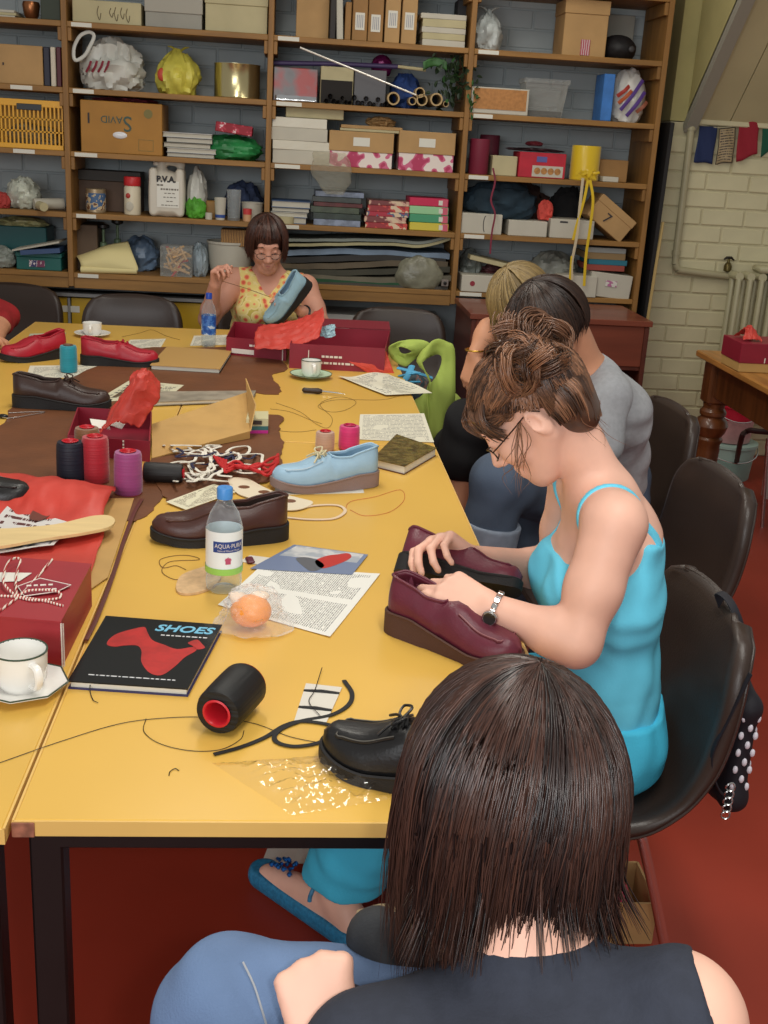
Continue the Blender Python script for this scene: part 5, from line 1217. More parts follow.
    if apron:
        j = int(M_ * 0.72); i0 = int(np.searchsorted(us, 0.56)); i2 = int(np.searchsorted(us, 0.93)); tot = [Vn[i * K + j] + [0, 0, 0.001] for i in range(i0, i2)] + [Vn[i * K + K - 1 - j] + [0, 0, 0.001] for i in range(i2 - 1, i0 - 1, -1)]
        ab = MB(); ab.tube(catmull(tot, 2), 0.0022, 6); ab.build('apron_seam', upper, t)
        if seam:
            sb2 = MB(); sb2.tube(catmull([q + [0, 0, 0.0018] for q in tot], 2), 0.0010, 5); sb2.build('stitching', seam, t)
    # side facing seams
    if lace:
        lb = MB()
        for s_ in (-1, 1):
            for kk, u in enumerate((0.53, 0.585)):
                lb.tube(catmull([((u - 0.5) * L, yc(u) - 0.016 * s_, sz(u) + top(u) + 0.001), ((u + 0.01 - 0.5) * L, yc(u), sz(u) + top(u) + 0.006), ((u + 0.02 - 0.5) * L, yc(u) + 0.016 * s_, sz(u) + top(u) - 0.002)], 5), 0.0022, 6)
        if tie:
            c = np.array(((0.565 - 0.5) * L, yc(0.56), sz(0.56) + top(0.56) + 0.006))
            for s_ in (-1, 1):
                lb.tube(catmull([c, c + [-0.008, s_ * 0.016, 0.010], c + [0.006, s_ * 0.028, 0.004], c + [0.008, s_ * 0.012, 0.0], c], 6), 0.0021, 6)
                lb.tube(catmull([c, c + [0.012, s_ * 0.014, -0.004], c + [0.026, s_ * 0.030, -0.016]], 6), 0.0021, 6)
        lb.build('laces', lace, t)
    if insole:
        ib = MB(); ib.box((-0.17 * L, yc(0.33), sz(0.33) + 0.010), (0.055, 0.030, 0.001), R=rotm(0, 0.12, 0)); ib.build('size_label', insole, t, smooth=0)
    return t
def put(o, p, rz=0.0, rx=0.0, ry=0.0):
    o.location = tuple(map(float, p)); o.rotation_euler = (rx, ry, rz); return o
def ang(a, b): d = np.array(b) - np.array(a); return math.atan2(d[1], d[0])
m_cl = mat('cream_lining', (196, 176, 140), 0.8); m_ml = mat('maroon_lining', (150, 80, 104), 0.8); m_dl = mat('dark_lining', (60, 44, 38), 0.8); m_lab2 = mat('pale_label', (220, 216, 196), 0.6)
def shoe_at(o, heel, toe_, dz=0.0):
    a, b = T(*heel, dz), T(*toe_, dz); put(o, (a + b) / 2 * A3(1, 1, 0) + A3(0, 0, ZT + dz), ang(a, b)); return o
def seg(h, t): return float(np.linalg.norm(T(*h) - T(*t)))
# -- pale blue lace-up
z1 = 0.0016
s_ = make_shoe('pale blue leather lace-up shoe with taupe wedge sole on white paper', m_bluel, m_sgrey, m_bluel, m_lace_c, L=0.272, seam=mat('pale_seam', (190, 196, 200), 0.6)); shoe_at(s_, (374, 483), (275, 489), z1)
# -- brown slip-on behind the bottle
s_ = make_shoe('large chocolate brown slip-on shoe standing behind the water bottle', m_brownl, m_sblk, m_dl, None, L=0.285, insole=m_lab2, wedge=0.034); shoe_at(s_, (288, 537), (151, 541), 0.0)
# -- dark brown lace-up on the leather
s_ = make_shoe('dark brown lace-up shoe on the brown leather hide', m_dbrown, m_sblk, m_dl, m_dbrown, L=0.285); shoe_at(s_, (16, 405), (109, 409), 0.003)
# -- two red shoes at the far left
s_ = make_shoe('bright red leather shoe with black sole beside the teal thread cone', m_redl, m_sblk, m_redl, m_redl, L=0.27, tie=False); shoe_at(s_, (82, 364), (158, 366), 0.0)
s_ = make_shoe('bright red leather shoe with black sole held by a hand', m_redl, m_sblk, m_redl, None, L=0.25); shoe_at(s_, (64, 356), (4, 362), 0.0)
# -- maroon shoe by the woman in turquoise
s_ = make_shoe('maroon leather shoe with ridged brown sole and pale seam, standing beside the watch', m_maroon, m_sbrn, m_ml, None, L=0.262, insole=m_lab2, seam=m_seam, wedge=0.042, opening=0.46); a, b = T(398, 628), T(512, 668); put(s_, (a + b) / 2, ang(a, b))
# -- maroon shoe being sewn
s_ = make_shoe('unfinished maroon shoe being sewn in both hands over the table edge', m_maroon, m_sblk, m_ml, None, L=0.24, W=0.084); a, b = T(400, 590), T(512, 611); put(s_, (a + b) / 2 + A3(0.0, 0.0, 0.030), ang(a, b), rx=-0.75)
# -- black shoe near the camera
s_ = make_shoe('black leather lace-up shoe beside the white card of black lace', m_blackl, m_sblk, m_dl, m_blackl, L=0.262, tie=True, seam=mat('dull_seam', (96, 92, 84), 0.6)); toe_ = T(322, 757); dr_ = unit((T(470, 788) - toe_) * A3(1, 1, 0)); put(s_, toe_ + dr_ * 0.131, math.atan2(-dr_[1], -dr_[0]))
# -- black toe at the left edge
s_ = make_shoe('black shoe lying at the table edge by the red tissue, only its toe in view', m_blackl, m_sblk, m_dl, None, L=0.27); a, b = T(-80, 505), T(19, 508); put(s_, (a + b) / 2 + A3(0, 0, 0.004), ang(a, b))
# -- blue shoe in the far woman's hand
s_ = make_shoe('pale blue shoe with black sole held by the person in the floral top', mat('dusty_blue_leather', (146, 180, 196), 0.55, var=0.06, scale=20), m_sblk, m_bluel, None, L=0.262)
p0, p1 = Py(267, 320, 5.0), Py(304, 281, 5.0); d_ = unit(p1 - p0)
m4 = Matrix(np.stack([-d_, unit(np.cross(unit(np.cross(d_, (0.55, 0.6, 0.75))), d_)) * 0, A3(0, 0, 0)], 1).tolist())
zax = unit(A3(-0.68, -0.45, 0.55) - d_ * (A3(-0.68, -0.45, 0.55) @ d_)); yax = np.cross(zax, -d_); RM = Matrix(np.stack([-d_, yax, zax], 1).tolist())
s_.rotation_mode = 'XYZ'; s_.rotation_euler = RM.to_euler(); s_.location = tuple((p0 + p1) / 2 - zax * 0.035)

# ------------------------------------------------------------------ thread cones
m_cone = mat('red_plastic_core', (196, 32, 44), 0.35)
def thread_mat(n, c):
    m = mat(n, c, 0.55, var=0.10, scale=1.0, stretch=(2, 2, 160), sheen=0.3 if sum(c) > 150 else 0.0, bump=0.5, bscale=1.0); return m
def spool(label, m, core, r, h, p, R=None, name='thread_spool', n=28):
    t = thing(name, label, 'thread spool', p, group='thread spools on the tables')
    prof = [(r * 0.93, 0.0), (r, 0.004), (r * 1.01, h * 0.25), (r, h * 0.6), (r * 0.97, h * 0.92), (r * 0.90, h - 0.001), (r * 0.55, h), (r * 0.55, h - 0.015)]
    mb = MB(); mb.lathe(prof, n, R=R, cap1=False); mb.build('thread', m, t, smooth=50)
    c = MB(); c.lathe([(r * 0.60, h + 0.0025), (r * 0.52, h + 0.0035), (r * 0.46, h + 0.001), (r * 0.42, h - 0.03), (r * 0.40, h * 0.3), (0.001, h * 0.3)], n, R=R, cap0=False, cap1=False)
    c.lathe([(r * 0.9, -0.0015), (r * 0.95, -0.0005), (r * 0.6, 0.0005)], n, R=R, cap0=True, cap1=False); c.build('core', core, t, smooth=50)
    return t
def stand(px0, px1, yb, yt, z=0.0):
    """base point, radius, height of something round standing on the table, from its pixel extents"""
    b = T((px0 + px1) / 2, yb, z); r = abs((T(px1, yb, z) - T(px0, yb, z))[0]) / 2; b = b + unit(b * A3(1, 1, 0)) * r
    tp = Py((px0 + px1) / 2, yt, b[1]); return b, r, tp[2] - b[2]
for lab, nm, col, x0, x1, yb, yt, cr in (('navy blue thread cone with red core beside the scarlet cone', 'thread_navy', (24, 27, 42), 57, 86, 487, 441, m_cone),
        ('scarlet thread cone beside the navy one', 'thread_red', (176, 26, 42), 82, 110, 486, 436, m_cone), ('brown thread cone with red core behind the scarlet one', 'thread_tan', (130, 84, 50), 75, 101, 474, 427, m_cone),
        ('mauve purple thread cone with red core', 'thread_purple', (150, 62, 120), 114, 143, 498, 451, m_cone), ('teal thread cone standing between the red shoes', 'thread_teal', (24, 140, 158), 60, 78, 374, 345, mat('brown_core', (120, 86, 70), 0.5)),
        ('dusty pink beige thread cone with red core', 'thread_beige', (186, 150, 130), 315, 334, 453, 431, m_cone), ('magenta pink thread cone standing taller than the beige one', 'thread_pink', (208, 44, 112), 338, 359, 452, 425, mat('pink_core', (190, 30, 80), 0.4))):
    b, r, h = stand(x0, x1, yb, yt); spool(lab, thread_mat(nm, col), cr, r, max(h - 0.004, 0.05), b + A3(0, 0, 0.003))
# lying black cones
b0, b1 = T(213, 738), T(248, 700); ax_ = unit((b0 - b1) * A3(1, 1, 0)); r = 0.036
c0 = T(243, 716); 
spool('large black thread cone with hollow red core lying on its side', thread_mat('thread_black', (15, 15, 16)), m_cone, r, 0.098, (T(239, 712) + ax_ * -0.02) * A3(1, 1, 0) + A3(0, 0, ZT + r * 1.012 + 0.0005), frame(ax_, (0, 0, 1)), n=36)
a0, a1 = T(144, 484), T(190, 486); ax_ = unit((a1 - a0) * A3(1, 1, 0)); r = 0.024
spool('dark charcoal thread cone with red end lying by the shoelaces', thread_mat('thread_charcoal', (30, 27, 27)), m_cone, r, 0.092, a0 * A3(1, 1, 0) + A3(0, 0.012, ZT + r * 1.012 + 0.0035), frame(ax_, (0, 0, 1)))

# ------------------------------------------------------------------ sheets, hides, books
def sheet(name, label, cat, cs, m, dz=0.0008, th=0.0006, curl=0.0, seed=0, nu=12, nv=12, wave=0.0, group=None):
    """cs: pixel corners, u runs 0->1 between the first two, v from first to fourth"""
    P = [T(*c, 0) for c in cs]; b = np.mean(P, 0)
    t = thing(name, label, cat, (b[0], b[1], ZT), group=group)
    def fn(u, v):
        p = (P[0] * (1 - u) + P[1] * u) * (1 - v) + (P[3] * (1 - u) + P[2] * u) * v
        z = dz + th + curl * (abs(2 * u - 1) ** 3 * 0.5 + abs(2 * v - 1) ** 4 * 0.5) + wave * 0.5 * (1 + math.sin(u * 7 + seed) * math.cos(v * 5 + seed * 2))
        return (p[0] - b[0], p[1] - b[1], z)
    mb = MB(); mb.grid(fn, nu, nv, th=th); mb.build('sheet', m, t, smooth=60); return t
m_tx1 = text_mat('print_columns', cols=2, lines=56, ink=(130, 128, 124), freq=150, gaps=0.45, paper=(230, 228, 220)); m_tx2 = text_mat('print_single', lines=20, margin=0.05, ink=(160, 156, 146), freq=90, gaps=0.4); m_tx3 = text_mat('print_faint', ink=(150, 148, 140), lines=18, margin=0.06)
m_white = mat('white_paper', (226, 224, 214), 0.6, var=0.02)
m_hide = mat('brown_hide', (112, 68, 40), 0.5, var=0.14, scale=6, bump=0.25, bscale=60)
def hide(label, px, dz=0.0, th=0.0022, seed=1):
    P = np.array([T(*q)[:2] for q in px]); b = P.mean(0); t = thing('leather_hide', label, 'leather', (b[0], b[1], ZT + dz))
    Q = catmull([(x - b[0], y - b[1], 0) for x, y in P], 7, closed=True); rg = np.random.default_rng(seed); Q[:, :2] += rg.normal(0, 0.0025, (len(Q), 2))
    mb = MB(); mb.prism([(x, y) for x, y, _ in Q], 0.0003, th); mb.build('hide', m_hide, t, smooth=0); return t
hide('large brown leather hide spread under the dark brown shoe and the thread cones', [(-60, 436), (0, 426), (14, 405), (60, 384), (120, 356), (148, 348), (200, 348), (254, 347), (270, 358), (283, 362), (286, 371), (272, 376), (280, 388), (276, 395), (240, 392), (200, 393), (150, 405), (130, 420), (120, 455), (150, 478), (166, 488), (160, 502), (138, 521), (118, 516), (102, 503), (70, 498), (0, 492), (-60, 498)], 0.0, seed=2)
hide('smaller brown leather piece with a wavy edge under the shoelaces', [(150, 470), (160, 452), (190, 432), (240, 418), (281, 417), (279, 430), (284, 446), (280, 458), (284, 470), (270, 482), (230, 490), (190, 500), (166, 500)], 0.0026, seed=4)
sheet('instruction_sheet', 'printed white sheet lying nearest the green bag', 'paper', [(360, 415), (424, 414), (434, 443), (358, 440)], m_tx2, seed=1, curl=0.001)
sheet('folded_leaflet', 'folded printed leaflet with a raised crease behind the printed sheet', 'paper', [(338, 378), (388, 375), (432, 395), (386, 397)], m_tx3, seed=3, wave=0.012, nu=20, nv=20)
sheet('printed_sheet', 'pale printed sheet partly under the teal thread cone', 'paper', [(30, 366), (115, 365), (114, 378), (26, 378)], m_tx3, seed=5)
sheet('printed_sheet', 'small pale printed sheet between red shoe and yellow booklet', 'paper', [(130, 340), (166, 339), (160, 349), (124, 349)], m_tx3, seed=6)
sheet('printed_sheet', 'greenish printed sheet at the far corner behind the held red shoe', 'paper', [(30, 334), (66, 333), (60, 345), (24, 345)], text_mat('print_green', paper=(190, 196, 170), lines=10), seed=7)
sheet('printed_sheet', 'small white sheet standing by the far water bottle', 'paper', [(194, 336), (232, 335), (230, 345), (190, 346)], m_tx3, seed=8)
sheet('picture_leaflet', 'leaflet with brown shoe drawings on the leather hide', 'leaflet', [(130, 381), (184, 386), (170, 397), (92, 404)], text_mat('print_shoes', paper=(212, 206, 176), lines=9, pic=(0.15, 0.7, 0.25, 0.8, (90, 70, 50), (200, 190, 150))), dz=0.0028, seed=9)
sheet('pattern_leaflet', 'leaflet with fine line drawings lying by the charcoal thread', 'leaflet', [(166, 504), (214, 486), (236, 494), (186, 512)], text_mat('print_lines', paper=(222, 216, 188), ink=(120, 104, 84), lines=12), dz=0.005, seed=10)
sheet('white_sheet', 'plain white sheet under the pale blue shoe', 'paper', [(276, 484), (362, 482), (364, 493), (274, 495)], m_white, dz=0.0, seed=11)
# big leaflet near the bottle: two printed pages and a photo page
sheet('leaflet', 'open white leaflet with printed columns under the orange', 'leaflet', [(218, 606), (262, 566), (380, 575), (330, 638)], m_tx1, seed=12, curl=0.002, dz=0.0006)
sheet('photo_page', 'glossy page picturing a grey and red shoe, on the white leaflet', 'leaflet', [(250, 570), (294, 546), (368, 556), (352, 576)], text_mat('photo_page_print', paper=(120, 134, 164), ink=(60, 60, 66), lines=4, gaps=0.9, pic=(0.55, 0.98, 0.05, 0.95, (170, 176, 184), (206, 206, 206)), rough=0.25), seed=13, dz=0.0028)
c = T(322, 562, 0.004); ph = thing('printed_shoe_picture', '', 'x', c); bpy.data.objects.remove(ph)
par = [o for o in bpy.data.objects if o.name.startswith('photo_page')][0]
def flat_print(parent, name, pxs, m, dz):
    P = catmull([T(*q) for q in pxs], 5, closed=True); mb = MB(); b = np.array(parent.location); mb.prism([(x - b[0], y - b[1]) for x, y, _ in P], dz, dz + 0.0003); return mb.build(name, m, parent, smooth=0)
flat_print(par, 'printed_shoe', [(315, 563), (325, 558), (338, 556), (348, 555), (351, 559), (340, 565), (322, 570)], mat('print_red', (190, 50, 44), 0.3), 0.0036)
flat_print(par, 'printed_shoe', [(296, 560), (306, 559), (318, 562), (324, 568), (312, 573), (302, 567)], mat('print_grey', (96, 98, 104), 0.3), 0.0036)
def block(name, label, cat, cs, h, m, m_side=None, m_pages=None, dz=0.0, cover=0.0022, group=None, pdz=None):
    """book or flat box from its top or base pixel corners (front-left, front-right, back-right, back-left on the base)"""
    P = [T(*c, dz if pdz is None else pdz) for c in cs]; b = np.mean(P, 0); t = thing(name, label, cat, (b[0], b[1], ZT + dz), group=group)
    def q(p): return (p[0] - b[0], p[1] - b[1])
    poly = [q(p) for p in P]; inn = [(x * 0.965, y * 0.965) for x, y in poly]
    if m_pages:
        mb = MB(); mb.prism(inn, cover, h - cover); mb.build('pages', m_pages, t, smooth=0)
        mb = MB(); mb.prism(poly, h - cover, h); mb.build('front_cover', m, t, smooth=0)
        mb = MB(); mb.prism(poly, 0, cover); mb.build('back_cover', m_side or m, t, smooth=0)
    else:
        mb = MB(); mb.prism(poly, 0, h); mb.build('body', m, t, smooth=0)
    return t, poly, b
m_pages = mat('book_pages', (222, 218, 204), 0.7, var=0.05, scale=1, stretch=(1, 1, 400))
# SHOES book
m_bk = mat('glossy_black_cover', (18, 19, 18), 0.16, spec=0.35)
bk, poly, b = block('hardback_book', 'black hardback book titled SHOES with a red shoe on the cover', 'book', [(68, 689), (188, 697), (222, 632), (106, 623)], 0.014, m_bk, mat('blue_back_cover', (40, 40, 90), 0.3), m_pages)
fl_ = A3(*poly[0], 0); fr_ = A3(*poly[1], 0); br_ = A3(*poly[2], 0); bl_ = A3(*poly[3], 0)
def cov(u, v, z=0.0142): p = (fl_ * (1 - u) + fr_ * u) * (1 - v) + (bl_ * (1 - u) + br_ * u) * v; return np.array((p[0], p[1], z))
ux = unit(fr_ - fl_); uy = unit(bl_ - fl_); Rb = np.stack([ux, np.cross((0, 0, 1), ux), A3(0, 0, 1)], 1)
text_part('title', 'SHOES', 0.036, mat('title_blue', (120, 190, 220), 0.3), bk, cov(0.71, 0.865), Rb, sx=0.92, off=0.0008, shear=0.2)
print_line(bk, mat('title_white', (220, 220, 220), 0.4), cov(0.74, 0.755), Rb, 0.078, 0.0028, 9)
print_line(bk, MATS['title_white'], cov(0.50, 0.10), Rb, 0.135, 0.0022, 15)
mb = MB(); mb.prism([tuple(q[:2]) for q in catmull([cov(u, v) for u, v in ((0.80, 0.66), (0.86, 0.72), (0.92, 0.66), (0.96, 0.60), (0.90, 0.57), (0.85, 0.62))], 4, closed=True)], 0.0140, 0.0143); mb.build('cover_bow', mat('cover_red', (176, 38, 36), 0.3, var=0.15, scale=40), bk, smooth=0)
mb = MB(); sh_ = [(0.14, 0.62), (0.18, 0.72), (0.27, 0.80), (0.37, 0.86), (0.42, 0.78), (0.50, 0.66), (0.62, 0.60), (0.74, 0.55), (0.86, 0.60), (0.90, 0.55), (0.84, 0.44), (0.80, 0.30), (0.74, 0.17), (0.66, 0.16), (0.58, 0.22), (0.50, 0.34), (0.46, 0.48), (0.40, 0.56), (0.30, 0.55), (0.22, 0.52), (0.15, 0.54)]
Q = catmull([cov(u, v) for u, v in sh_], 4, closed=True); mb.prism([(x, y) for x, y, _ in Q], 0.0140, 0.0143); mb.build('cover_shoe', mat('cover_red', (176, 38, 36), 0.3, var=0.15, scale=40), bk, smooth=0)
# booklet far and the film-wrapped book
block('thick_booklet', 'thick booklet with a tan picture cover behind the leather hide', 'book', [(150, 370), (220, 374), (232, 355), (167, 351)], 0.018, text_mat('tan_cover', paper=(186, 146, 84), ink=(70, 50, 40), lines=5, gaps=0.9), None, m_pages)
block('picture_book', 'brown edged book wrapped in shiny gold film beside the blue shoe', 'book', [(372, 467), (404, 475), (436, 456), (396, 442)], 0.024, mat('gold_film', (120, 104, 56), 0.18, metal=0.4, var=0.5, scale=40, bump=0.8, bscale=50), mat('maroon_cover', (96, 50, 34), 0.5), m_pages)
block('magazine', 'flat grey edged magazine lying on the leather behind the tan box', 'magazine', [(150, 406), (252, 402), (256, 394), (160, 395)], 0.012, mat('grey_magazine', (150, 140, 124), 0.5, var=0.2, scale=20), None, m_pages, dz=0.003)
# small stack of coloured packets
for k, (c_, lab) in enumerate((((196, 44, 140), 'magenta packet at the bottom of the small stack by the tan lid'), ((60, 110, 110), 'dark teal packet in the middle of the small stack by the tan lid'), ((206, 200, 160), 'cream packet with a dark picture atop the small stack by the tan lid'))):
    t_, po, bb = block('small_packet', lab, 'packet', [(246, 434), (268, 434), (268, 426), (248, 426)], (0.011, 0.012, 0.022)[k], mat('packet_%d' % k, c_, 0.5), dz=0.003 + (0, 0.011, 0.023)[k], group='small packets stacked on the leather', pdz=0.003)
    if k == 2:
        bp_('printed_picture', mat('packet_pic', (60, 46, 40), 0.5), t_, (0.0, (po[0][1]) - 0.0006, 0.012), (0.026, 0.0012, 0.012))

# ------------------------------------------------------------------ boxes
m_rbox = mat('crimson_card', (138, 28, 48), 0.45, var=0.06, scale=10); m_rbox_d = mat('crimson_card_inside', (120, 26, 40), 0.6); m_kraft = mat('kraft_card', (190, 150, 88), 0.65, var=0.06, scale=12)
m_wt = mat('white_print', (226, 216, 206), 0.5)
m_tissue = mat('red_tissue', (204, 66, 54), 0.5, var=0.10, scale=9, trans=0.0, alpha=0.9, bump=0.3, bscale=30)
def open_box(name, label, cs, h, m, th=0.003, m_in=None, dz=0.0, cat='box', base=True):
    P = [T(*c, dz) for c in cs]; b = np.mean(P, 0); t = thing(name, label, cat, (b[0], b[1], ZT + dz)); Q = [A3(p[0] - b[0], p[1] - b[1], 0) for p in P]
    for i in range(4):
        a, c_ = Q[i], Q[(i + 1) % 4]; d = c_ - a; L_ = np.linalg.norm(d); mb = MB(); n_ = np.cross((0, 0, 1), unit(d)); mid = (a + c_) / 2
        if n_ @ mid > 0: n_ = -n_
        mb.box(mid + n_ * th / 2 + A3(0, 0, h / 2), (L_ - 0.0005, th, h), R=np.stack([unit(d), np.cross((0, 0, 1), unit(d)), A3(0, 0, 1)], 1)); mb.build('side_panel', m, t, smooth=0)
    if base: mb = MB(); mb.prism([(q[0] * 0.99, q[1] * 0.99) for q in Q], 0.0, th); mb.build('base_panel', m_in or m, t, smooth=0)
    return t, Q, b
def crumple(name, label, cat, cs, peak, m, seed, dz=0.0, n=26, sharp=1.0, parent=None, rough=0.012, edge=0.0, z0=None):
    """crumpled tissue: patch between pixel corners, hills given as (u, v, height, radius)"""
    P = [T(*c, dz) for c in cs]; b = np.mean(P, 0); t = thing(name, label, cat, (b[0], b[1], ZT + dz))
    def fn(u, v):
        p = (P[0] * (1 - u) + P[1] * u) * (1 - v) + (P[3] * (1 - u) + P[2] * u) * v
        z = 0.0015 + edge
        for (pu, pv, ph_, pr) in peak: z += ph_ * math.exp(-((u - pu) ** 2 + (v - pv) ** 2) / pr ** 2)
        r1 = 1 - abs(nz(u * 5 + seed, v * 5, seed)) * 2; r2 = 1 - abs(nz(u * 11 + seed, v * 11, 3 + seed)) * 2
        z += rough * (r1 * 0.6 + r2 * 0.35 + 0.2) * (0.4 + z / 0.05)
        wx = 0.012 * nz(u * 4, v * 4, seed + 9); wy = 0.012 * nz(u * 4, v * 4, seed + 19)
        return (p[0] - b[0] + wx, p[1] - b[1] + wy, max(z, 0.0012))
    mb = MB(); mb.grid(fn, n, n); mb.build('tissue', m, t, smooth=28, solid=0.0006, off=1); return t
# tied gift box, left front
gb, Q, b = open_box('gift_box', 'crimson gift box tied with white twine and a paper tag, beside the white cup', [(-60, 657), (62, 668), (92, 606), (-20, 596)], 0.078, mat('gift_card', (156, 40, 48), 0.45, var=0.05, scale=10))
hh = 0.078; mb = MB(); mb.prism([(q[0] * 1.012, q[1] * 1.012) for q in Q], hh, hh + 0.003); mb.build('lid', MATS['gift_card'], gb, smooth=0)
gx = unit(Q[1] - Q[0]); gy = unit(Q[3] - Q[0])
def gt(u, v, z=hh + 0.005): p = (Q[0] * (1 - u) + Q[1] * u) * (1 - v) + (Q[3] * (1 - u) + Q[2] * u) * v; return A3(p[0], p[1], z)
m_twine = ramp_mat('twine', [(0.0, (170, 50, 50)), (0.42, (228, 216, 200))], tex='wave', scale=60, rough=0.8, stretch=(1, 1, 1))
mb = MB(); mb.tube(catmull([gt(0.46, 0.0, 0.002) + A3(0, -0.003, 0), gt(0.47, 0.0, hh) + A3(0, -0.003, 0), gt(0.50, 0.08), gt(0.57, 0.30), gt(0.62, 0.62), gt(0.66, 1.0)], 5), 0.0022, 6)
mb.tube(catmull([gt(0.0, 0.30), gt(0.3, 0.28), gt(0.57, 0.30), gt(0.80, 0.27), gt(0.96, 0.22)], 5), 0.0022, 6)
mb.tube(catmull([gt(0.55, 0.30), gt(0.66, 0.36, hh + 0.012), gt(0.86, 0.40, hh + 0.01), gt(0.90, 0.33, hh + 0.006), gt(0.72, 0.26, hh + 0.006), gt(0.57, 0.29)], 6), 0.0021, 6)
mb.tube(catmull([gt(0.55, 0.30), gt(0.40, 0.45, hh + 0.014), gt(0.36, 0.75, hh + 0.02), gt(0.42, 0.86, hh + 0.014), gt(0.46, 0.6, hh + 0.008), gt(0.55, 0.31)], 6), 0.0021, 6); mb.build('twine', m_twine, gb)
def patch(parent, name, uvs, m, z, f=gt): mb = MB(); mb.prism([tuple(f(u, v)[:2]) for u, v in uvs], z, z + 0.0008); return mb.build(name, m, parent, smooth=0)
tg1 = patch(gb, 'tag', [(0.52, 0.45), (0.66, 0.62), (0.94, 0.55), (0.86, 0.42), (0.62, 0.30)], m_rbox, hh + 0.006)
tp_('tag_border', m_wt, tg1, [gt(u, v, hh + 0.0072) for u, v in [(0.52, 0.45), (0.66, 0.62), (0.94, 0.55), (0.86, 0.42), (0.62, 0.30)]], 0.0009, 5, closed=True)
Rg = np.stack([gx, np.cross((0, 0, 1), gx), A3(0, 0, 1)], 1); Rg = Rg @ rotm(0, 0, 0.35)
print_line(tg1, m_wt, gt(0.69, 0.50, hh + 0.0074), Rg, 0.042, 0.006, 4); print_line(tg1, m_wt, gt(0.73, 0.43, hh + 0.0074), Rg, 0.046, 0.006, 5)
patch(gb, 'white_label', [(0.26, 0.50), (0.50, 0.56), (0.56, 0.72), (0.30, 0.68)], m_white, hh + 0.0045)
mb = MB(); e0 = Q[1] + A3(0, 0, 0); mb.tube([Q[1] * 1.012 + A3(0, 0, 0), Q[1] * 1.012 + A3(0, 0, hh)], 0.0012, 5); mb.tube([Q[1] * 1.012 + gy * 0.008 * 1 + gx * 0.0015 + A3(0, 0, 0), Q[1] * 1.012 + gy * 0.008 + gx * 0.0015 + A3(0, 0, hh - 0.004)], 0.0012, 5); mb.build('edge_cord', m_wt, gb)
# box with tissue, centre left
bx, Q, b = open_box('shoe_box', 'crimson shoe box with red tissue and white slips inside, by the thread cones', [(68, 456), (150, 462), (152, 430), (78, 426)], 0.055, m_rbox)
mb = MB()
for k in range(6): mb.box((Q[1] * 0.68 + Q[0] * 0.32) + unit(Q[1] - Q[0]) * 0 + A3(0, -0.002, 0.008 + k * 0.0085), (0.004, 0.002, 0.005))
mb.build('printed_strip', m_wt, bx, smooth=0)
for k, (u, v, a) in enumerate(((0.35, 0.5, 0.5), (0.55, 0.6, -0.3))):
    p = Q[0] * (1 - u) + Q[1] * u; p = p * (1 - v) + (Q[3] * (1 - u) + Q[2] * u) * v; mb = MB(); mb.box((0, 0, 0), (0.05, 0.035, 0.001)); mb.build('', m_white); o = bpy.context.scene.objects[-1]
    o.name = 'paper_slip'; o.location = tuple(np.array(bx.location) + p + A3(0, 0, 0.050)); o.rotation_euler = (0.5, 0.2, a); tag(o, 'white paper slip sticking out of the crimson box by the thread cones', 'paper', 'paper slips in the crimson box')
# red tissue over it
def tissue_pts(name, label, rows, m, nu=20, seed=0, rough=0.008):
    """rows: list of world polylines; lofted and crumpled"""
    Rr = [catmull(r_, 6) for r_ in rows]; nmin = min(map(len, Rr)); b = np.mean(np.vstack(Rr), 0); b[2] = min(r_[:, 2].min() for r_ in Rr)
    t = thing(name, label, 'tissue paper', b); G = np.array([[r_[int(i * (len(r_) - 1) / (nmin - 1))] for i in range(nmin)] for r_ in Rr])
    cols = [catmull(G[:, i], 6) for i in range(nmin)]; nv = len(cols[0])
    V = np.array([[cols[i][j] for j in range(nv)] for i in range(nmin)]); 
    mb = MB()
    def fn(u, v):
        i = u * (nmin - 1); j = v * (nv - 1); i0, j0 = min(int(i), nmin - 2), min(int(j), nv - 2); a, c_ = i - i0, j - j0
        p = V[i0, j0] * (1 - a) * (1 - c_) + V[i0 + 1, j0] * a * (1 - c_) + V[i0, j0 + 1] * (1 - a) * c_ + V[i0 + 1, j0 + 1] * a * c_
        w = np.array([nz(u * 6 + seed, v * 6, 1.0), nz(u * 6, v * 6 + seed, 5.0), 1 - 2 * abs(nz(u * 7 + seed, v * 7 + seed, 9.0))]) * rough; return p + w - b
    mb.grid(fn, 30, 30); mb.build('tissue', m, t, smooth=30, solid=0.0006, off=0); return t
def W(px, py, dz, yoff=0.0):
    q = T(px, py, 0); return Py(px, py, q[1]) if False else q
def atd(px, py, y): return Py(px, py, y)
yb_ = T(110, 445)[1]
tissue_pts('tissue_paper', 'crumpled red tissue rising out of the crimson shoe box', [[atd(98, 436, yb_), atd(118, 424, yb_ - 0.02), atd(140, 430, yb_)], [atd(108, 418, yb_ + 0.04), atd(128, 404, yb_), atd(152, 412, yb_ + 0.03)], [atd(124, 392, yb_ + 0.06), atd(140, 380, yb_ + 0.02), atd(160, 398, yb_ + 0.06)], [atd(134, 374, yb_ + 0.10), atd(147, 371, yb_ + 0.08), atd(160, 384, yb_ + 0.12)]], m_tissue, seed=3)
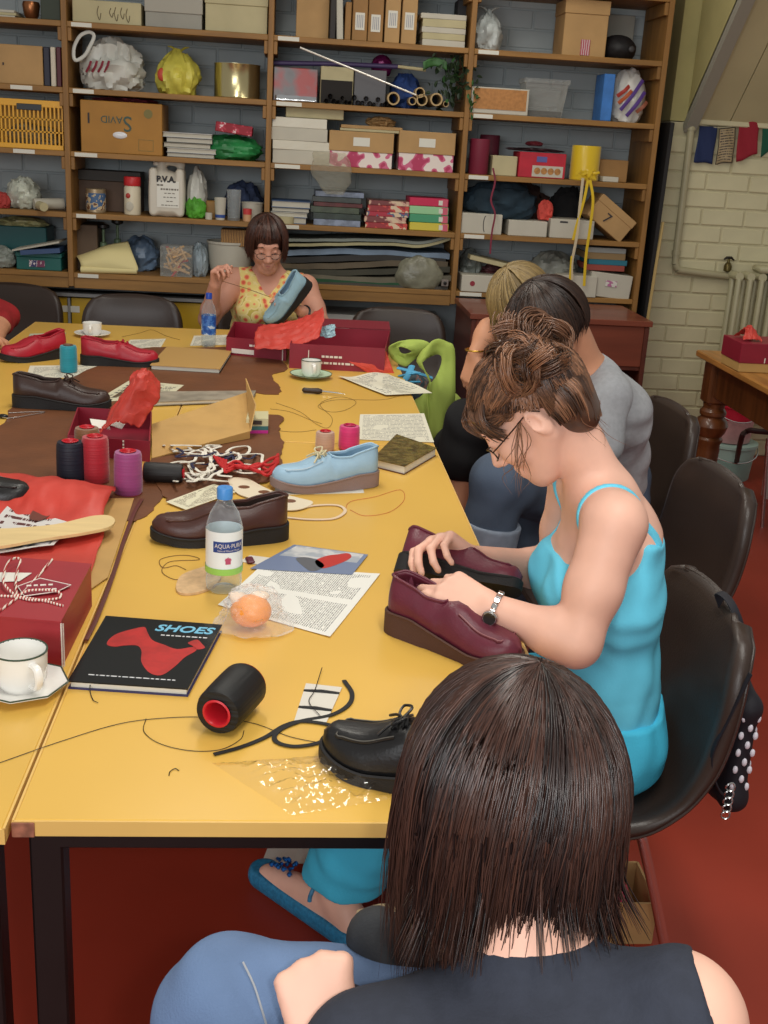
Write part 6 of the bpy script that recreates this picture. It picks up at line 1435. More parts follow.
# tan lid leaning, with an upright flap
lid = thing('opened_carton', 'opened flat tan cardboard carton with one upright flap, on the leather', 'box', T(200, 440, 0.004))
y0 = T(180, 462)[1]
Pl = [T(152, 458, 0.006), T(250, 431, 0.028), Pz(247, 392, ZT + 0.066), Pz(152, 424, ZT + 0.045)]
mb = MB(); V = local(lid, Pl); V2 = V + A3(0, 0, -0.003); mb.add(np.vstack([V, V2]), [(0, 1, 2, 3), (7, 6, 5, 4), (0, 4, 5, 1), (1, 5, 6, 2), (2, 6, 7, 3), (3, 7, 4, 0)]); mb.build('top_panel', m_kraft, lid, smooth=0)
e0, e1 = Pl[1], Pl[2]; 
fl2 = [Pl[1], Pl[2], Py(241, 379, Pl[2][1] - 0.02), Py(251, 402, Pl[1][1] + 0.02)]
Pf = [Pl[1], Pl[2], Pl[2] + A3(-0.005, -0.015, 0.045), Pl[1] + A3(0.012, 0.045, 0.065)]; V = local(lid, Pf); V2 = V + A3(0.003, 0, 0); mb = MB(); mb.add(np.vstack([V, V2]), [(0, 1, 2, 3), (7, 6, 5, 4), (0, 4, 5, 1), (1, 5, 6, 2), (2, 6, 7, 3), (3, 7, 4, 0)]); mb.build('end_flap', m_kraft, lid, smooth=0)
Pf = [Pl[0], Pl[1], Pl[1] * A3(1, 1, 0) + A3(0, 0.004, ZT + 0.0055), Pl[0] * A3(1, 1, 0) + A3(0, 0.004, ZT + 0.0055)]; V = local(lid, Pf); V2 = V + A3(0, 0.003, 0); mb = MB(); mb.add(np.vstack([V, V2]), [(0, 1, 2, 3), (7, 6, 5, 4), (0, 4, 5, 1), (1, 5, 6, 2), (2, 6, 7, 3), (3, 7, 4, 0)]); mb.build('side_panel', m_kraft, lid, smooth=0)
# two crimson boxes near the far end
b1, Q, b = open_box('shoe_box', 'crimson shoe box with white printing and a red flap, beside the small white cup', [(289, 368), (384, 373), (389, 353), (297, 349)], 0.092, m_rbox)
mb = MB(); fa = Q[3] + A3(0, 0, 0.093); fb_ = Q[2] + A3(0, 0, 0.093); up = A3(0, 0.08, 0.020); mb.add([fa, fb_, fb_ + up, fa + up, fa + A3(0, 0, 0.003), fb_ + A3(0, 0, 0.003), fb_ + up + A3(0, 0, 0.003), fa + up + A3(0, 0, 0.003)], [(3, 2, 1, 0), (4, 5, 6, 7), (0, 1, 5, 4), (1, 2, 6, 5), (2, 3, 7, 6), (3, 0, 4, 7)]); mb.build('open_lid', m_rbox_d, b1, smooth=0)
fx = unit(Q[1] - Q[0]); Rf = np.stack([fx, A3(0, 0, 1), np.cross(fx, (0, 0, 1))], 1)
print_line(b1, m_wt, (Q[0] + Q[1]) / 2 + A3(-0.02, -0.002, 0.05), Rf, 0.075, 0.008, 5); print_line(b1, m_wt, (Q[0] + Q[1]) / 2 + A3(0.0, -0.002, 0.026), Rf, 0.125, 0.008, 8)
bp_('printed_stripe', m_wt, b1, Q[0] * 0.80 + Q[1] * 0.20 + A3(0, -0.0012, 0.036), (0.003, 0.0015, 0.07))
b2, Q, b = open_box('shoe_box', 'crimson shoe box with a white end label in front of the floral top', [(226, 355), (286, 361), (292, 344), (234, 338)], 0.070, m_rbox)
bp_('end_label', m_wt, b2, Q[0] * 0.72 + Q[1] * 0.28 + A3(0, -0.0012, 0.02), (0.09, 0.0015, 0.018), R=rotm(0, 0, ang(Q[0], Q[1])))
print_line(b2, m_wt, Q[0] * 0.55 + Q[1] * 0.45 + A3(0, -0.0012, 0.046), np.stack([unit(Q[1] - Q[0]), A3(0, 0, 1), np.cross(unit(Q[1] - Q[0]), (0, 0, 1))], 1), 0.03, 0.008, 2)
bp_('printed_stripe', m_wt, b2, Q[0] * 0.06 + Q[1] * 0.94 + A3(0, -0.0012, 0.03), (0.004, 0.0015, 0.058))
yy = T(290, 365)[1]
tissue_pts('tissue_paper', 'bright orange red tissue spilling over the two crimson boxes', [[atd(254, 350, yy), atd(290, 350, yy - 0.02), atd(320, 338, yy)], [atd(256, 332, yy + 0.08), atd(290, 332, yy + 0.05), atd(324, 318, yy + 0.06)], [atd(262, 326, yy + 0.16), atd(294, 322, yy + 0.14), atd(323, 309, yy + 0.14)]], m_tissue, seed=6)
yy = T(350, 371)[1]
tissue_pts('tissue_paper', 'thin red tissue hanging down the front of the printed crimson box', [[atd(338, 356, yy + 0.03), atd(360, 356, yy + 0.02), atd(386, 352, yy + 0.03)], [atd(352, 364, yy - 0.008), atd(370, 366, yy - 0.010), atd(392, 368, yy - 0.004)], [atd(372, 376, yy - 0.012), atd(384, 378, yy - 0.014), atd(396, 379, yy - 0.006)]], mat('thin_red_tissue', (224, 80, 62), 0.6, alpha=0.75), seed=8, rough=0.003)
yy = Pz(328, 338, ZT + 0.094)[1] - 0.05; tissue_pts('tissue_paper', 'small pale blue tissue tuft between the red tissue and crimson lid', [[atd(320, 336, yy + 0.06), atd(328, 339, yy + 0.05), atd(335, 337, yy + 0.06)], [atd(322, 328, yy + 0.08), atd(329, 326, yy + 0.07), atd(335, 325, yy + 0.08)]], mat('pale_blue_tissue', (168, 200, 210), 0.7), seed=12, rough=0.006)
# left: red tissue, leaflet, insole and tan board
sheet('card_sheet', 'flat tan cardboard sheet under the red tissue and gift box', 'cardboard', [(72, 604), (108, 579), (134, 500), (60, 500)], m_kraft, dz=0.0025, th=0.002, seed=3)
crumple('tissue_paper', 'crumpled coral red tissue spread under the wooden insole', 'tissue paper', [(-50, 582), (90, 578), (116, 494), (-40, 486)], [(0.9, 0.75, 0.035, 0.22), (0.55, 0.85, 0.035, 0.25), (0.2, 0.9, 0.03, 0.2)], m_tissue, 4, dz=0.005, rough=0.010, n=34)
sheet('leaflet', 'white leaflet picturing a brown shoe on the coral tissue', 'leaflet', [(-40, 568), (54, 556), (72, 534), (10, 514)], text_mat('leaf_pic', paper=(214, 210, 206), ink=(90, 40, 40), lines=8, pic=(0.35, 0.95, 0.05, 0.30, (40, 40, 44), (200, 200, 206))), dz=0.020, th=0.0008, wave=0.004, seed=5)
par = bpy.data.objects['leaflet.001']
flat_print(par, 'printed_shoe', [(30, 530), (34, 521), (42, 519), (51, 521), (50, 527), (40, 532)], mat('print_brown', (110, 60, 50), 0.4), 0.0255)
ins = thing('wooden_insole', 'pale wooden insole lying across the coral tissue and leaflet', 'insole', T(50, 534, 0.028))
pts = [T(-30, 549, 0.030), T(0, 548, 0.030), T(40, 541, 0.030), T(80, 535, 0.030), T(108, 529, 0.030), T(115, 522, 0.030), T(108, 517, 0.030), T(90, 518, 0.030), T(55, 526, 0.030), T(10, 530, 0.030), T(-30, 532, 0.030)]
Q = local(ins, catmull(pts, 5, closed=True)); mb = MB(); mb.prism([(x, y) for x, y, _ in Q], 0.0, 0.006); mb.build('board', mat('pale_wood', (224, 196, 140), 0.6, var=0.06, scale=6, stretch=(1, 8, 1)), ins, smooth=0)
mb = MB(); lx_ = T(118, 580, 0.003)
stp = [T(142, 499, 0.006), T(134, 513, 0.006), T(124, 540, 0.006), T(113, 575, 0.006), T(98, 615, 0.006), T(86, 640, 0.006)]
st_ = thing('leather_strip', 'narrow dark red leather strip lying along the table joint', 'leather strip', stp[3]); mb.tube(local(st_, catmull(stp, 6)), [0.004] * 31, 6, flat=(0.35, 1.2)); mb.build('strip', mat('dark_red_leather', (92, 40, 30), 0.5), st_)

# ------------------------------------------------------------------ cups, bottles, fruit
m_china = mat('white_china', (236, 234, 228), 0.15, spec=0.6); m_rim = mat('dark_green_rim', (52, 70, 56), 0.3)
def cup(label, sl, base, r, h, saucer, handle_dir, sm=None, rim=True, n=28, oct_=False):
    g = 'white cups'
    if saucer:
        s = thing('saucer', sl, 'saucer', base); mb = MB(); mb.lathe([(r * 0.62, 0.0), (r * 0.66, 0.002), (saucer, 0.014), (saucer, 0.0165), (r * 0.7, 0.006), (0.001, 0.005)], 8 if oct_ else n, cap1=False); mb.build('dish', sm or m_china, s, smooth=25 if oct_ else 60)
        if rim: mb = MB(); k = 8 if oct_ else 36; mb.tube([(saucer * math.cos(a), saucer * math.sin(a), 0.0165) for a in np.linspace(0, 2 * math.pi, k, endpoint=False)], 0.0014, 6, closed=True); mb.build('rim_line', m_rim, s)
    dz = 0.0062 if saucer else 0.0
    t = thing('cup', label, 'cup', np.array(base) + A3(0, 0, dz), group=g)
    mb = MB(); mb.lathe([(r * 0.70, 0.0), (r * 0.74, 0.003), (r * 0.94, h * 0.25), (r * 0.98, h * 0.6), (r, h), (r * 0.95, h), (r * 0.92, h * 0.5), (r * 0.7, h * 0.12), (0.001, h * 0.10)], n, cap1=False); mb.build('bowl', m_china, t, smooth=60)
    d = unit(np.array(handle_dir, float)); tp_('handle', m_china, t, catmull([d * r * 0.93 + A3(0, 0, h * 0.82), d * (r * 1.38) + A3(0, 0, h * 0.80), d * (r * 1.50) + A3(0, 0, h * 0.55), d * (r * 1.30) + A3(0, 0, h * 0.30), d * r * 0.88 + A3(0, 0, h * 0.25)], 6), 0.0045, 8, flat=(1, 1.5))
    if rim: mb = MB(); k = 32; mb.tube([(r * 0.985 * math.cos(a), r * 0.985 * math.sin(a), h) for a in np.linspace(0, 2 * math.pi, k, endpoint=False)], 0.0016, 6, closed=True); mb.build('rim_line', m_rim, t)
bcup = T(20, 694); cup('large white cup with thin dark rim beside the gift box', 'white octagonal saucer with dark rim under the large cup', bcup + A3(0, 0.012, 0), 0.040, 0.062, 0.070, (0.62, -0.78, 0), oct_=True)
b_, r_, h_ = stand(302, 324, 380, 361); 
cup('small white cup on a pale green saucer beside the printed crimson box', 'pale green saucer under the small white cup', b_ + A3(-0.008, 0, 0), 0.036, 0.058, 0.075, (0.2, -1, 0), mat('mint_china', (186, 212, 182), 0.3), rim=True)
b_, r_, h_ = stand(82, 103, 338, 326); cup('white cup on a saucer at the far table end', 'white saucer at the far table end', b_, 0.038, 0.05, 0.072, (0, -1, 0), rim=False)
m_pet = clear_mat('clear_plastic_bottle', (225, 235, 240), 0.06, 0.06); m_cap = mat('blue_cap', (72, 140, 210), 0.35); m_water = clear_mat('bottle_inner', (220, 232, 236), 0.03, 0.05)
def bottle(label, base, r, h, cap_m, lab_m, l0, l1):
    t = thing('water_bottle', label, 'bottle', base)
    mb = MB(); mb.lathe([(r * 0.55, 0.006), (r * 0.75, 0.0), (r * 0.95, 0.006), (r, 0.02), (r * 0.97, h * 0.16), (r, h * 0.22), (r, h * 0.60), (r * 0.96, h * 0.66), (r * 0.78, h * 0.76), (r * 0.46, h * 0.85), (r * 0.38, h * 0.89), (r * 0.38, h * 0.93)], 32, cap0=True, cap1=False); mb.build('plastic', m_pet, t, smooth=50)
    mb = MB(); mb.lathe([(r * 0.43, h * 0.895), (r * 0.43, h * 0.99), (r * 0.40, h), (0.001, h)], 24, cap1=False); mb.build('cap', cap_m, t, smooth=40)
    lb = lp_('label_band', lab_m, t, [(r * 1.012, h * l0), (r * 1.012, h * l1)], 36, cap0=False, cap1=False)
    return t, lb, r, h
def wrap_text(parent, name, s, size, m, r, z, az, sx=1.0, th=0.0006, band=None):
    """lettering bent round a vertical cylinder, centred on azimuth az"""
    o = text_part(name, s, size, m, parent, (0, 0, 0), None, 0.0, sx); me = o.data; V = np.zeros(len(me.vertices) * 3); me.vertices.foreach_get('co', V); V = V.reshape(-1, 3)
    a = az + V[:, 0] / r; me.vertices.foreach_set('co', np.stack([r * np.cos(a), r * np.sin(a), z + V[:, 1]], 1).ravel()); me.update(); return o
def wrap_patch(parent, name, w, h, m, r, z, az):
    mb = MB(); mb.grid(lambda u, v: (r * math.cos(az + (u - 0.5) * w / r), r * math.sin(az + (u - 0.5) * w / r), z + (v - 0.5) * h), 12, 1); return mb.build(name, m, parent)
b_, r_, h_ = stand(205, 242, 596, 487); 
m_lbl = mat('bottle_label_white', (232, 236, 234), 0.35)
bt, lb, r, h = bottle('clear water bottle with blue cap and white Aqua Pura label', b_, r_, h_, m_cap, m_lbl, 0.20, 0.615)
az = math.atan2(-b_[1], -b_[0]); rr_ = r * 1.016
lp_('label_green', mat('label_green', (150, 200, 90), 0.4), lb, [(rr_ + 0.0008, h * 0.20), (rr_ + 0.0008, h * 0.262)], 36, cap0=False, cap1=False)
wrap_patch(lb, 'label_blue', 0.062, h * 0.105, mat('label_blue', (36, 64, 130), 0.4), rr_ + 0.0003, h * 0.475, az + 0.28)
wrap_text(lb, 'label_text', 'AQUA·PURA', 0.0118, m_wt, rr_ + 0.0008, h * 0.485, az + 0.28, 0.85); wrap_text(lb, 'label_text', 'Natural Mineral Water', 0.0048, m_wt, rr_ + 0.0008, h * 0.442, az + 0.28)
wrap_text(lb, 'label_emblem', '❀', 0.016, mat('emblem_pink', (190, 80, 110), 0.4), rr_ + 0.0006, h * 0.345, az + 0.22)
wrap_patch(lb, 'label_emblem', 0.010, 0.012, MATS['emblem_pink'], rr_ + 0.0005, h * 0.34, az + 0.22)
b_, r_, h_ = stand(201, 216, 348, 293)
bt, lb, r, h = bottle('clear water bottle with dark blue cap and blue label by the crimson box', b_, r_, h_, mat('dark_blue_cap', (36, 70, 170), 0.35), ramp_mat('blue_label_print', [(0, (40, 84, 160)), (0.5, (70, 120, 190)), (0.6, (200, 214, 226))], scale=40, rough=0.35), 0.24, 0.60)
# orange in cling film
o0 = T(250, 634); fr_t = thing('orange', 'bright orange fruit half wrapped in clear film on the leaflet', 'orange', o0 + A3(0, 0.028, 0.0035))
mb = MB(); mb.ball((0, 0, 0.028), (0.036, 0.034, 0.028), 24, 14); mb.build('fruit', mat('orange_peel', (244, 150, 40), 0.4, bump=0.3, bscale=200), fr_t, smooth=180)
mb = MB(); rg = random.Random(2)
def fnw(u, v):
    a = u * 2 * math.pi; p = v * 2.3; r_ = 0.044 + 0.010 * nz(u * 14, v * 8, 3) + 0.012 * (v > 0.9); rr2 = r_ * math.sin(min(p, 1.9)) * (1 + 0.15 * (v > 0.8)); return (0.004 + rr2 * math.cos(a) * 1.15, 0.006 + rr2 * math.sin(a), max(0.001, 0.032 + r_ * math.cos(p) * 0.92))
mb.grid(fnw, 40, 18); fw_ = mb.build('cling_film', clear_mat('cling_film', (250, 248, 246), 0.12, 0.12, bump=0.6, bscale=60), fr_t, smooth=25)
mb = MB(); mb.ball((-0.020, 0.012, 0.044), (0.022, 0.016, 0.012), 12, 8, R=rotm(0.3, 0.4, 0.3)); mb.ball((0.014, 0.016, 0.050), (0.018, 0.014, 0.008), 12, 8); mb.build('tissue_piece', mat('pale_pulp', (236, 214, 190), 0.6), fr_t, smooth=180)

# ------------------------------------------------------------------ small tools, laces, threads
def cord(name, label, cat, px, r, m, dz=0.001, flat=None, n=6, z=None, group=None, k=6):
    P = catmull([T(q[0], q[1], dz + (q[2] if len(q) > 2 else 0)) for q in px], k); t = thing(name, label, cat, (P.mean(0)[0], P.mean(0)[1], ZT), group=group)
    tp_('strand', m, t, local(t, P + A3(0, 0, r * (flat[1] if flat else 1) if not flat else r * flat[0])), r, n, flat=flat, up=(0, 0, 1) if flat else None); return t
m_thr = mat('brown_thread', (110, 76, 40), 0.7); m_thb = mat('black_thread', (24, 22, 22), 0.6); m_blace = mat('black_lace', (24, 23, 24), 0.7); m_thr2 = mat('pink_thread', (200, 100, 60), 0.7)
cord('shoelace', 'flat black shoelace looping beside the black shoe', 'shoelace', [(214, 755), (240, 748), (265, 738), (285, 726), (305, 722), (335, 728), (322, 742), (295, 747), (276, 742), (278, 732), (300, 722), (330, 716), (348, 706), (352, 694), (344, 681)], 0.0042, m_blace, 0.0012, flat=(0.28, 1.0), k=8)
cd_ = thing('lace_card', 'white card wound with black lace beside the black shoe', 'lace card', T(318, 705, 0.0008)); P = [T(*q, 0.0008) for q in ((294, 722), (326, 724), (342, 688), (306, 684))]; L_ = local(cd_, P)
mb = MB(); mb.prism([(x, y) for x, y, _ in L_], 0.0, 0.0015); mb.build('card', mat('white_card', (214, 208, 196), 0.6), cd_, smooth=0)
for v, dvv in ((0.80, 0.02), (0.36, -0.02)):
    mb = MB(); a = L_[0] * (1 - v) + L_[3] * v; c_ = L_[1] * (1 - v - dvv) + L_[2] * (v + dvv); mb.tube([a + A3(0, 0, 0.001), a * 0.5 + c_ * 0.5 + A3(0, 0, 0.003), c_ + A3(0, 0, 0.001)], 0.004, 8, flat=(0.4, 1), up=(0, 0, 1)); mb.build('wound_lace', m_blace, cd_)
cord('thread', 'single black thread trailing from the large black thread cone over the table joint', 'thread', [(0, 763), (60, 742), (120, 724), (170, 718), (215, 718), (255, 724), (290, 737), (330, 745)], 0.0006, m_thb, 0.0006, n=4)
cord('thread', 'black thread curl in front of the large black thread cone', 'thread', [(146, 719), (144, 732), (160, 744), (190, 751), (220, 750), (240, 740), (244, 731)], 0.0006, m_thb, 0.0006, n=4)
cord('thread', 'short dark thread snippet lying on the bare table front', 'thread', [(169, 776), (170, 772), (175, 769), (179, 771)], 0.0007, m_thb, 0.0006, n=4)
cord('thread', 'black thread end hanging off the SHOES book', 'thread', [(91, 676, 0.014), (90, 690, 0.002), (93, 700), (98, 703)], 0.0007, m_thb, 0.001, n=4)
cord('thread', 'black thread tails by the lace card', 'thread', [(322, 668), (315, 690), (309, 702), (320, 716)], 0.0007, m_thb, 0.004, n=4)
cord('thread', 'tangled brown thread beside the awl', 'thread', [(276, 403), (300, 412), (316, 424), (328, 428), (332, 418), (320, 404), (340, 397), (356, 402), (346, 410), (330, 412), (318, 406), (336, 400), (380, 400), (400, 396)], 0.0006, m_thr, 0.0006, n=4)
cord('thread', 'long brown thread running from the leather to the beige thread cone', 'thread', [(252, 425), (280, 431), (300, 432), (316, 430)], 0.0006, m_thr, 0.0006, n=4)
cord('thread', 'curved brown thread by the small stack of packets', 'thread', [(270, 409), (290, 412), (310, 420), (322, 424)], 0.0006, m_thr, 0.0006, n=4)
cord('thread', 'fine orange thread loop in front of the film wrapped book', 'thread', [(345, 512), (350, 502), (375, 497), (400, 490), (404, 500), (390, 512), (365, 516), (350, 510)], 0.0006, m_thr2, 0.0006, n=4)
cord('thread', 'dark thread loops beside the small insole', 'thread', [(186, 570), (176, 566), (163, 568), (160, 560), (175, 556), (190, 556), (199, 560), (170, 562), (162, 572), (176, 580), (190, 574), (206, 570)], 0.0007, m_thr, 0.0006, n=4)
cord('thread', 'brown thread at the far end by the white cup', 'thread', [(122, 337), (140, 333), (152, 330), (166, 336), (180, 340)], 0.0007, m_thr, 0.0006, n=4)
aw = thing('awl', 'stitching awl with a dark wooden handle', 'awl', T(322, 393, 0.0)); a, b = T(302, 393), T(345, 396); d = unit(b - a); lp_('handle', mat('dark_handle', (48, 32, 24), 0.4), aw, [(0.004, 0), (0.009, 0.006), (0.0085, 0.03), (0.0105, 0.055), (0.006, 0.068)], 14, local(aw, a + A3(0, 0, 0.0105))[0], frame(d, (0, 0, 1)))
tp_('blade', m_silver, aw, local(aw, [a + d * 0.066 + A3(0, 0, 0.0105), a + d * 0.12 + A3(0, 0, 0.008), b + A3(0, 0, 0.006)]), [0.0035, 0.003, 0.0008], 8)
aw = thing('bodkin', 'steel bodkin with a wire loop on the leather hide', 'needle', T(25, 414, 0.003)); tp_('wire', m_silver, aw, local(aw, catmull([T(-5, 416, 0.005), T(10, 418, 0.005), T(30, 415, 0.005), T(45, 412, 0.005), T(30, 412, 0.005), T(8, 413, 0.005)], 6)), 0.0014, 6); ep_('handle', m_blk, aw, local(aw, T(3, 416, 0.007))[0], (0.015, 0.01, 0.006))
# lace pile
rg = np.random.default_rng(8)
for k in range(26):
    c = rg.uniform((172, 448), (246, 476)); a0 = rg.uniform(0, 6.28); pts = []; p = np.array(c, float)
    for j in range(6): pts.append((p[0], p[1], rg.uniform(0, 0.022))); a0 += rg.normal(0, 1.1); p = p + np.array((math.cos(a0) * 15, math.sin(a0) * 5)); p = np.clip(p, (164, 446), (262, 482))
    kind = k % 13; mm = mat('navy_lace', (34, 34, 66), 0.7) if kind in (2, 9) else mat('white_lace', (226, 220, 206), 0.7)
    cord('shoelace', 'navy shoelace in the tangle of white laces' if kind in (2, 9) else 'white cotton shoelace in the tangle beside the charcoal thread', 'shoelace', pts, 0.0044, mm, 0.0065, flat=(0.4, 1.0), group='navy laces in the tangle' if kind in (2, 9) else 'white laces in the tangle')
for k in range(5):
    pts = [(214 + 3 * k, 458 + k, 0.012)] + [(225 + 11 * j, 468 - abs(j - 1.5) * 1.2 * (1 if k % 2 else -1) + rg.normal(0, 2.4), 0.008 + 0.014 * rg.random()) for j in range(5)] + [(278, 456 + 2 * k, 0.002)]
    cord('shoelace', 'red cord shoelace in the twisted red bundle', 'shoelace', pts, 0.0042, mat('red_lace', (190, 34, 36), 0.7), 0.0065, group='red laces in the twisted bundle')
# punched leather pattern piece and cream loop
pc = thing('pattern_piece', 'cream leather pattern piece with round holes behind the brown shoe', 'pattern piece', T(262, 492)); 
outl = [(228, 481), (246, 480), (262, 488), (276, 494), (300, 500), (313, 504), (304, 510), (288, 512), (270, 508), (250, 500), (236, 494)]
Q = local(pc, catmull([T(*q) for q in outl], 4, closed=True)); mb = MB(); mb.prism([(x, y) for x, y, _ in Q], 0.003, 0.005); mb.build('leather', mat('cream_leather', (226, 212, 186), 0.6), pc, smooth=0)
for q in ((244, 489), (264, 494), (290, 503)):
    c_ = local(pc, T(*q))[0]; mb = MB(); mb.prism([(c_[0] + 0.014 * math.cos(a), c_[1] + 0.013 * math.sin(a)) for a in np.linspace(0, 6.283, 16, endpoint=False)], 0.0051, 0.0056); mb.build('hole', m_hide, pc, smooth=0)
cord('leather_strap', 'cream leather strap bent in a loop behind the brown shoe', 'strap', [(286, 518), (310, 520), (334, 519), (345, 512), (338, 506), (316, 506), (296, 510)], 0.0045, mat('cream_strap', (220, 196, 168), 0.6), 0.001, flat=(0.35, 1.0), k=8)
# small insole piece behind the bottle and maroon reel card
ip = thing('cork_insole', 'small tan cork insole lying beside the water bottle', 'insole', T(195, 580)); Q = local(ip, catmull([T(*q) for q in ((176, 588), (182, 577), (200, 570), (216, 566), (222, 576), (214, 588), (196, 595), (180, 595))], 5, closed=True)); mb = MB(); mb.prism([(x, y) for x, y, _ in Q], 0.0005, 0.005); mb.build('sole', mat('tan_cork', (206, 170, 126), 0.7, var=0.1, scale=80), ip, smooth=0)
wc_ = thing('thread_card', 'small white card wound with maroon thread behind the bottle', 'thread card', T(258, 565)); Q = local(wc_, [T(*q) for q in ((240, 562), (274, 568), (282, 560), (250, 556))]); mb = MB(); mb.prism([(x, y) for x, y, _ in Q], 0.0005, 0.002); mb.build('card', MATS['white_card'], wc_, smooth=0)
mb = MB(); c_ = local(wc_, T(250, 562))[0]; mb.box(c_ + A3(0, 0, 0.004), (0.016, 0.030, 0.007), ch=0.003, R=rotm(0, 0, 0.2)); mb.build('wound_thread', m_maroon, wc_, smooth=0)
# clear plastic bag in front
pb = thing('plastic_bag', 'clear crinkled plastic bag lying in front of the black shoe', 'plastic bag', T(300, 785)); Pc = [T(*q) for q in ((292, 816), (392, 800), (386, 752), (212, 764))]
def fnb(u, v):
    p = (Pc[0] * (1 - u) + Pc[1] * u) * (1 - v) + (Pc[3] * (1 - u) + Pc[2] * u) * v; e = min(u, 1 - u, v, 1 - v) * 4; z = 0.0015 + min(1, e) * (0.006 + 0.010 * (1 - abs(nz(u * 5, v * 7, 2)) * 2.2) + 0.004 * (1 - 2 * abs(nz(u * 13, v * 15, 7)))); return np.array(local(pb, p)[0]) * A3(1, 1, 0) + A3(0, 0, max(0.001, z))
mb = MB(); mb.grid(fnb, 36, 36); mb.build('film', clear_mat('bag_film', (255, 255, 255), 0.02, 0.12, bump=0.25, bscale=45, gloss=True), pb, smooth=35)
# ================================================================== THINGS ON THE SHELVES
def sx(px, py, off=0.03): return Py(px, py, YF + off)
def span(x0, x1, ytop, lev, off):
    a, b = sx(x0, ytop, off), sx(x1, ytop, off); z = ZS[lev]; return a[0], b[0], z, (a[2] + b[2]) / 2 - z
ORD = ['lowest', 'second lowest', 'third up', 'fourth up', 'fifth up', 'sixth up', 'seventh up', 'topmost']
m_card = mat('brown_card', (150, 112, 66), 0.7, var=0.07, scale=8); m_card2 = mat('pale_card', (176, 140, 92), 0.7, var=0.06, scale=8); m_creamb = mat('cream_box', (182, 172, 134), 0.65, var=0.05, scale=8); m_greyb = mat('grey_box', (150, 148, 138), 0.65, var=0.05, scale=8)
m_wbox = mat('white_card_box', (188, 183, 168), 0.6, var=0.03); m_pbag = mat('white_poly', (196, 196, 188), 0.35, var=0.10, scale=10, bump=0.5, bscale=25); m_ink = mat('dark_ink', (50, 48, 52), 0.7)
m_film = clear_mat('clear_poly', (226, 226, 220), 0.14, 0.14, bump=0.9, bscale=35)
def carton(label, x0, x1, yt, lev, m, off=0.03, dep=0.28, name='cardboard_box', cat='box', lid=0.0, lid_m=None, flaps=False, rz=0.0, lab=None, group=None, ry=0.0, h=None, z0=0.0):
    xa, xb, z, hh = span(x0, x1, yt, lev, off); hh = h or hh - z0; w = xb - xa; t = thing(name, label, cat, ((xa + xb) / 2, YF + off + dep / 2, z + z0 + 0.0004), rz, group)
    if ry: t.rotation_euler = (0, ry, rz)
    lh = hh * lid; bp_('body', m, t, (0, 0, (hh - lh) / 2), (w, dep, hh - lh), ch=0.003)
    if lid: bp_('lid', lid_m or m, t, (0, 0, hh - lh / 2), (w + 0.006, dep + 0.006, lh), ch=0.002)
    if flaps:
        bp_('flap', m, t, (-w * 0.25, -0.001, hh + 0.001), (w * 0.49, dep, 0.003)); bp_('flap', m, t, (w * 0.25, -0.001, hh + 0.001), (w * 0.49, dep, 0.003))
        bp_('packing_tape', mat('brown_tape', (160, 124, 76), 0.3), t, (0, -dep / 2 - 0.0006, hh * 0.5), (0.03, 0.0012, hh))
    if lab:
        u, v, lw, lhh, lm = lab; bp_('label', lm, t, ((u - 0.5) * w, -dep / 2 - 0.004, v * hh), (lw, 0.0014, lhh))
    return t, w, dep, hh
def face_text(t, s, size, m, x, z, dep, flip=False, off=0.0015, sxx=1.0):
    R = np.stack([A3(1, 0, 0), A3(0, 0, 1), A3(0, -1, 0)], 1)
    if flip: R = R @ rotm(0, 0, math.pi)
    return text_part('lettering', s, size, m, t, (x, -dep / 2 - off, z), R, 0.0003, sxx)
def stack(base, n, x0, x1, yt, lev, mats, cat, off=0.04, dep=0.22, name='book', group=None, jit=0.008, seed=0, pages=None, rz=0.03, z0=0.0):
    xa, xb, z, hh = span(x0, x1, yt, lev, off); hh -= z0; rg = random.Random(seed); w = xb - xa; hk = [rg.uniform(0.8, 1.25) for _ in range(n)]; s = sum(hk); hk = [q / s * hh for q in hk]; zz = z + z0
    for k in range(n):
        m = mats[k % len(mats)]; od_ = ORD[k] if k < n - 1 else 'topmost'
        t = thing(name, base % od_, cat, ((xa + xb) / 2 + rg.uniform(-jit, jit), YF + off + dep / 2, zz + 0.0003), rg.uniform(-rz, rz), group); h_ = hk[k] - 0.0006; ww = w * rg.uniform(0.93, 1.0)
        if pages and h_ > 0.006:
            bp_('pages', pages, t, (0, 0.002, h_ / 2), (ww - 0.006, dep - 0.008, h_ - 0.003))
            for q in (0.0012, h_ - 0.0012): bp_('cover', m, t, (0, 0, q), (ww, dep, 0.0024))
        else: bp_('body', m, t, (0, 0, h_ / 2), (ww, dep, h_), ch=0.0015)
        zz += hk[k]
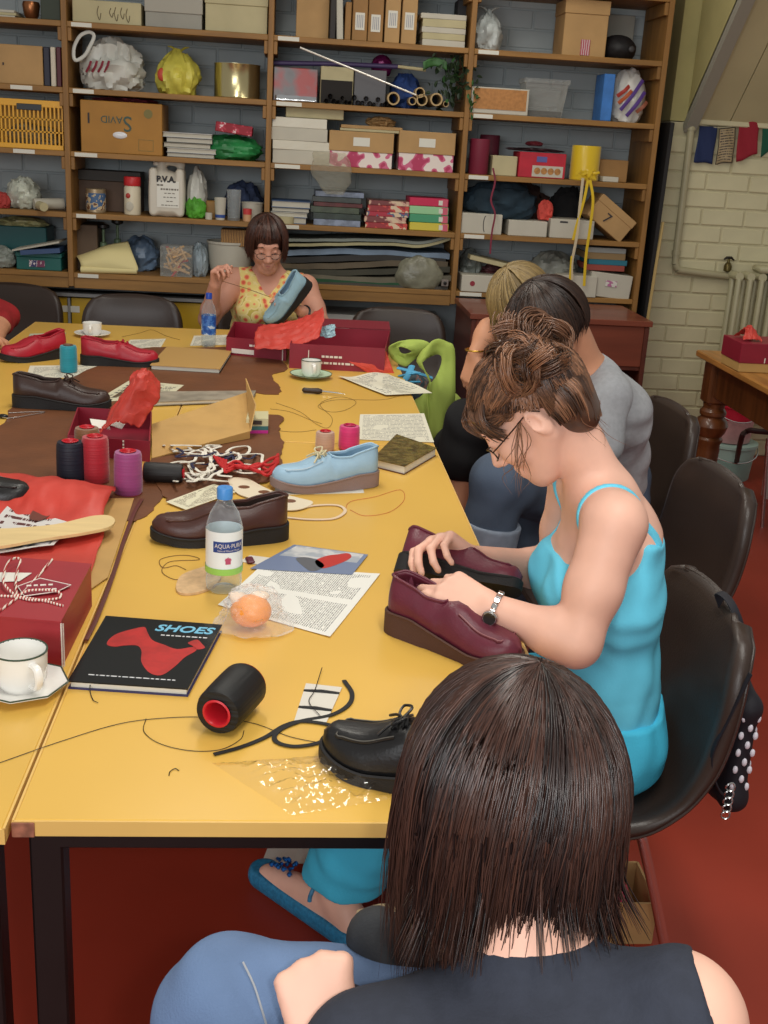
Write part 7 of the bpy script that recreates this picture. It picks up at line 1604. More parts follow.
def blob(label, x0, x1, yt, lev, m, cat, name, off=0.05, dep=0.2, amp=0.16, seed=0, knot=False, z0=0.0, top=None, flatb=True, n=52):
    xa, xb, z, hh = span(x0, x1, yt, lev, off); hh -= z0; w = (xb - xa) / 2; t = thing(name, label, cat, ((xa + xb) / 2, YF + off + dep / 2, z + z0 + 0.0004)); mb = MB(); mb.ball((0, 0, 0), 1.0, n, n // 2); V = mb.v[0]
    q = np.array([1 + amp * (0.9 * (1 - 2.4 * abs(nz(*(p * 1.7 + seed)))) + 0.55 * (1 - 2.4 * abs(nz(*(p * 3.4 + seed * 2)))) + 0.16 * (1 - 2.4 * abs(nz(*(p * 8 + seed * 3)))) - 0.6) for p in V]); V = V * q[:, None]
    if knot: up = np.clip(V[:, 2], 0, None) ** 2; V[:, 0] *= 1 - 0.55 * up; V[:, 1] *= 1 - 0.55 * up
    V[:, 2] = np.clip(V[:, 2], -0.72, None); V[:, 2] = (V[:, 2] + 0.72) / (V[:, 2].max() + 0.72); V = V * A3(w, dep / 2, hh) ; V[:, 0] = np.clip(V[:, 0] / abs(V[:, 0]).max() * w, -w, w); mb.v[0] = V; mb.build('skin' if cat != 'cloth' else 'fabric', m, t, smooth=32)
    if knot:
        k = MB()
        for a in (-0.5, 0.5): k.tube(catmull([(a * 0.02, 0, hh * 0.93), (a * 0.06, 0.0, hh * 1.0), (a * 0.10, 0, hh * 1.02)], 5), [0.012] * 5 + [0.010] * 3 + [0.006] * 3, 8, flat=(0.5, 1.4))
        k.build('tied_ears', m, t)
    return t
def tub(label, x0, x1, yt, lev, m, off=0.06, name='tub', cat='tub', prof=None, parts=(), n=24, z0=0.0, smooth=40):
    """round thing; prof in (r, z) fractions of half width and height"""
    xa, xb, z, hh = span(x0, x1, yt, lev, off); hh -= z0; r = (xb - xa) / 2; t = thing(name, label, cat, ((xa + xb) / 2, YF + off + r, z + z0 + 0.0004))
    mb = MB(); mb.lathe([(a * r, b * hh) for a, b in (prof or [(0.95, 0), (1, 0.02), (1, 0.98), (0.94, 1.0)])], n); mb.build('body', m, t, smooth=smooth)
    for nm, pr, mm in parts: mb = MB(); mb.lathe([(a * r, b * hh) for a, b in pr], n, cap0=False, cap1=False); mb.build(nm, mm, t, smooth=smooth)
    return t, r, hh
# ---- far left bay
stack('%s white ream lying on the top shelf of the far left bay', 3, -20, 16, 9, 4, [m_wbox, m_creamb], 'paper', name='paper_ream', group='reams in the far left bay', seed=1)
tub('copper coloured bowl on the top shelf of the far left bay', 20, 38, 1, 4, mat('copper', (150, 96, 60), 0.3, metal=0.8), prof=[(0.5, 0), (0.8, 0.2), (1, 0.8), (0.9, 1)], name='bowl', cat='bowl')
carton('dark green box on the top shelf of the far left bay', 40, 60, -6, 4, mat('dark_green_box', (54, 62, 50), 0.6))
carton('plain tan cardboard box in the far left bay above the yellow crate', -30, 42, 44, 3, m_card2, lab=(0.45, 0.5, 0.006, 0.012, m_ink))
for lab, x0, x1, mm in (('dark blue book standing beside the tan cardboard box', 43, 49, mat('navy_book', (36, 36, 52), 0.5)), ('cream spined book standing between dark books', 50, 55, mat('cream_book', (206, 196, 176), 0.5)), ('maroon book standing against the shelf upright', 56, 60.5, mat('maroon_book', (84, 30, 40), 0.5))): carton(lab, x0, x1, 47, 3, mm, dep=0.2, name='book', cat='book')
# yellow crate with slots
xa, xb, z, hh = span(-26, 62, 99.5, 2, 0.02); cr = thing('plastic_crate', 'bright yellow slotted plastic crate with a dark hand grip', 'crate', ((xa + xb) / 2, YF + 0.17, z + 0.0005)); w = xb - xa; dp = 0.30; m_ycr = mat('yellow_plastic', (222, 162, 20), 0.4)
for (c, d) in (((0, -dp / 2 + 0.004, hh * 0.94), (w, 0.008, hh * 0.14)), ((0, -dp / 2 + 0.004, hh * 0.05), (w, 0.008, hh * 0.10)), ((0, -dp / 2 + 0.004, hh * 0.62), (w, 0.006, 0.008)), ((0, -dp / 2 + 0.004, hh * 0.36), (w, 0.006, 0.008))): bp_('rail', m_ycr, cr, c, d, ch=0.001)
k = -w / 2 + 0.006
while k < w / 2: bp_('slat', m_ycr, cr, (k, -dp / 2 + 0.004, hh * 0.48), (0.0075, 0.006, hh * 0.84)); k += 0.019
for s_ in (-1, 1): bp_('side_panel', m_ycr, cr, (s_ * (w / 2 - 0.003), 0.003, hh / 2), (0.006, dp - 0.01, hh))
bp_('back_panel', m_ycr, cr, (0, dp / 2 - 0.003, hh / 2), (w - 0.012, 0.006, hh)); bp_('base_panel', m_ycr, cr, (0, 0, 0.003), (w - 0.014, dp - 0.014, 0.006))
gp = sx(29, 107, 0.018); bp_('hand_grip', m_blk, cr, (gp[0] - (xa + xb) / 2, -dp / 2 - 0.001, gp[2] - z), (0.115, 0.004, 0.028), ch=0.0015)
blob('crumpled pale fabric inside the yellow crate', 0, 56, 122, 2, mat('pale_rag', (150, 138, 110), 0.8, var=0.3, scale=20), 'cloth', 'rag', off=0.06, dep=0.2, seed=3)
blob('clear bag of pale plastic scraps beside the white tube', 0, 36, 176, 1, mat('scrap_poly', (186, 190, 176), 0.3, var=0.25, scale=14, bump=0.8, bscale=30), 'bag', 'plastic_bag', seed=5)
blob('small red cloth bundle on the lower far left shelf', -12, 9, 192, 1, mat('red_rag', (170, 60, 56), 0.8), 'cloth', 'cloth_bundle', off=0.02, dep=0.1, seed=6)
t = thing('cardboard_tube', 'white roll with a dark open end lying on the lower left shelf', 'tube', sx(36, 205, 0.05) * A3(1, 1, 0) + A3(0, 0, ZS[1] + 0.028)); a = A3(0, 0, 0); tp_('roll', m_wbox, t, [(-0.01, 0, 0), (0.12, 0.06, 0.004)], 0.027, 16); tp_('end_roll', m_creamb, t, [(0.02, -0.02, -0.004), (0.055, -0.085, -0.006)], 0.021, 14)
m_teal = mat('teal_plastic', (28, 98, 92), 0.4)
carton('teal plastic box with a picture label at the bottom of the far left bay', 16, 61, 253, 0, m_teal, off=0.03, lid=0.25, lab=(0.46, 0.38, 0.075, 0.032, ramp_mat('pic_label', [(0, (120, 60, 90)), (0.48, (214, 206, 206)), (0.6, (60, 60, 110))], scale=60)), name='storage_box')
carton('dark teal plastic tray stacked behind the labelled teal box', -30, 46, 226, 0, mat('dark_teal', (22, 84, 86), 0.4), off=0.16, dep=0.2, name='storage_tray', cat='tray')
t = thing('paper_folder', 'white and blue paper folder slanting on the labelled teal box', 'folder', sx(40, 247, 0.10)); bp_('papers', m_wbox, t, (0, 0, 0.012), (0.23, 0.2, 0.008), R=rotm(0, -0.22, 0)); bp_('cover', mat('slate_blue', (60, 84, 124), 0.5), t, (0.02, 0, -0.012), (0.19, 0.2, 0.022), R=rotm(0, -0.1, 0))
blob('clear bag of yellow and white scraps on the dark teal tray', -10, 46, 217, 0, mat('scrap_yellow', (170, 168, 120), 0.35, var=0.3, scale=14, bump=0.8), 'bag', 'plastic_bag', off=0.18, dep=0.16, seed=8, z0=0.17)
blob('grey cloudy plastic bag beside the labelled teal box', -20, 15, 246, 0, mat('cloudy_poly', (140, 146, 138), 0.35, var=0.2, scale=12, bump=0.6), 'bag', 'plastic_bag', off=0.03, dep=0.12, seed=9)
# ---- second bay, top shelf
t, w, d, h = carton('long cream box with handwriting on the top shelf', 72, 141, 1, 4, m_creamb); m_pen = mat('pencil', (110, 100, 76), 0.7)
for q, (xx, zz_, hl_) in enumerate(((0.30, 0.42, 0.6), (0.22, 0.5, 0.5), (0.13, 0.45, 0.6), (0.06, 0.5, 0.4), (-0.12, 0.45, 0.6))): tp_('handwriting', m_pen, t, catmull([(w * xx, -d / 2 - 0.001, h * (zz_ + hl_ / 2)), (w * (xx - 0.02), -d / 2 - 0.001, h * zz_), (w * (xx + 0.015), -d / 2 - 0.001, h * (zz_ - hl_ / 2)), (w * (xx + 0.035), -d / 2 - 0.001, h * zz_)], 4), 0.0018, 4)
carton('grey lidded box between two cream boxes on the top shelf', 145, 202, -6, 4, m_greyb, lid=0.55, lid_m=mat('grey_lid', (164, 160, 148), 0.65), lab=(0.5, 0.93, 0.10, 0.02, m_creamb))
carton('cream lidded box beside the second upright on the top shelf', 205.5, 268, -12, 4, m_creamb, lid=0.38)
t = blob('white carrier bag with dark red stripes slumped on the shelf', 73, 143, 34, 3, m_pbag, 'bag', 'carrier_bag', seed=11, amp=0.22, off=0.04, dep=0.24); rt = t
for k in range(4):
    p0, p1 = sx(86 + k * 6, 72, 0.03), sx(91 + k * 6, 61, 0.03); tp_('stripe', mat('dark_red_print', (128, 30, 50), 0.5), rt, local(rt, catmull([p0, (p0 + p1) / 2 + A3(0.004, -0.006, 0), p1], 4)), 0.006, 6, flat=(1, 0.5))
mb = MB(); p = [sx(*q, 0.035) for q in ((75, 60), (74, 48), (80, 36), (89, 32), (94, 36), (90, 46), (84, 56))]; mb.tube(local(rt, catmull(p, 5, closed=True)), 0.008, 8, closed=True, flat=(0.35, 1.0), up=(0, 1, 0)); mb.build('handle', m_pbag, rt)
t = blob('yellow knotted plastic bag beside the shiny tin', 152, 200, 46, 3, mat('yellow_poly', (206, 196, 84), 0.35, var=0.12, scale=9, bump=0.6, bscale=20), 'bag', 'carrier_bag', seed=14, amp=0.16, knot=True, off=0.05, dep=0.24)
p = sx(157, 74, 0.045); ep_('red_print', mat('red_print2', (190, 70, 50), 0.5), t, local(t, p)[0] + A3(0.02, 0.03, 0), (0.022, 0.012, 0.03))
tub('shiny empty silver gold tin standing beside the yellow bag', 212.5, 260, 63, 3, mat('tin_plate', (196, 184, 140), 0.22, metal=0.9), off=0.03, name='tin', cat='tin', prof=[(0.99, 0), (1, 0.02), (0.985, 0.04), (0.985, 0.96), (1, 0.98), (1, 1.0), (0.96, 1.0), (0.96, 0.1), (0.01, 0.1)], n=36)
# cardboard box with upside down print
t, w, d, h = carton('brown cardboard box printed upside down, open at the top', 80, 162, 102, 2, mat('orange_card', (164, 116, 46), 0.6, var=0.06, scale=8), off=0.02, dep=0.30)
m_ink2 = mat('blue_green_ink', (60, 84, 76), 0.6); face_text(t, 'AVID', 0.046, m_ink2, -w * 0.12, h * 0.66, d, True, sxx=1.0); face_text(t, 'S', 0.10, m_ink2, w * 0.075, h * 0.60, d, True)
bp_('printed_arrow', m_ink, t, (-w * 0.40, -d / 2 - 0.001, h * 0.66), (0.008, 0.002, h * 0.2))
ep_('hand_hole', mat('white_film', (220, 220, 224), 0.25), t, (-w * 0.02, -d / 2, h * 0.36), (0.034, 0.006, 0.016))
lp_('printed_mark', mat('faded_ink', (120, 110, 60), 0.6), t, [(0.021, 0), (0.021, 0.001)], 18, (w * 0.33, -d / 2 - 0.0004, h * 0.80), frame((0, -1, 0)))
mb = MB(); 
for q in ((0, 1), (1, 0), (0, -1), (-1, 0)): mb.box((w * 0.30 + q[0] * 0.034, -d / 2 - 0.0006, h * 0.19 + q[1] * 0.025), (0.002 if q[0] else 0.07, 0.001, 0.002 if q[1] else 0.052))
mb.build('printed_frame', mat('faded_ink', (120, 110, 60), 0.6), t, smooth=0)
xa, xb, z, hh = span(84, 160, 97.5, 2, 0.06); blob('dark red fabric bulging out of the open cardboard box', 86, 160, 97, 2, mat('wine_fabric', (120, 40, 52), 0.8, var=0.3, scale=20), 'cloth', 'cloth_bundle', off=0.07, dep=0.2, seed=4, z0=hh - 0.02, amp=0.3)
stack('%s silver edged case in the pile beside the brown cardboard box', 5, 164, 214, 133, 2, [mat('dark_case', (60, 60, 62), 0.4), mat('silver_case', (190, 190, 186), 0.35), mat('olive_case', (90, 84, 60), 0.5)], 'case', name='document_case', group='cases on the second bay shelf', seed=5, pages=m_wbox, jit=0.012)
blob('green plastic carrier bag under the red patterned box', 196, 264, 134, 2, mat('green_poly', (40, 120, 66), 0.4, var=0.35, scale=7, bump=0.6, bscale=20), 'bag', 'carrier_bag', off=0.05, dep=0.22, seed=21)
xa, xb, z, hh = span(214, 250, 134, 2, 0.05); carton('red patterned gift box lying on the green bag', 215, 252, 124, 2, ramp_mat('red_pattern', [(0, (150, 24, 44)), (0.55, (190, 60, 80)), (0.66, (230, 210, 210))], scale=50), off=0.06, dep=0.14, z0=hh + 0.001, lid=0.0, ry=0.10)
# ---- second bay, PVA shelf
carton('dark brown wooden box behind the paint tin', 78, 140, 171, 1, mat('dark_wood_box', (84, 62, 46), 0.6, var=0.15, scale=10), off=0.20, dep=0.16, lid=0.25, lid_m=mat('dark_lid', (54, 50, 46), 0.6), name='wooden_box')
t, r, h = tub('paint tin with a blue and brown label', 84, 104, 189, 1, mat('tin_side', (170, 150, 120), 0.35, metal=0.5), name='paint_tin', cat='tin', parts=(('label_band', [(1.01, 0.12), (1.01, 0.82)], ramp_mat('tin_label', [(0, (70, 100, 140)), (0.5, (196, 176, 140)), (0.6, (110, 70, 44))], scale=40)),))
t, r, h = tub('white canister with a red screw lid and red emblem', 122, 140, 177, 1, mat('white_canister', (216, 206, 180), 0.4), name='canister', cat='canister', prof=[(0.92, 0), (0.95, 0.03), (0.95, 0.7), (0.8, 0.78), (0.8, 0.82)], parts=(('lid', [(0.92, 0.76), (0.95, 0.78), (0.95, 0.98), (0.88, 1.0), (0.01, 1.0)], mat('red_lid', (196, 44, 48), 0.4)),))
ep_('emblem', mat('red_emblem', (170, 50, 44), 0.5), t, (-r * 0.35, -r * 0.86, h * 0.5), (r * 0.3, 0.006, r * 0.3)); ep_('emblem', m_wbox, t, (-r * 0.2, -r * 0.92, h * 0.22), (r * 0.45, 0.004, r * 0.55))
# PVA container
xa, xb, z, hh = span(148, 184, 160, 1, 0.03); t = thing('plastic_container', 'white plastic jerrycan with a moulded handle, labelled P.V.A.', 'container', ((xa + xb) / 2, YF + 0.03 + 0.065, z + 0.0005)); w = xb - xa; m_hd = mat('milky_plastic', (204, 197, 182), 0.4)
S = SDF(); c = np.array(t.location); S.cap(c + A3(-w / 2 + 0.03, 0, 0.03), c + A3(w / 2 - 0.03, 0, 0.03), 0.030, 0.030, 0.01); 
S = SDF(); 
for x_ in (-w / 2 + 0.022, w / 2 - 0.022):
    for y_ in (-0.04, 0.04): S.cap(c + A3(x_, y_, 0.022), c + A3(x_, y_, hh * 0.78), 0.022, 0.022, 0.03)
S.ell(c + A3(0, 0, hh * 0.40), (w / 2, 0.062, hh * 0.42), None, 0.03); S.ell(c + A3(0, 0, hh * 0.2), (w / 2 - 0.004, 0.062, hh * 0.2), None, 0.03)
S.cap(c + A3(w / 2 - 0.02, 0, hh * 0.75), c + A3(w / 2 - 0.02, 0, hh * 0.95), 0.018, 0.016, 0.02); S.cap(c + A3(w / 2 - 0.02, 0, hh * 0.95), c + A3(-0.02, 0, hh * 0.96), 0.016, 0.016, 0.02); S.cap(c + A3(-0.025, 0, hh * 0.96), c + A3(-0.035, 0, hh * 0.75), 0.018, 0.03, 0.02)
S.plane(c + A3(0, 0, 0.0), (0, 0, -1)); S.plane(c + A3(0, -0.058, 0), (0, -1, 0)); sdf_part('body', S, m_hd, t, 0.005)
lp_('screw_cap', m_hd, t, [(0.02, 0), (0.02, 0.022), (0.018, 0.025)], 16, (-w / 2 + 0.036, 0, hh - 0.03))
bp_('label', m_white, t, (0.008, -0.0595, hh * 0.40), (w * 0.62, 0.002, hh * 0.46)); R = np.stack([A3(1, 0, 0), A3(0, 0, 1), A3(0, -1, 0)], 1)
text_part('lettering', 'P.V.A.', 0.038, m_ink, t, (0.0, -0.0615, hh * 0.66), R, 0.0004, 1.0, off=0.002); 
for k in range(6): print_line(t, mat('soft_ink', (120, 114, 104), 0.7), (0.016 * (k > 0) - 0.03 * (k == 0), -0.0612, hh * (0.56 - k * 0.07)), R, (0.03, 0.085, 0.05, 0.06, 0.03, 0.08)[k], 0.008 if k < 2 else 0.004, (2, 7, 3, 4, 2, 6)[k])
blob('clear plastic bag holding something green beside the jerrycan', 185, 207, 166, 1, m_pbag, 'bag', 'plastic_bag', off=0.06, dep=0.16, seed=31, n=30); blob('folded bright green cloth in front of the clear bag', 184, 206, 196, 1, mat('leaf_green', (84, 160, 50), 0.6, var=0.2, scale=12), 'cloth', 'cloth_bundle', off=0.03, dep=0.10, seed=33)
tub('small white bottle top lying on the shelf edge', 205, 212, 213, 1, m_wbox, off=0.01, name='bottle_cap', cat='cap')
tub('tall white paper cup with a blue mark', 214, 226, 198, 1, m_wbox, off=0.02, name='paper_cup', cat='cup', prof=[(0.78, 0), (1, 1.0), (0.95, 1.0), (0.74, 0.05), (0.01, 0.05)], parts=(('blue_mark', [(0.83, 0.10), (0.87, 0.24)], mat('cup_blue', (50, 80, 150), 0.5)),))
tub('clear drinking glass on the shelf beside the white paper cup', 226.5, 241, 190, 1, clear_mat('tumbler_glass', (226, 230, 230), 0.10, 0.05), off=0.03, name='drinking_glass', cat='glass', prof=[(0.85, 0), (1, 1.0), (0.94, 1.0), (0.8, 0.08), (0.01, 0.08)])
tub('white tub behind the small red topped pot', 241, 263, 203, 1, m_wbox, off=0.07, name='tub', prof=[(0.88, 0), (1, 0.95), (1.04, 0.95), (1.04, 1.0), (0.95, 1.0), (0.85, 0.1), (0.01, 0.1)])
tub('small glass pot with a red patterned top', 243, 251.5, 209, 1, mat('spice_pot', (196, 150, 110), 0.4), off=0.01, name='small_pot', cat='pot', parts=(('top', [(1.02, 0.55), (1.04, 1.0), (0.01, 1.02)], mat('red_top', (190, 60, 60), 0.5)),))
carton('amber brown packet behind the paper cups', 206, 216, 201, 1, mat('amber_packet', (150, 110, 50), 0.5), off=0.10, dep=0.06, name='packet', cat='packet')
blob('dark blue and red cloth piled behind the cups', 222, 264, 180, 1, mat('navy_red_cloth', (50, 62, 92), 0.8, var=0.4, scale=14), 'cloth', 'cloth_bundle', off=0.20, dep=0.16, seed=36)
# ---- second bay, lowest shelf
carton('dark brown board box standing at the left end behind the paper roll', 74, 97, 225, 0, mat('dim_card', (96, 78, 62), 0.7), off=0.12, dep=0.24)
for x_, ht, y_, nm in ((104, 224, 0.16, 'dark knobbed hand press behind the cream paper'), (118, 219, 0.22, 'taller dark knobbed press beside the other press')):
    b = sx(x_, 262, y_); tp = sx(x_, ht, y_); t = thing('hand_press', nm, 'press', (b[0], b[1], ZS[0] + 0.0005)); h_ = tp[2] - ZS[0]; lp_('stem', mat('press_green', (90, 110, 84), 0.4), t, [(0.034, 0), (0.034, 0.03), (0.02, 0.05), (0.018, h_ * 0.6), (0.007, h_ * 0.62), (0.007, h_ * 0.9)], 18); lp_('knob', m_blk, t, [(0.008, h_ * 0.88), (0.03, h_ * 0.92), (0.03, h_ * 0.98), (0.012, h_)], 18)
t = thing('paper_roll', 'cream sheets of paper half rolled at the shelf edge', 'paper', sx(106, 262, 0.05) * A3(1, 1, 0) + A3(0, 0, ZS[0] + 0.001))
rows = [[sx(82, 272, 0.03), sx(110, 272, 0.02), sx(136, 272, 0.02)], [sx(80, 262, 0.03), sx(108, 261, 0.02), sx(138, 268, 0.02)], [sx(76, 256, 0.10), sx(104, 250, 0.06), sx(132, 252, 0.06)], [sx(75, 258, 0.22), sx(103, 246, 0.14), sx(128, 241, 0.14)]]
G = [catmull(r_, 8) for r_ in rows]; cols = [catmull(np.array([g[i] for g in G]), 6) for i in range(len(G[0]))]; mb = MB(); mb.grid(lambda u, v: local(t, cols[int(round(u * (len(cols) - 1)))][int(round(v * (len(cols[0]) - 1)))])[0], len(cols) - 1, len(cols[0]) - 1); mb.build('sheet', mat('cream_paper', (222, 208, 150), 0.7), t, smooth=60, solid=0.002)
tp_('roll', MATS['cream_paper'], t, local(t, [sx(81, 269.5, 0.03), sx(137, 271, 0.03)]), 0.016, 14, flat=(1, 1))
blob('blue and grey plastic bag behind the cream paper', 118, 158, 236, 0, mat('blue_grey_poly', (96, 116, 140), 0.35, var=0.35, scale=9, bump=0.6), 'bag', 'plastic_bag', off=0.16, dep=0.2, seed=41)
xa, xb, z, hh = span(160, 192, 247, 0, 0.03); t = thing('peg_basket', 'clear box packed with wooden clothes pegs', 'box', ((xa + xb) / 2, YF + 0.10, z + 0.0005)); w = xb - xa; bp_('clear_sides', m_film, t, (0, 0, hh / 2), (w, 0.13, hh))
rg = random.Random(6); m_peg = mat('peg_wood', (200, 160, 110), 0.6, var=0.15, scale=30)
for k in range(34):
    p = mb0 = MB(); p.box((0, 0, 0), (0.072, 0.009, 0.011), ch=0.002); o = p.build('clothes_peg', m_peg if k % 7 else mat('red_peg', (190, 60, 60), 0.5), smooth=0); o.location = (t.location[0] + rg.uniform(-w / 2 + 0.04, w / 2 - 0.04), t.location[1] - 0.058 + rg.random() * 0.05, z + 0.02 + rg.random() * (hh - 0.035)); o.rotation_euler = (rg.uniform(-0.3, 0.3), rg.uniform(-1.2, 1.2), rg.uniform(-0.25, 0.25))
    tag(o, 'wooden clothes peg packed in the clear box' if k % 7 else 'red clothes peg packed in the clear box', 'clothes peg', 'wooden pegs in the clear box' if k % 7 else 'red pegs in the clear box')
blob('pale blue grey plastic bag beside the clear peg box', 190, 208, 243, 0, mat('pale_blue_poly', (150, 164, 172), 0.35, var=0.2, scale=9, bump=0.6), 'bag', 'plastic_bag', off=0.05, dep=0.16, seed=43)
tub('large round white washing up bowl under the wicker basket', 206, 252, 243, 0, m_wbox, off=0.05, name='bowl', cat='bowl', prof=[(0.8, 0), (0.94, 0.4), (1.0, 0.92), (1.04, 0.94), (1.04, 1.0), (0.97, 1.0), (0.9, 0.4), (0.75, 0.06), (0.01, 0.06)], n=36)
xa, xb, z, hh = span(206, 252, 243, 0, 0.05); t, w, d, h = carton('small shallow wicker basket of dark scraps in the white bowl', 221, 252, 230, 0, ramp_mat('wicker', [(0, (96, 66, 36)), (0.5, (176, 132, 76))], tex='wave', scale=40, rough=0.7), off=0.06, dep=0.12, z0=hh * 0.9, name='wicker_basket', cat='basket')
# ---- third bay, top shelf
carton('tan cardboard box file behind the standing folders', 297, 330, -8, 4, m_card2, off=0.08, dep=0.24); carton('dark brown folder standing beside the tan box', 331, 337, -6, 4, mat('near_black_folder', (44, 38, 36), 0.6), name='folder', cat='folder')
carton('white folder leaning among the standing folders', 338.5, 345, -4, 4, m_wbox, name='folder', cat='folder', ry=-0.05); carton('brown folder with a white label beside the magazine files', 346, 352, 2, 4, m_card, name='folder', cat='folder')
for k, x_ in enumerate((354, 370, 387, 404)):
    lab = ('brown cardboard magazine file next to the leaning folders', 'brown cardboard magazine file, second from the leaning folders', 'brown cardboard magazine file with a high label, third from the folders', 'brown cardboard magazine file next to the stacked white packets')[k]
    t, w, d, h = carton(lab, x_, x_ + 15.2, -14, 4, m_card2 if k > 1 else m_card, name='magazine_file', cat='magazine file', dep=0.25, group='magazine files on the top shelf'); zz = sx(x_, (21, 23, 19, 21)[k], 0.03)[2] - ZS[4]
    bp_('label', m_lab, t, (0, -0.126, zz), (w * 0.62, 0.0014, 0.075)); mb = MB()
    for q in range(4): mb.box((-w * 0.18 + q * w * 0.12, -0.1272, zz), (w * 0.05, 0.0008, 0.055))
    mb.build('label_print', mat('faint_print', (150, 150, 160), 0.7), t, smooth=0)
stack('%s white packet in the pile at the end of the top shelf', 5, 422, 468, 14, 4, [m_wbox, m_creamb], 'packet', name='paper_packet', group='white packets on the top shelf', seed=9, dep=0.24, jit=0.006)
carton('black box file above the piled white packets', 458, 470, 0, 4, mat('black_file', (40, 38, 42), 0.6), off=0.2, dep=0.12)
# ---- third bay, tubes shelf
carton('silver and red clear fronted box at the left of the tube shelf', 274, 318, 68, 3, ramp_mat('silver_red', [(0, (60, 56, 58)), (0.45, (110, 106, 108)), (0.62, (160, 60, 56))], scale=9, rough=0.3, constant=False), off=0.03)
t = thing('foil_sheet', 'shiny folded silver foil at the shelf edge', 'foil', sx(296, 99, 0.0) * A3(1, 1, 0) + A3(0, 0.015, ZS[3] + 0.001)); mb = MB(); mb.grid(lambda u, v: ((u - 0.5) * 0.20, v * 0.02, 0.003 + 0.03 * v + 0.004 * nz(u * 9, v * 3)), 20, 4); mb.build('foil', mat('foil', (206, 210, 216), 0.2, metal=0.9), t, solid=0.002)
def flat_box(label, x0, x1, yt, m, lev=3, **kw): return carton(label, x0, x1, yt, lev, m, **kw)
t, w, d, h = flat_box('open cream fronted box crammed with dark tubes', 321, 354, 67, m_creamb, off=0.05, dep=0.22); bp_('dark_opening', m_dark, t, (0, -0.112, h * 0.33), (w * 0.96, 0.004, h * 0.62))
flat_box('plain dark grey box between the tube boxes', 355, 387, 70, mat('slate_grey_box', (96, 96, 100), 0.6), off=0.05, dep=0.22)
rg = random.Random(12)
for k in range(16):
    x_ = 326 + k * 4.0; r = rg.uniform(0.008, 0.013); p = sx(x_, 100, 0.015); mb = MB(); mb.lathe([(r, 0), (r, 0.18), (r * 0.8, 0.18), (r * 0.8, 0.0)], 12, (0, 0, 0), frame((0, 1, 0.02)), cap0=False, cap1=False); o = mb.build('cardboard_tube', mat('small_tube', (110, 96, 84), 0.6)); o.location = (p[0], YF + 0.005, ZS[3] + r + 0.001 + (0.022 if k % 3 == 1 else 0)); tag(o, 'thin dark cardboard tube packed end on below the cream box', 'tube', 'thin tubes on the tube shelf')
for lab, x_, y_, r in (('wide cardboard tube end nearest the thin tubes', 393.5, 98.5, 0.030), ('narrow cardboard tube end between two wide ones', 412.5, 101, 0.019), ('cardboard tube end under the metal rod tip', 422, 100, 0.027), ('cardboard tube lying on the tube under the rod', 420, 92.5, 0.024), ('large grey tube end beside the trailing plant', 436.5, 99.5, 0.030), ('small tube end beside the large grey one', 446, 104, 0.014)):
    p = sx(x_, y_, 0.01); zb = max(p[2], ZS[3] + r + 0.001); t = thing('cardboard_tube', lab, 'tube', (p[0], YF + 0.008, zb)); lp_('tube_wall', mat('tan_tube', (176, 150, 106), 0.65), t, [(r, 0), (r, 0.30), (r * 0.76, 0.30), (r * 0.76, 0.0), (r, 0)], 22, R=frame((0, 1, 0)), cap0=False, cap1=False)
    lp_('inside', m_dark, t, [(r * 0.75, 0.14), (0.001, 0.14)], 22, R=frame((0, 1, 0)), cap0=False, cap1=False)
t = thing('metal_rod', 'long bright metal rod slanting across the tube shelf', 'rod', sx(416, 95, -0.01)); tp_('rod', mat('white_metal', (226, 222, 214), 0.3, metal=0.3), t, local(t, [sx(300, 47.5, -0.03), sx(416, 95, 0.0)]), 0.0045, 8)
t = thing('rolled_fabric', 'purple wrapped roll lying across the boxes of the tube shelf', 'roll', sx(372, 67, 0.10)); tp_('roll', mat('purple_wrap', (70, 56, 96), 0.5), t, local(t, [sx(272, 63, 0.12), sx(340, 64, 0.12), sx(402, 67, 0.10)]), 0.011, 10); tp_('pale_end', m_creamb, t, local(t, [sx(398, 66.5, 0.09), sx(426, 70, 0.07)]), 0.008, 8)
blob('shiny magenta ball of wrapped ribbon on the tube shelf', 372, 394, 54, 3, mat('magenta_foil', (120, 30, 90), 0.25, metal=0.3), 'ball', 'ribbon_ball', off=0.16, dep=0.10, seed=51, z0=0.15, amp=0.08)
blob('royal blue crumpled fabric above the tube ends', 392, 424, 72, 3, mat('royal_blue', (30, 56, 110), 0.8, var=0.3, scale=14), 'cloth', 'cloth_bundle', off=0.10, dep=0.18, seed=52)
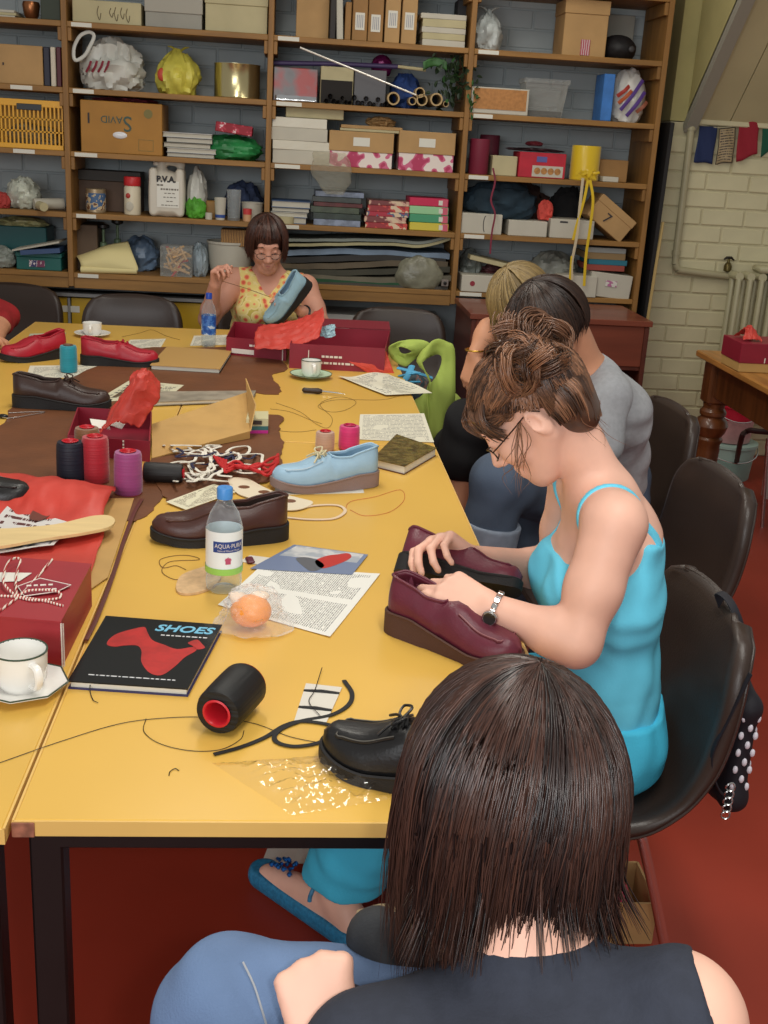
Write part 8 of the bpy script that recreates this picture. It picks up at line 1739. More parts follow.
# trailing plant
pl = thing('trailing_plant', 'dark green artificial trailing plant hanging off the shelf corner', 'plant', sx(455, 106, 0.06) * A3(1, 1, 0) + A3(0, 0, ZS[3] + 0.001)); rg = np.random.default_rng(4); lf = [(0, 0), (0.3, 0.28), (0.6, 0.26), (1, 0), (0.6, -0.26), (0.3, -0.28)]; m_leaf = mat('dark_leaf', (34, 52, 30), 0.5, var=0.35, scale=30); m_leaf2 = mat('bright_leaf', (50, 92, 44), 0.5, var=0.3, scale=30)
cen = local(pl, sx(455, 82, 0.05))[0]
for k in range(150):
    c = cen + rg.normal(0, 1, 3) * A3(0.048, 0.040, 0.065); L_ = rg.uniform(0.025, 0.05)
    if k > 130: c = local(pl, sx(rg.uniform(468, 476), rg.uniform(82, 116), -0.01))[0]; L_ = 0.03
    R = rotm(*rg.uniform(-1.6, 1.6, 3)); V = np.array([(x * L_, y * L_, 0.12 * L_ * math.sin(x * 3.1)) for x, y in lf]) @ R.T + c; V[:, 2] = np.maximum(V[:, 2], 0.003 if k <= 130 else -0.2); mb = MB(); mb.add(V, [(0, 1, 2, 3), (0, 3, 4, 5)]); mb.build('leaf', m_leaf2 if k > 118 else m_leaf, pl, smooth=0)
t = MB(); t.grid(lambda u, v: local(pl, sx(423 + 24 * u, 62 + 9 * v - 5 * math.sin(u * 3.1), 0.02))[0] + A3(0, 0.02 * math.sin(u * 3.1), 0), 8, 4); t.build('leaf', m_leaf2, pl, solid=0.002, smooth=60)
# ---- third bay, boxes shelf
stack('%s white film wrapped packet in the tall pile by the second upright', 4, 272, 330, 118, 2, [m_wbox, mat('wrapped_white', (206, 200, 182), 0.3, bump=0.4, bscale=30)], 'packet', name='wrapped_packet', group='wrapped packets by the second upright', seed=15, off=0.03, dep=0.24, jit=0.01)
xa, xb, z, hh = span(272, 330, 118, 2, 0.03); carton('short wrapped packet lying on the tall white pile', 286, 344, 108, 2, m_creamb, off=0.05, dep=0.2, z0=hh + 0.001, name='wrapped_packet', cat='packet')
m_pink = ramp_mat('pink_floral', [(0, (176, 50, 90)), (0.44, (200, 96, 130)), (0.50, (226, 214, 206))], scale=16, rough=0.55, detail=1.0)
for lab, x0, x1 in (('brown lidded box with pink floral base next to the white wrapped pile', 330, 394), ('brown lidded box with pink floral base beside the third upright', 400, 456)):
    xa, xb, z, hh = span(x0, x1, 132, 2, 0.03); w = xb - xa; t = thing('storage_box', lab, 'box', ((xa + xb) / 2, YF + 0.16, z + 0.0005), group='pink floral storage boxes'); bp_('body', m_pink, t, (0, 0, hh * 0.22), (w - 0.004, 0.25, hh * 0.44), ch=0.002); l = bp_('lid', m_card2, t, (0, 0, hh * 0.72), (w + 0.004, 0.258, hh * 0.56), ch=0.002)
    bp_('label', m_lab, l, (0.0, -0.130, hh * 0.72), (0.08, 0.0015, 0.04))
xa, xb, z, hh = span(330, 394, 132, 2, 0.03); stack('%s pale sheet pile lying on the pink floral box', 2, 340, 404, 126, 2, [m_creamb, m_card2], 'paper', name='paper_pile', group='sheets on the floral box', seed=18, z0=hh + 0.002, off=0.06)
blob('crumpled brown paper on the pink floral box', 366, 398, 116, 2, m_card2, 'paper', 'crumpled_paper', off=0.10, dep=0.12, seed=54, z0=hh + 0.03, amp=0.25)
t = thing('plastic_bag', 'clear plastic bag hanging below the shelf edge in front of the magazines', 'plastic bag', sx(330, 194, -0.01)); 
def fnp(u, v): a = u * 2 * math.pi; r = 0.01 + 0.085 * math.sin(math.pi * min(1, 0.12 + v * 0.62)) ; c = sx(334 - 4 * v, 194 - 42 * v, 0.0); return local(t, c + A3(r * math.cos(a) * (1 + 0.2 * nz(u * 9, v * 5)), -0.03 + 0.3 * r * math.sin(a), 0))[0]
mb = MB(); mb.grid(fnp, 40, 20); mb.build('film', clear_mat('hanging_film', (226, 222, 206), 0.10, 0.10, bump=1.0, bscale=60), t, smooth=30)
# ---- third bay, magazines shelf
stack('%s dark spined book in the pile by the second upright', 4, 270, 309, 201, 1, [mat('blue_spine', (60, 88, 130), 0.5), mat('white_spine', (190, 190, 186), 0.5), mat('dark_spine', (70, 72, 74), 0.5)], 'book', group='books by the second upright', seed=22, pages=m_wbox)
tub('small round cream pot in front of the dark spined books', 277, 294, 217, 1, m_creamb, off=0.0, name='round_box', cat='box')
stack('%s magazine in the dark glossy pile', 6, 314, 364, 192, 1, [mat('mag_%d' % k, c, 0.35, var=0.3, scale=30) for k, c in enumerate(((120, 130, 150), (40, 52, 44), (60, 70, 50), (90, 40, 40), (50, 56, 52)))], 'magazine', name='magazine', group='dark magazines on the shelf', seed=23, jit=0.012, rz=0.06)
stack('%s packet in the red patterned pile beside the dark magazines', 5, 366, 409, 201, 1, [ramp_mat('redmag_%d' % k, [(0, a), (0.52, b), (0.62, (214, 190, 160))], scale=24, rough=0.4) for k, (a, b) in enumerate((((150, 36, 44), (196, 70, 60)), ((120, 60, 60), (200, 160, 140)), ((170, 40, 60), (90, 100, 130))))], 'packet', name='patterned_packet', group='red patterned packets on the shelf', seed=24, jit=0.01)
for k, (c, w_) in enumerate((((206, 190, 70), 'yellow'), ((70, 150, 110), 'green'), ((150, 200, 150), 'pale green'), ((196, 40, 80), 'crimson'))):
    y1 = 228 - k * 8.2; xa, xb, z, hh = span(410, 449, y1 - 8, 1, 0.03); t, w, d, h = carton('%s card box with a pink edge in the pile by the third upright' % w_, 410, 449, y1 - 8, 1, mat('box_%d' % k, c, 0.5), off=0.03, dep=0.22, z0=0.0005 + k * 0.0395, h=0.0385, name='card_box', group='coloured card boxes by the third upright')
    bp_('pink_edge', mat('pink_edge', (200, 90, 110), 0.5), t, (w * 0.40, -0.111, h / 2), (w * 0.16, 0.0012, h * 0.9)); bp_('label', m_lab, t, (w * 0.30, -0.1116, h / 2), (0.02, 0.001, h * 0.6))
# ---- third bay, paper shelf
rg = random.Random(8)
def wavy(label, x0, x1, ya, yb, m, zrise, off, name='board_sheet', cat='board', th=0.006, curl=0.0, seed=0):
    a, b = sx(x0, ya, off), sx(x1, yb, off); t = thing(name, label, cat, ((a[0] + b[0]) / 2, YF + off, (a[2] + b[2]) / 2 - 0.004)); w = b[0] - a[0]
    mb = MB(); mb.grid(lambda u, v: ((u - 0.5) * w, v * 0.30, (u - 0.5) * (b[2] - a[2]) + 0.012 * math.sin(u * 5 + seed) * 0.8 + curl * max(0, u - 0.75) ** 2 * 16 + 0.004 * nz(u * 7, v * 4, seed)), 30, 6, th=th); mb.build('sheet', m, t, smooth=50); return t
zz = [('dark grey board at the bottom of the sheet pile', 262, 448, 283, 284, (70, 66, 60)), ('dark green sheet low in the pile', 290, 420, 279, 281, (30, 74, 44)), ('grey brown sheet in the pile of boards', 272, 452, 273, 276, (104, 98, 82)), ('dark olive sheet in the pile of boards', 275, 450, 267, 268, (60, 58, 46)), ('brown paper sheet in the pile of boards', 280, 448, 261, 262, (92, 80, 62)), ('charcoal sheet high in the pile of boards', 278, 446, 255, 257, (48, 46, 44)), ('pale blue sheet below the curling boards', 284, 450, 249, 251, (118, 136, 156))]
for k, (lab, x0, x1, a, b, c) in enumerate(zz): wavy(lab, x0, x1, a, b, mat('sheet_%d' % k, c, 0.6, var=0.2, scale=6), 0, 0.03 + 0.006 * k, seed=k, th=0.028)
for k, (lab, a, b, c) in enumerate((('long cream edged board curling up at its end', 241, 246, (168, 160, 122)), ('upper grey board curling up beneath the shelf', 236, 243, (130, 136, 128)))): wavy(lab, 282, 453, a, b, mat('curl_%d' % k, c, 0.55, var=0.1, scale=6), 0, 0.04, curl=0.06, seed=5, th=0.014)
blob('clear plastic wrapped sheets at the end of the board pile', 396, 446, 256, 0, mat('dull_poly', (128, 126, 108), 0.3, var=0.25, scale=8, bump=0.6), 'bag', 'wrapped_sheets', off=0.0, dep=0.10, seed=58, amp=0.08)
t = thing('cable_tie', 'small dark jack socket box at the end of the paper shelf', 'socket', sx(445, 284, 0.0)); bp_('plate', mat('socket_plate', (120, 110, 104), 0.5), t, (0, 0.01, 0.004), (0.036, 0.02, 0.034), ch=0.003); ep_('socket', m_blk, t, (0, -0.001, 0.004), 0.009); t.name = 'socket_box'
# ---- right bay
blob('clear bag of white wadding at the left of the top right shelf', 476, 509, 6, 4, mat('wadding_bag', (178, 184, 182), 0.3, var=0.15, scale=9, bump=0.7), 'bag', 'plastic_bag', off=0.05, dep=0.2, seed=61, knot=True)
t, w, d, h = carton('tall lidded tan cardboard box on the top right shelf', 567, 611, 0, 4, m_card2, off=0.05, dep=0.22, lid=0.25, lab=(0.52, 0.16, 0.045, 0.07, ramp_mat('stripe_label', [(0, (196, 170, 170)), (0.5, (170, 60, 80))], tex='wave', scale=30)))
t = blob('round black helmet with a small knob on the top right shelf', 606, 644, 33, 4, mat('black_felt', (24, 22, 24), 0.6), 'helmet', 'helmet', off=0.06, dep=0.24, amp=0.02, seed=62); p = sx(632, 49, 0.05); lp_('knob', mat('grey_knob', (60, 58, 58), 0.4), t, [(0.014, 0), (0.014, 0.012), (0.006, 0.016)], 14, local(t, p)[0] + A3(0, 0.02, 0), frame((0.2, -1, 0)))
carton('pale card box behind the black helmet', 609, 636, 15, 4, m_greyb, off=0.32, dep=0.06)
t, w, d, h = carton('long tray with a cork front and white frame', 472, 530, 88, 3, m_wbox, off=0.01, dep=0.20, name='cork_tray', cat='tray'); bp_('cork_panel', mat('cork', (176, 124, 74), 0.8, var=0.12, scale=60), t, (0, -0.1012, h * 0.56), (w * 0.92, 0.0024, h * 0.78))
xa, xb, z, hh = span(526, 570, 79, 3, 0.06); t = thing('clear_tub', 'square clear plastic tub with dark contents in the bottom', 'tub', ((xa + xb) / 2, YF + 0.14, z + 0.0005)); w = xb - xa
def tap(z_, k): return [(sx_ * w / 2 * k, sy_ * 0.08 * k, z_) for sx_, sy_ in ((-1, -1), (1, -1), (1, 1), (-1, 1))]
mb = MB(); V = tap(0, 0.80) + tap(hh * 0.86, 0.97) + tap(hh * 0.88, 1.03) + tap(hh, 1.03); mb.add(V, [(0, 3, 2, 1)] + [(i * 4 + k, i * 4 + (k + 1) % 4, (i + 1) * 4 + (k + 1) % 4, (i + 1) * 4 + k) for i in range(3) for k in range(4)]); mb.build('clear_sides', m_film, t, smooth=0); mb = MB(); mb.add(tap(0.003, 0.77) + tap(hh * 0.17, 0.80), [(3, 2, 1, 0), (4, 5, 6, 7)] + [(k, (k + 1) % 4, 4 + (k + 1) % 4, 4 + k) for k in range(4)]); mb.build('contents', m_dark, t, smooth=0)
carton('narrow bright blue box beside the striped plastic sack', 605, 616, 74, 3, mat('bright_blue_box', (60, 118, 190), 0.45, var=0.12, scale=20), off=0.03, dep=0.16)
t = blob('white plastic sack printed with purple and red stripes', 617, 655, 66, 3, mat('sack_white', (206, 204, 198), 0.4, bump=0.4, bscale=20), 'sack', 'plastic_sack', off=0.05, dep=0.2, seed=65, amp=0.10)
for k, (x0, y0, x1, y1, c) in enumerate(((621, 110, 644, 80, (84, 56, 130)), (627, 116, 646, 92, (84, 56, 130)), (618, 96, 632, 84, (170, 60, 50)), (619, 103, 636, 87, (180, 90, 50)), (637, 112, 648, 102, (150, 90, 70)))):
    mb = MB(); a, b = sx(x0, y0, 0.05), sx(x1, y1, 0.05); mb.tube(local(t, catmull([a + A3(0, 0.012, 0), (a + b) / 2 + A3(0, -0.006, 0), b + A3(0, 0.02, 0)], 5)), 0.010, 6, flat=(0.4, 1.0), up=(0, 1, 0)); mb.build('printed_stripe', mat('sack_%d%d%d' % c, c, 0.45), t)
# ribbon and spool shelf
m_wine = mat('wine_paper', (122, 34, 56), 0.6, var=0.06, scale=8); tub('wine red ribbon reel standing in front', 472, 492, 139, 2, m_wine, off=0.03, name='ribbon_reel', cat='reel'); tub('darker wine red ribbon reel standing behind', 482, 502, 135, 2, mat('wine_dark', (96, 30, 48), 0.6), off=0.20, name='ribbon_reel', cat='reel')
carton('small cream open tub between wine reel and biscuit box', 493, 518, 156, 2, m_creamb, off=0.04, dep=0.14, name='open_tub', cat='tub')
t, w, d, h = carton('red biscuit box with round pictures on a white strip', 520, 567, 153, 2, mat('biscuit_red', (180, 34, 52), 0.45, var=0.1, scale=12), off=0.02, dep=0.18, name='biscuit_box'); st = bp_('white_strip', m_wbox, t, (w * 0.12, -d / 2 - 0.0006, h * 0.27), (w * 0.66, 0.0012, h * 0.44))
for k in range(4): lp_('printed_biscuit', mat('biscuit', (170, 120, 66), 0.6, var=0.2, scale=80), st, [(0.016, 0), (0.016, 0.0008)], 16, (w * (-0.10 + 0.145 * k), -d / 2 - 0.0012, h * 0.28), frame((0, -1, 0)))
bp_('printed_logo', mat('logo_blue', (90, 90, 150), 0.5), t, (-w * 0.02, -d / 2 - 0.0008, h * 0.74), (w * 0.22, 0.0012, h * 0.22))
xa, xb, z, hh = span(520, 567, 153, 2, 0.02); blob('dark crumpled wrapping lying over the biscuit box', 506, 572, 148, 2, mat('dark_wrap', (64, 40, 46), 0.5, var=0.4, scale=14), 'wrapping', 'wrapping', off=0.05, dep=0.16, seed=68, z0=hh + 0.004, amp=0.3); blob('small dark red leather scrap above the biscuit box', 527, 545, 141, 2, mat('dk_red_scrap', (110, 34, 44), 0.5), 'scrap', 'leather_scrap', off=0.10, dep=0.08, seed=69, z0=hh + 0.03, amp=0.2)
m_ryel = mat('yellow_ribbon', (214, 180, 30), 0.3, var=0.05, scale=4, sheen=0.3)
t, r, h = tub('large shiny yellow ribbon spool with ribbon ends', 576, 605, 146, 2, m_ryel, off=0.0, name='ribbon_spool', cat='ribbon spool', prof=[(0.96, 0), (1, 0.02), (1, 0.97), (0.96, 1.0), (0.5, 1.0), (0.5, 0.9)], n=32)
for k, (pts, mm) in enumerate((([(583, 178), (580, 205), (577, 235), (572, 262), (572, 280)], mat('pale_ribbon', (196, 180, 150), 0.4)), ([(588, 180), (584, 200), (577, 224), (573, 240)], m_ryel), ([(590, 180), (593, 200), (590, 228), (586, 256), (584, 286)], m_ryel), ([(572, 256), (571, 268), (570, 280)], m_ryel))):
    rb = MB(); rb.tube(local(t, catmull([sx(q[0], q[1], -0.035) for q in pts], 6)), 0.008, 6, flat=(0.14, 1.0), up=(0, 1, 0)); rb.build('ribbon_tail', mm, t)
rb = MB()
for k in range(7): a = k * 0.9; c0 = local(t, sx(580 + (k * 7) % 16, 174 + (k * 5) % 6, -0.03))[0]; rb.tube(catmull([c0, c0 + A3(0.03 * math.cos(a), -0.01, 0.02 + 0.02 * math.sin(a)), c0 + A3(0.045 * math.cos(a + 0.6), -0.012, 0.01), c0 + A3(0.01, 0, -0.004)], 6), 0.006, 6, flat=(0.16, 1.0), up=(0, 1, 0))
rb.build('ribbon_bow', m_ryel, t)
for nm in ('wine',): 
    t = thing('ribbon', 'dark red ribbon trailing from the wine reel down two shelves', 'ribbon', sx(491, 250, -0.03)); rb = MB(); rb.tube(local(t, catmull([sx(q[0], q[1], -0.03) for q in ((493, 168), (495, 182), (491, 200), (495, 214), (492, 232), (490, 254))], 6)), 0.005, 6, flat=(0.2, 1.0), up=(0, 1, 0)); rb.build('strand', m_wine, t)
carton('flat brown box behind the yellow ribbon spool', 600, 629, 160, 2, m_card, off=0.10, dep=0.16); carton('thin white packet on the shelf edge beside the ribbon spool', 603, 619, 177, 2, m_wbox, off=0.02, dep=0.1, name='packet', cat='packet')
# dark cloth shelf
for lab, x0, x1, yt, nm in (('long white box with two dark loops at the left of the dark cloth shelf', 462, 503, 214, 'p'), ('low white box in the middle of the dark cloth shelf', 509, 548, 221, 'q'), ('white box with a dark slot beside the tilted brown box', 551, 595, 220, 'r')):
    t, w, d, h = carton(lab, x0, x1, yt, 1, m_wbox, off=0.02, dep=0.2)
    if nm == 'r': bp_('slot', m_ink, t, (-w * 0.2, -d / 2 - 0.0006, h * 0.86), (0.04, 0.0012, 0.008))
    if nm == 'p':
        for q in (-0.10, 0.02): tp_('loop', m_ink, t, [(q * 1 - 0.012 * math.cos(a), -d / 2 - 0.001, h * 0.5 + h * 0.42 * math.sin(a)) for a in np.linspace(-1.2, 1.4, 10)], 0.002, 5)
xa, xb, z, hh = span(462, 503, 214, 1, 0.02)
blob('dark teal cloth heaped on the white boxes', 464, 546, 180, 1, mat('dark_teal_cloth', (28, 46, 58), 0.85, var=0.3, scale=10), 'cloth', 'cloth_bundle', off=0.05, dep=0.18, seed=71, z0=0.075); blob('dark brown fur cloth behind the teal cloth', 468, 560, 177, 1, mat('brown_fur', (52, 32, 26), 0.9, var=0.3, scale=14), 'cloth', 'cloth_bundle', off=0.24, dep=0.12, seed=72); blob('bright coral cloth fold showing beside the teal cloth', 540, 556, 200, 1, mat('coral_cloth', (214, 80, 70), 0.8, var=0.2, scale=20), 'cloth', 'cloth_bundle', off=0.06, dep=0.08, seed=73, z0=0.08); blob('black cloth heaped beside the coral fold', 552, 590, 186, 1, m_black, 'cloth', 'cloth_bundle', off=0.22, dep=0.12, seed=74)
c = (sx(586, 212, 0.02) + sx(636, 216, 0.02)) / 2; t = thing('cardboard_box', 'tan cardboard box marked 7 tilted against the shelf end', 'box', (c[0], YF + 0.12, ZS[1] + 0.10)); R = rotm(0, 0.62, 0); bp_('body', m_card2, t, (0, 0, 0), (0.225, 0.2, 0.105), R=R, ch=0.003); l = bp_('lid', m_card2, t, R @ A3(0, 0, 0.056), (0.23, 0.206, 0.04), R=R, ch=0.003); RR = R @ np.stack([A3(1, 0, 0), A3(0, 0, 1), A3(0, -1, 0)], 1); text_part('lettering', '7', 0.07, m_ink, t, R @ A3(-0.02, -0.1045, -0.005), RR)
# lowest right shelf
t, w, d, h = carton('white tray with round red emblems on the lowest right shelf', 462, 512, 276, 0, m_wbox, off=0.0, dep=0.2, name='plastic_tray', cat='tray')
for q in (-0.28, 0.12): lp_('emblem', mat('tray_red', (140, 40, 56), 0.5), t, [(0.013, 0), (0.013, 0.001)], 16, (q * w, -d / 2 - 0.0004, h * 0.5), frame((0, -1, 0)))
blob('grey plastic bag of oddments at the left of the lowest right shelf', 462, 486, 248, 0, mat('odd_poly', (110, 116, 112), 0.4, var=0.4, scale=12, bump=0.5), 'bag', 'plastic_bag', off=0.10, dep=0.14, seed=75, z0=0.06); blob('dark red oddments piled behind the white tray', 480, 520, 264, 0, mat('odd_red', (96, 52, 56), 0.6, var=0.5, scale=16), 'oddments', 'oddments', off=0.12, dep=0.12, seed=76, z0=0.05, amp=0.3)
t = thing('wooden_board', 'long cream edged board slanting down on the lowest right shelf', 'board', sx(500, 266, 0.06)); mb = MB(); a, b = local(t, sx(470, 257, 0.04))[0], local(t, sx(540, 274, 0.04))[0]; mb.box((a + b) / 2 + A3(0, 0.09, 0), (np.linalg.norm(b - a), 0.2, 0.022), R=rotm(0, -math.atan2(b[2] - a[2], b[0] - a[0]), 0), ch=0.002); mb.build('board', m_creamb, t, smooth=0)
carton('plain white box at the right of the fair haired person', 560, 598, 276, 0, m_wbox, off=0.0, dep=0.16); blob('crumpled grey plastic in the middle of the lowest right shelf', 530, 586, 252, 0, mat('mid_poly', (134, 136, 128), 0.4, var=0.25, scale=10, bump=0.5), 'bag', 'plastic_bag', off=0.12, dep=0.2, seed=77, z0=0.03)
carton('white box with pink prints at the end of the lowest right shelf', 590, 632, 274, 0, m_wbox, off=0.02, dep=0.18, lab=(0.5, 0.6, 0.06, 0.03, ramp_mat('pink_prints', [(0, (180, 110, 150)), (0.5, (212, 208, 200))], scale=50)), ry=0.08)
xa, xb, z, hh = span(590, 632, 274, 0, 0.02); stack('%s folded fabric in the pile at the end of the lowest right shelf', 4, 588, 628, 248, 0, [mat('red_fold', (150, 70, 60), 0.7), mat('teal_fold', (40, 110, 130), 0.7), mat('tan_fold', (140, 116, 80), 0.7), mat('grey_fold', (150, 152, 148), 0.6)], 'fabric', name='folded_fabric', group='folded fabrics on the lowest right shelf', seed=29, z0=hh + 0.012, jit=0.012)
# ================================================================== BAGS, BUCKETS AND OTHER THINGS AROUND THE ROOM
# polka dot bag on the chair back
bg_ = thing('shoulder_bag', 'black shoulder bag with white polka dots hanging on the dark chair', 'bag', (0.845, 1.80, 0.40))
S = SDF(); m_bagb = mat('bag_black', (24, 22, 30), 0.7); XG = 0.826
for z_ in (0.475, 0.655): S.cap((XG, 1.725, z_), (XG, 1.90, z_), 0.020, 0.020, 0.03)
for y_ in (1.725, 1.90): S.cap((XG, y_, 0.475), (XG, y_, 0.655), 0.020, 0.016, 0.03)
S.cap((XG, 1.81, 0.49), (XG, 1.81, 0.65), 0.055, 0.05, 0.06, (1, 0, 0), 2.4); sdf_part('body', S, m_bagb, bg_, 0.005); m_dot = mat('dot_white', (226, 222, 232), 0.6)
for i in range(6):
    for j in range(3): ep_('dot', m_dot, bg_, local(bg_, A3(XG - 0.012 + j * 0.013, 1.7055 + 0.003 * abs(j - 1), 0.472 + i * 0.034 + (0.017 if j % 2 else 0)))[0], (0.0048, 0.004, 0.0078), 10, 6)
    for j in range(5): ep_('dot', m_dot, bg_, local(bg_, A3(XG + 0.021, 1.73 + j * 0.042 + (0.02 if i % 2 else 0), 0.472 + i * 0.034))[0], (0.004, 0.0075, 0.0085), 10, 6)
tp_('strap', m_bagb, bg_, local(bg_, catmull([(XG, 1.75, 0.67), (XG - 0.002, 1.79, 0.76), (0.806, 1.82, 0.812), (0.796, 1.86, 0.815), (0.815, 1.87, 0.77), (XG, 1.88, 0.67)], 6)), 0.008, 6, flat=(0.3, 1.0))
tp_('thin_strap', m_bagb, bg_, local(bg_, catmull([(0.80, 1.685, 0.74), (0.775, 1.683, 0.66), (0.755, 1.683, 0.58), (0.775, 1.680, 0.52), (0.800, 1.682, 0.50)], 6)), 0.006, 6, flat=(0.4, 1.0))
mb = MB()
for k in range(5): mb.tube(local(bg_, [A3(0.795, 1.676, 0.525 - k * 0.014) + 0.008 * A3(math.cos(t), 0.2 * math.sin(t * 2), math.sin(t)) for t in np.linspace(0, 6.283, 12, endpoint=False)]), 0.0018, 5, closed=True)
mb.build('clasp', m_silver, bg_)
# green tote on the floor side of the table
gt_ = thing('tote_bag', 'lime green fabric tote bag with oval handle slots beside the table corner', 'bag', (0.585, 4.12, 0.0)); m_lime = mat('lime_fabric', (168, 188, 88), 0.75, var=0.06, scale=6, bump=0.2, bscale=200)
def tote_panel(px_outer, px_slot, y0, slope=0.0):
    P = catmull([Py(q[0], q[1], y0 + slope * (q[0] - 430) * 0.002) for q in px_outer], 6, closed=True); Q = catmull([Py(q[0], q[1], y0 - 0.004 + slope * (q[0] - 430) * 0.002) for q in px_slot], 6, closed=True)
    n = 48; rs = lambda A: A[(np.linspace(0, len(A), n, endpoint=False)).astype(int)]; P, Q = rs(P), rs(Q); c = Q.mean(0)
    aP = [math.atan2(p[2] - c[2], p[0] - c[0]) for p in P]; aQ = np.array([math.atan2(p[2] - c[2], p[0] - c[0]) for p in Q]); V = []; 
    Qm = [Q[np.argmin(np.abs((aQ - a + math.pi) % (2 * math.pi) - math.pi))] for a in aP]
    mb = MB(); rings = [P * (1 - t) + np.array(Qm) * t for t in (0, 0.33, 0.66, 1.0)]
    for k, r_ in enumerate(rings): r_[:, 1] += 0.012 * np.sin(r_[:, 0] * 40 + r_[:, 2] * 25 + k)
    mb.add(local(gt_, np.vstack(rings)), [(k * n + i, k * n + (i + 1) % n, (k + 1) * n + (i + 1) % n, (k + 1) * n + i) for k in range(3) for i in range(n)]); mb.build('panel', m_lime, gt_, smooth=60, solid=0.004, off=0)
tote_panel([(417, 362), (428, 344), (437, 339), (447, 342), (455, 349), (455, 380), (454, 405), (446, 430), (438, 452), (431, 445), (428, 415), (427, 392), (430, 378)], [(422, 362), (430, 357), (438, 355), (442, 358), (441, 366), (436, 376), (430, 382), (428, 378)], 4.02)
tote_panel([(388, 347), (398, 342), (412, 340), (424, 340), (430, 345), (420, 356), (412, 362), (405, 366), (396, 362), (390, 356)], [(399, 347), (406, 348), (411, 351), (406, 354), (401, 353)], 4.30)
blob2 = SDF(); blob2.cap((0.50, 4.10, 0.05), (0.66, 4.16, 0.05), 0.06, 0.06, 0.03); blob2.cap((0.50, 4.10, 0.06), (0.52, 4.14, 0.62), 0.06, 0.075, 0.05); blob2.cap((0.64, 4.14, 0.06), (0.60, 4.16, 0.60), 0.07, 0.08, 0.05); blob2.plane((0, 0, 0.003), (0, 0, -1))
sdf_part('bag_body', blob2, m_lime, gt_, 0.008, (0.004, 40))
t = thing('cloth_bundle', 'turquoise and dark patterned cloth stuffed in the lime tote bag', 'cloth', (0.52, 4.16, 0.66)); mb = MB(); rg = random.Random(3)
for k, (a, b) in enumerate((((398, 368), (432, 378)), ((400, 376), (420, 373)), ((401, 383), (420, 382)), ((412, 366), (405, 380)))): mb.tube(local(t, catmull([Py(*a, 4.10), (Py(*a, 4.08) + Py(*b, 4.08)) / 2 + A3(0, -0.02, 0.006), Py(*b, 4.06)], 5)), 0.012, 8, flat=(0.4, 1.0))
mb.build('turquoise_folds', mat('sky_cloth', (80, 160, 200), 0.7), t); S = SDF(); S.ell(Py(413, 392, 4.14), (0.06, 0.04, 0.07)); S.ell(Py(418, 408, 4.12), (0.03, 0.03, 0.08), None, 0.02); sdf_part('patterned_fabric', S, ramp_mat('dark_pattern', [(0, (40, 60, 70)), (0.5, (120, 80, 76)), (0.6, (70, 100, 110))], scale=40), t, 0.006)
# box with something pink on the floor
c = Pz(657, 903, 0.10) + A3(-0.11, 0.12, 0); fb = thing('floor_box', 'brown cardboard box with a pink shape inside, on the floor under the chair', 'box', (c[0], c[1], 0)); 
for (cc, d) in (((0, -0.12, 0.05), (0.22, 0.005, 0.10)), ((0, 0.02, 0.05), (0.22, 0.005, 0.10)), ((-0.11, -0.05, 0.05), (0.005, 0.14, 0.10)), ((0.11, -0.05, 0.05), (0.005, 0.14, 0.10))): bp_('side_panel', m_card2, fb, cc, d)
bp_('base_panel', m_card2, fb, (0, -0.05, 0.003), (0.21, 0.13, 0.006))
t = thing('pink_slipper', 'pink slipper sticking out of the brown floor box', 'slipper', (c[0] + 0.04, c[1] - 0.05, 0.05)); ep_('toe', mat('hot_pink', (220, 70, 110), 0.4), t, (0, 0, 0.01), (0.035, 0.05, 0.05), 18, 10)
# crimson shoe box with tissue on the oak table
a, b_ = Pz(725, 366, 0.763), Pz(775, 378, 0.763); t = thing('shoe_box', 'crimson shoe box with kraft base on the old oak table', 'box', (a[0] + 0.16, a[1] - 0.02, 0.763)); bp_('base', m_kraft, t, (0, 0, 0.018), (0.30, 0.20, 0.036), ch=0.002); l = bp_('lid', m_rbox, t, (0, 0, 0.076), (0.306, 0.206, 0.08), ch=0.002); bp_('cord', m_wt, l, (-0.05, -0.104, 0.05), (0.004, 0.002, 0.02))
tp = np.array(t.location) + A3(-0.09, 0.0, 0.116)
tissue_pts('tissue_paper', 'tuft of red tissue on the crimson box upon the oak table', [[tp + A3(-0.04, -0.05, 0.001), tp + A3(0, -0.06, 0.006), tp + A3(0.04, -0.05, 0.001)], [tp + A3(-0.02, 0, 0.04), tp + A3(0, 0, 0.055), tp + A3(0.022, 0, 0.035)], [tp + A3(-0.04, 0.05, 0.001), tp + A3(0, 0.06, 0.006), tp + A3(0.04, 0.05, 0.001)]], m_tissue, seed=21, rough=0.006)
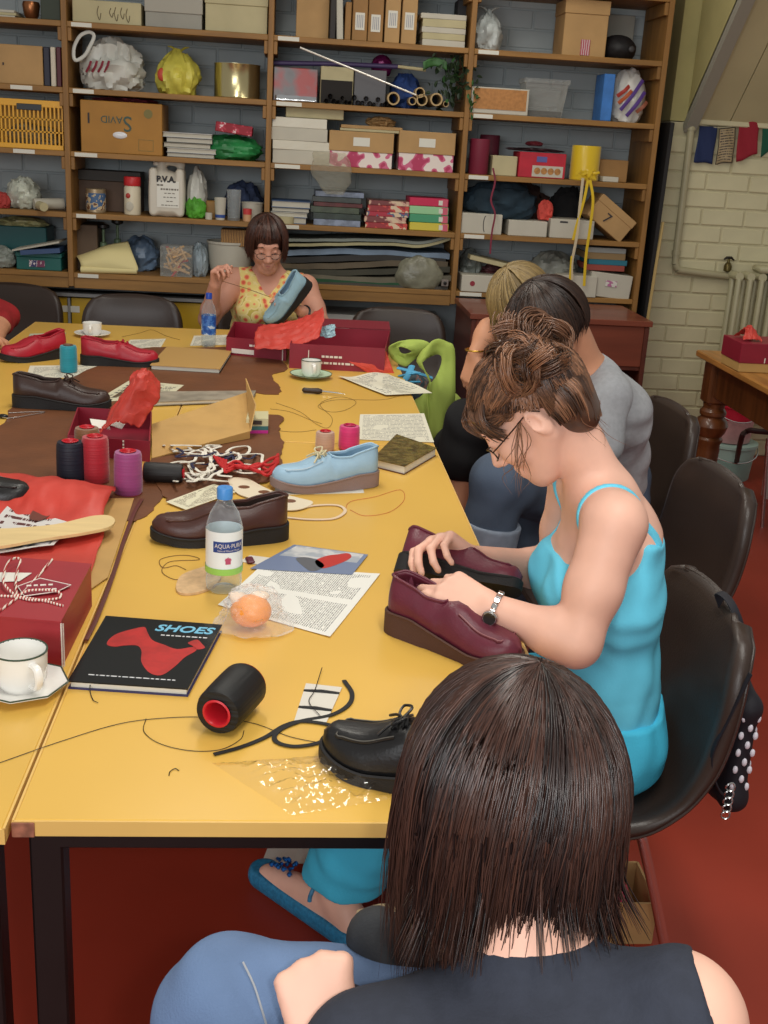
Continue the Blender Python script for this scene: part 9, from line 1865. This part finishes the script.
# buckets under the oak table
def bucket(label, p, r, h, m_lo, m_hi):
    t = thing('bucket', label, 'bucket', p); lp_('side', m_lo, t, [(r * 0.86, 0), (r * 0.88, 0.005), (r * 0.95, h * 0.62)], 24, cap1=False); mb = MB(); mb.lathe([(r * 0.952, h * 0.60), (r, h * 0.90), (r * 1.05, h * 0.92), (r * 1.05, h), (0.01, h)], 24, cap0=False, cap1=False); mb.build('lid', m_hi, t, smooth=35)
    tp_('handle', m_silver, t, [(r * 1.04 * math.cos(a), r * 1.04 * math.sin(a) - 0.01, h * 0.9 - 0.06 * math.sin(-a) * (1 if math.sin(a) < 0 else 0)) for a in np.linspace(math.pi, 2 * math.pi, 14)], 0.003, 6); return t
m_bred = mat('bucket_red', (200, 34, 60), 0.4); bucket('red and white lidded bucket stacked on the pale green tub', (2.29, 5.52, 0.195), 0.115, 0.20, mat('bucket_label', (196, 150, 150), 0.4, var=0.1, scale=20), m_bred)
bucket('pale green tub with a lid under the red bucket', (2.29, 5.52, 0.0), 0.14, 0.19, mat('tub_green', (150, 190, 180), 0.4), mat('tub_lid', (170, 200, 190), 0.4))
bucket('white bucket with red band beyond the folded stand', (2.46, 5.16, 0.0), 0.12, 0.26, mat('bucket_white', (206, 196, 190), 0.4), m_bred)
t = thing('folding_stand', 'dark tubular folding stand beside the red buckets', 'stand', (2.3, 5.10, 0)); tp_('tube', mat('stand_dark', (60, 34, 34), 0.5), t, local(t, catmull([Pz(735, 470, 0.02), Py(741, 440, 5.0), Py(746, 432, 5.0), Py(756, 431, 4.95), Py(790, 440, 4.9), Pz(800, 480, 0.02)], 6)), 0.013, 10)
t = thing('steel_stand', 'bright steel rod of a stand rising by the oak table', 'stand', Pz(762, 526, 0.0)); tp_('rod', m_silver, t, local(t, [Pz(762, 527, 0.0), Py(768, 438, Pz(762, 527, 0.0)[1])]), 0.009, 10)
# thread from needle to shoe at the far end
t = thing('thread', 'taut brown thread from raised hand to the pale blue shoe', 'thread', Py(250, 290, 5.02)); tp_('strand', m_thr, t, local(t, [Py(222, 281, 5.03), Py(245, 288, 5.02), Py(270, 297, 5.0)]), 0.0014, 5)
# white paper on the floor behind the blue shoe
t = thing('paper_sheet', 'white paper lying on the floor behind the sequinned shoe', 'paper', Pz(288, 856, 0.0)); P = [Pz(*q, 0.001) for q in ((262, 862), (312, 864), (316, 846), (270, 842))]; mb = MB(); mb.prism([tuple(local(t, q)[0][:2]) for q in P], 0.0005, 0.0015); mb.build('sheet', m_white, t, smooth=0)
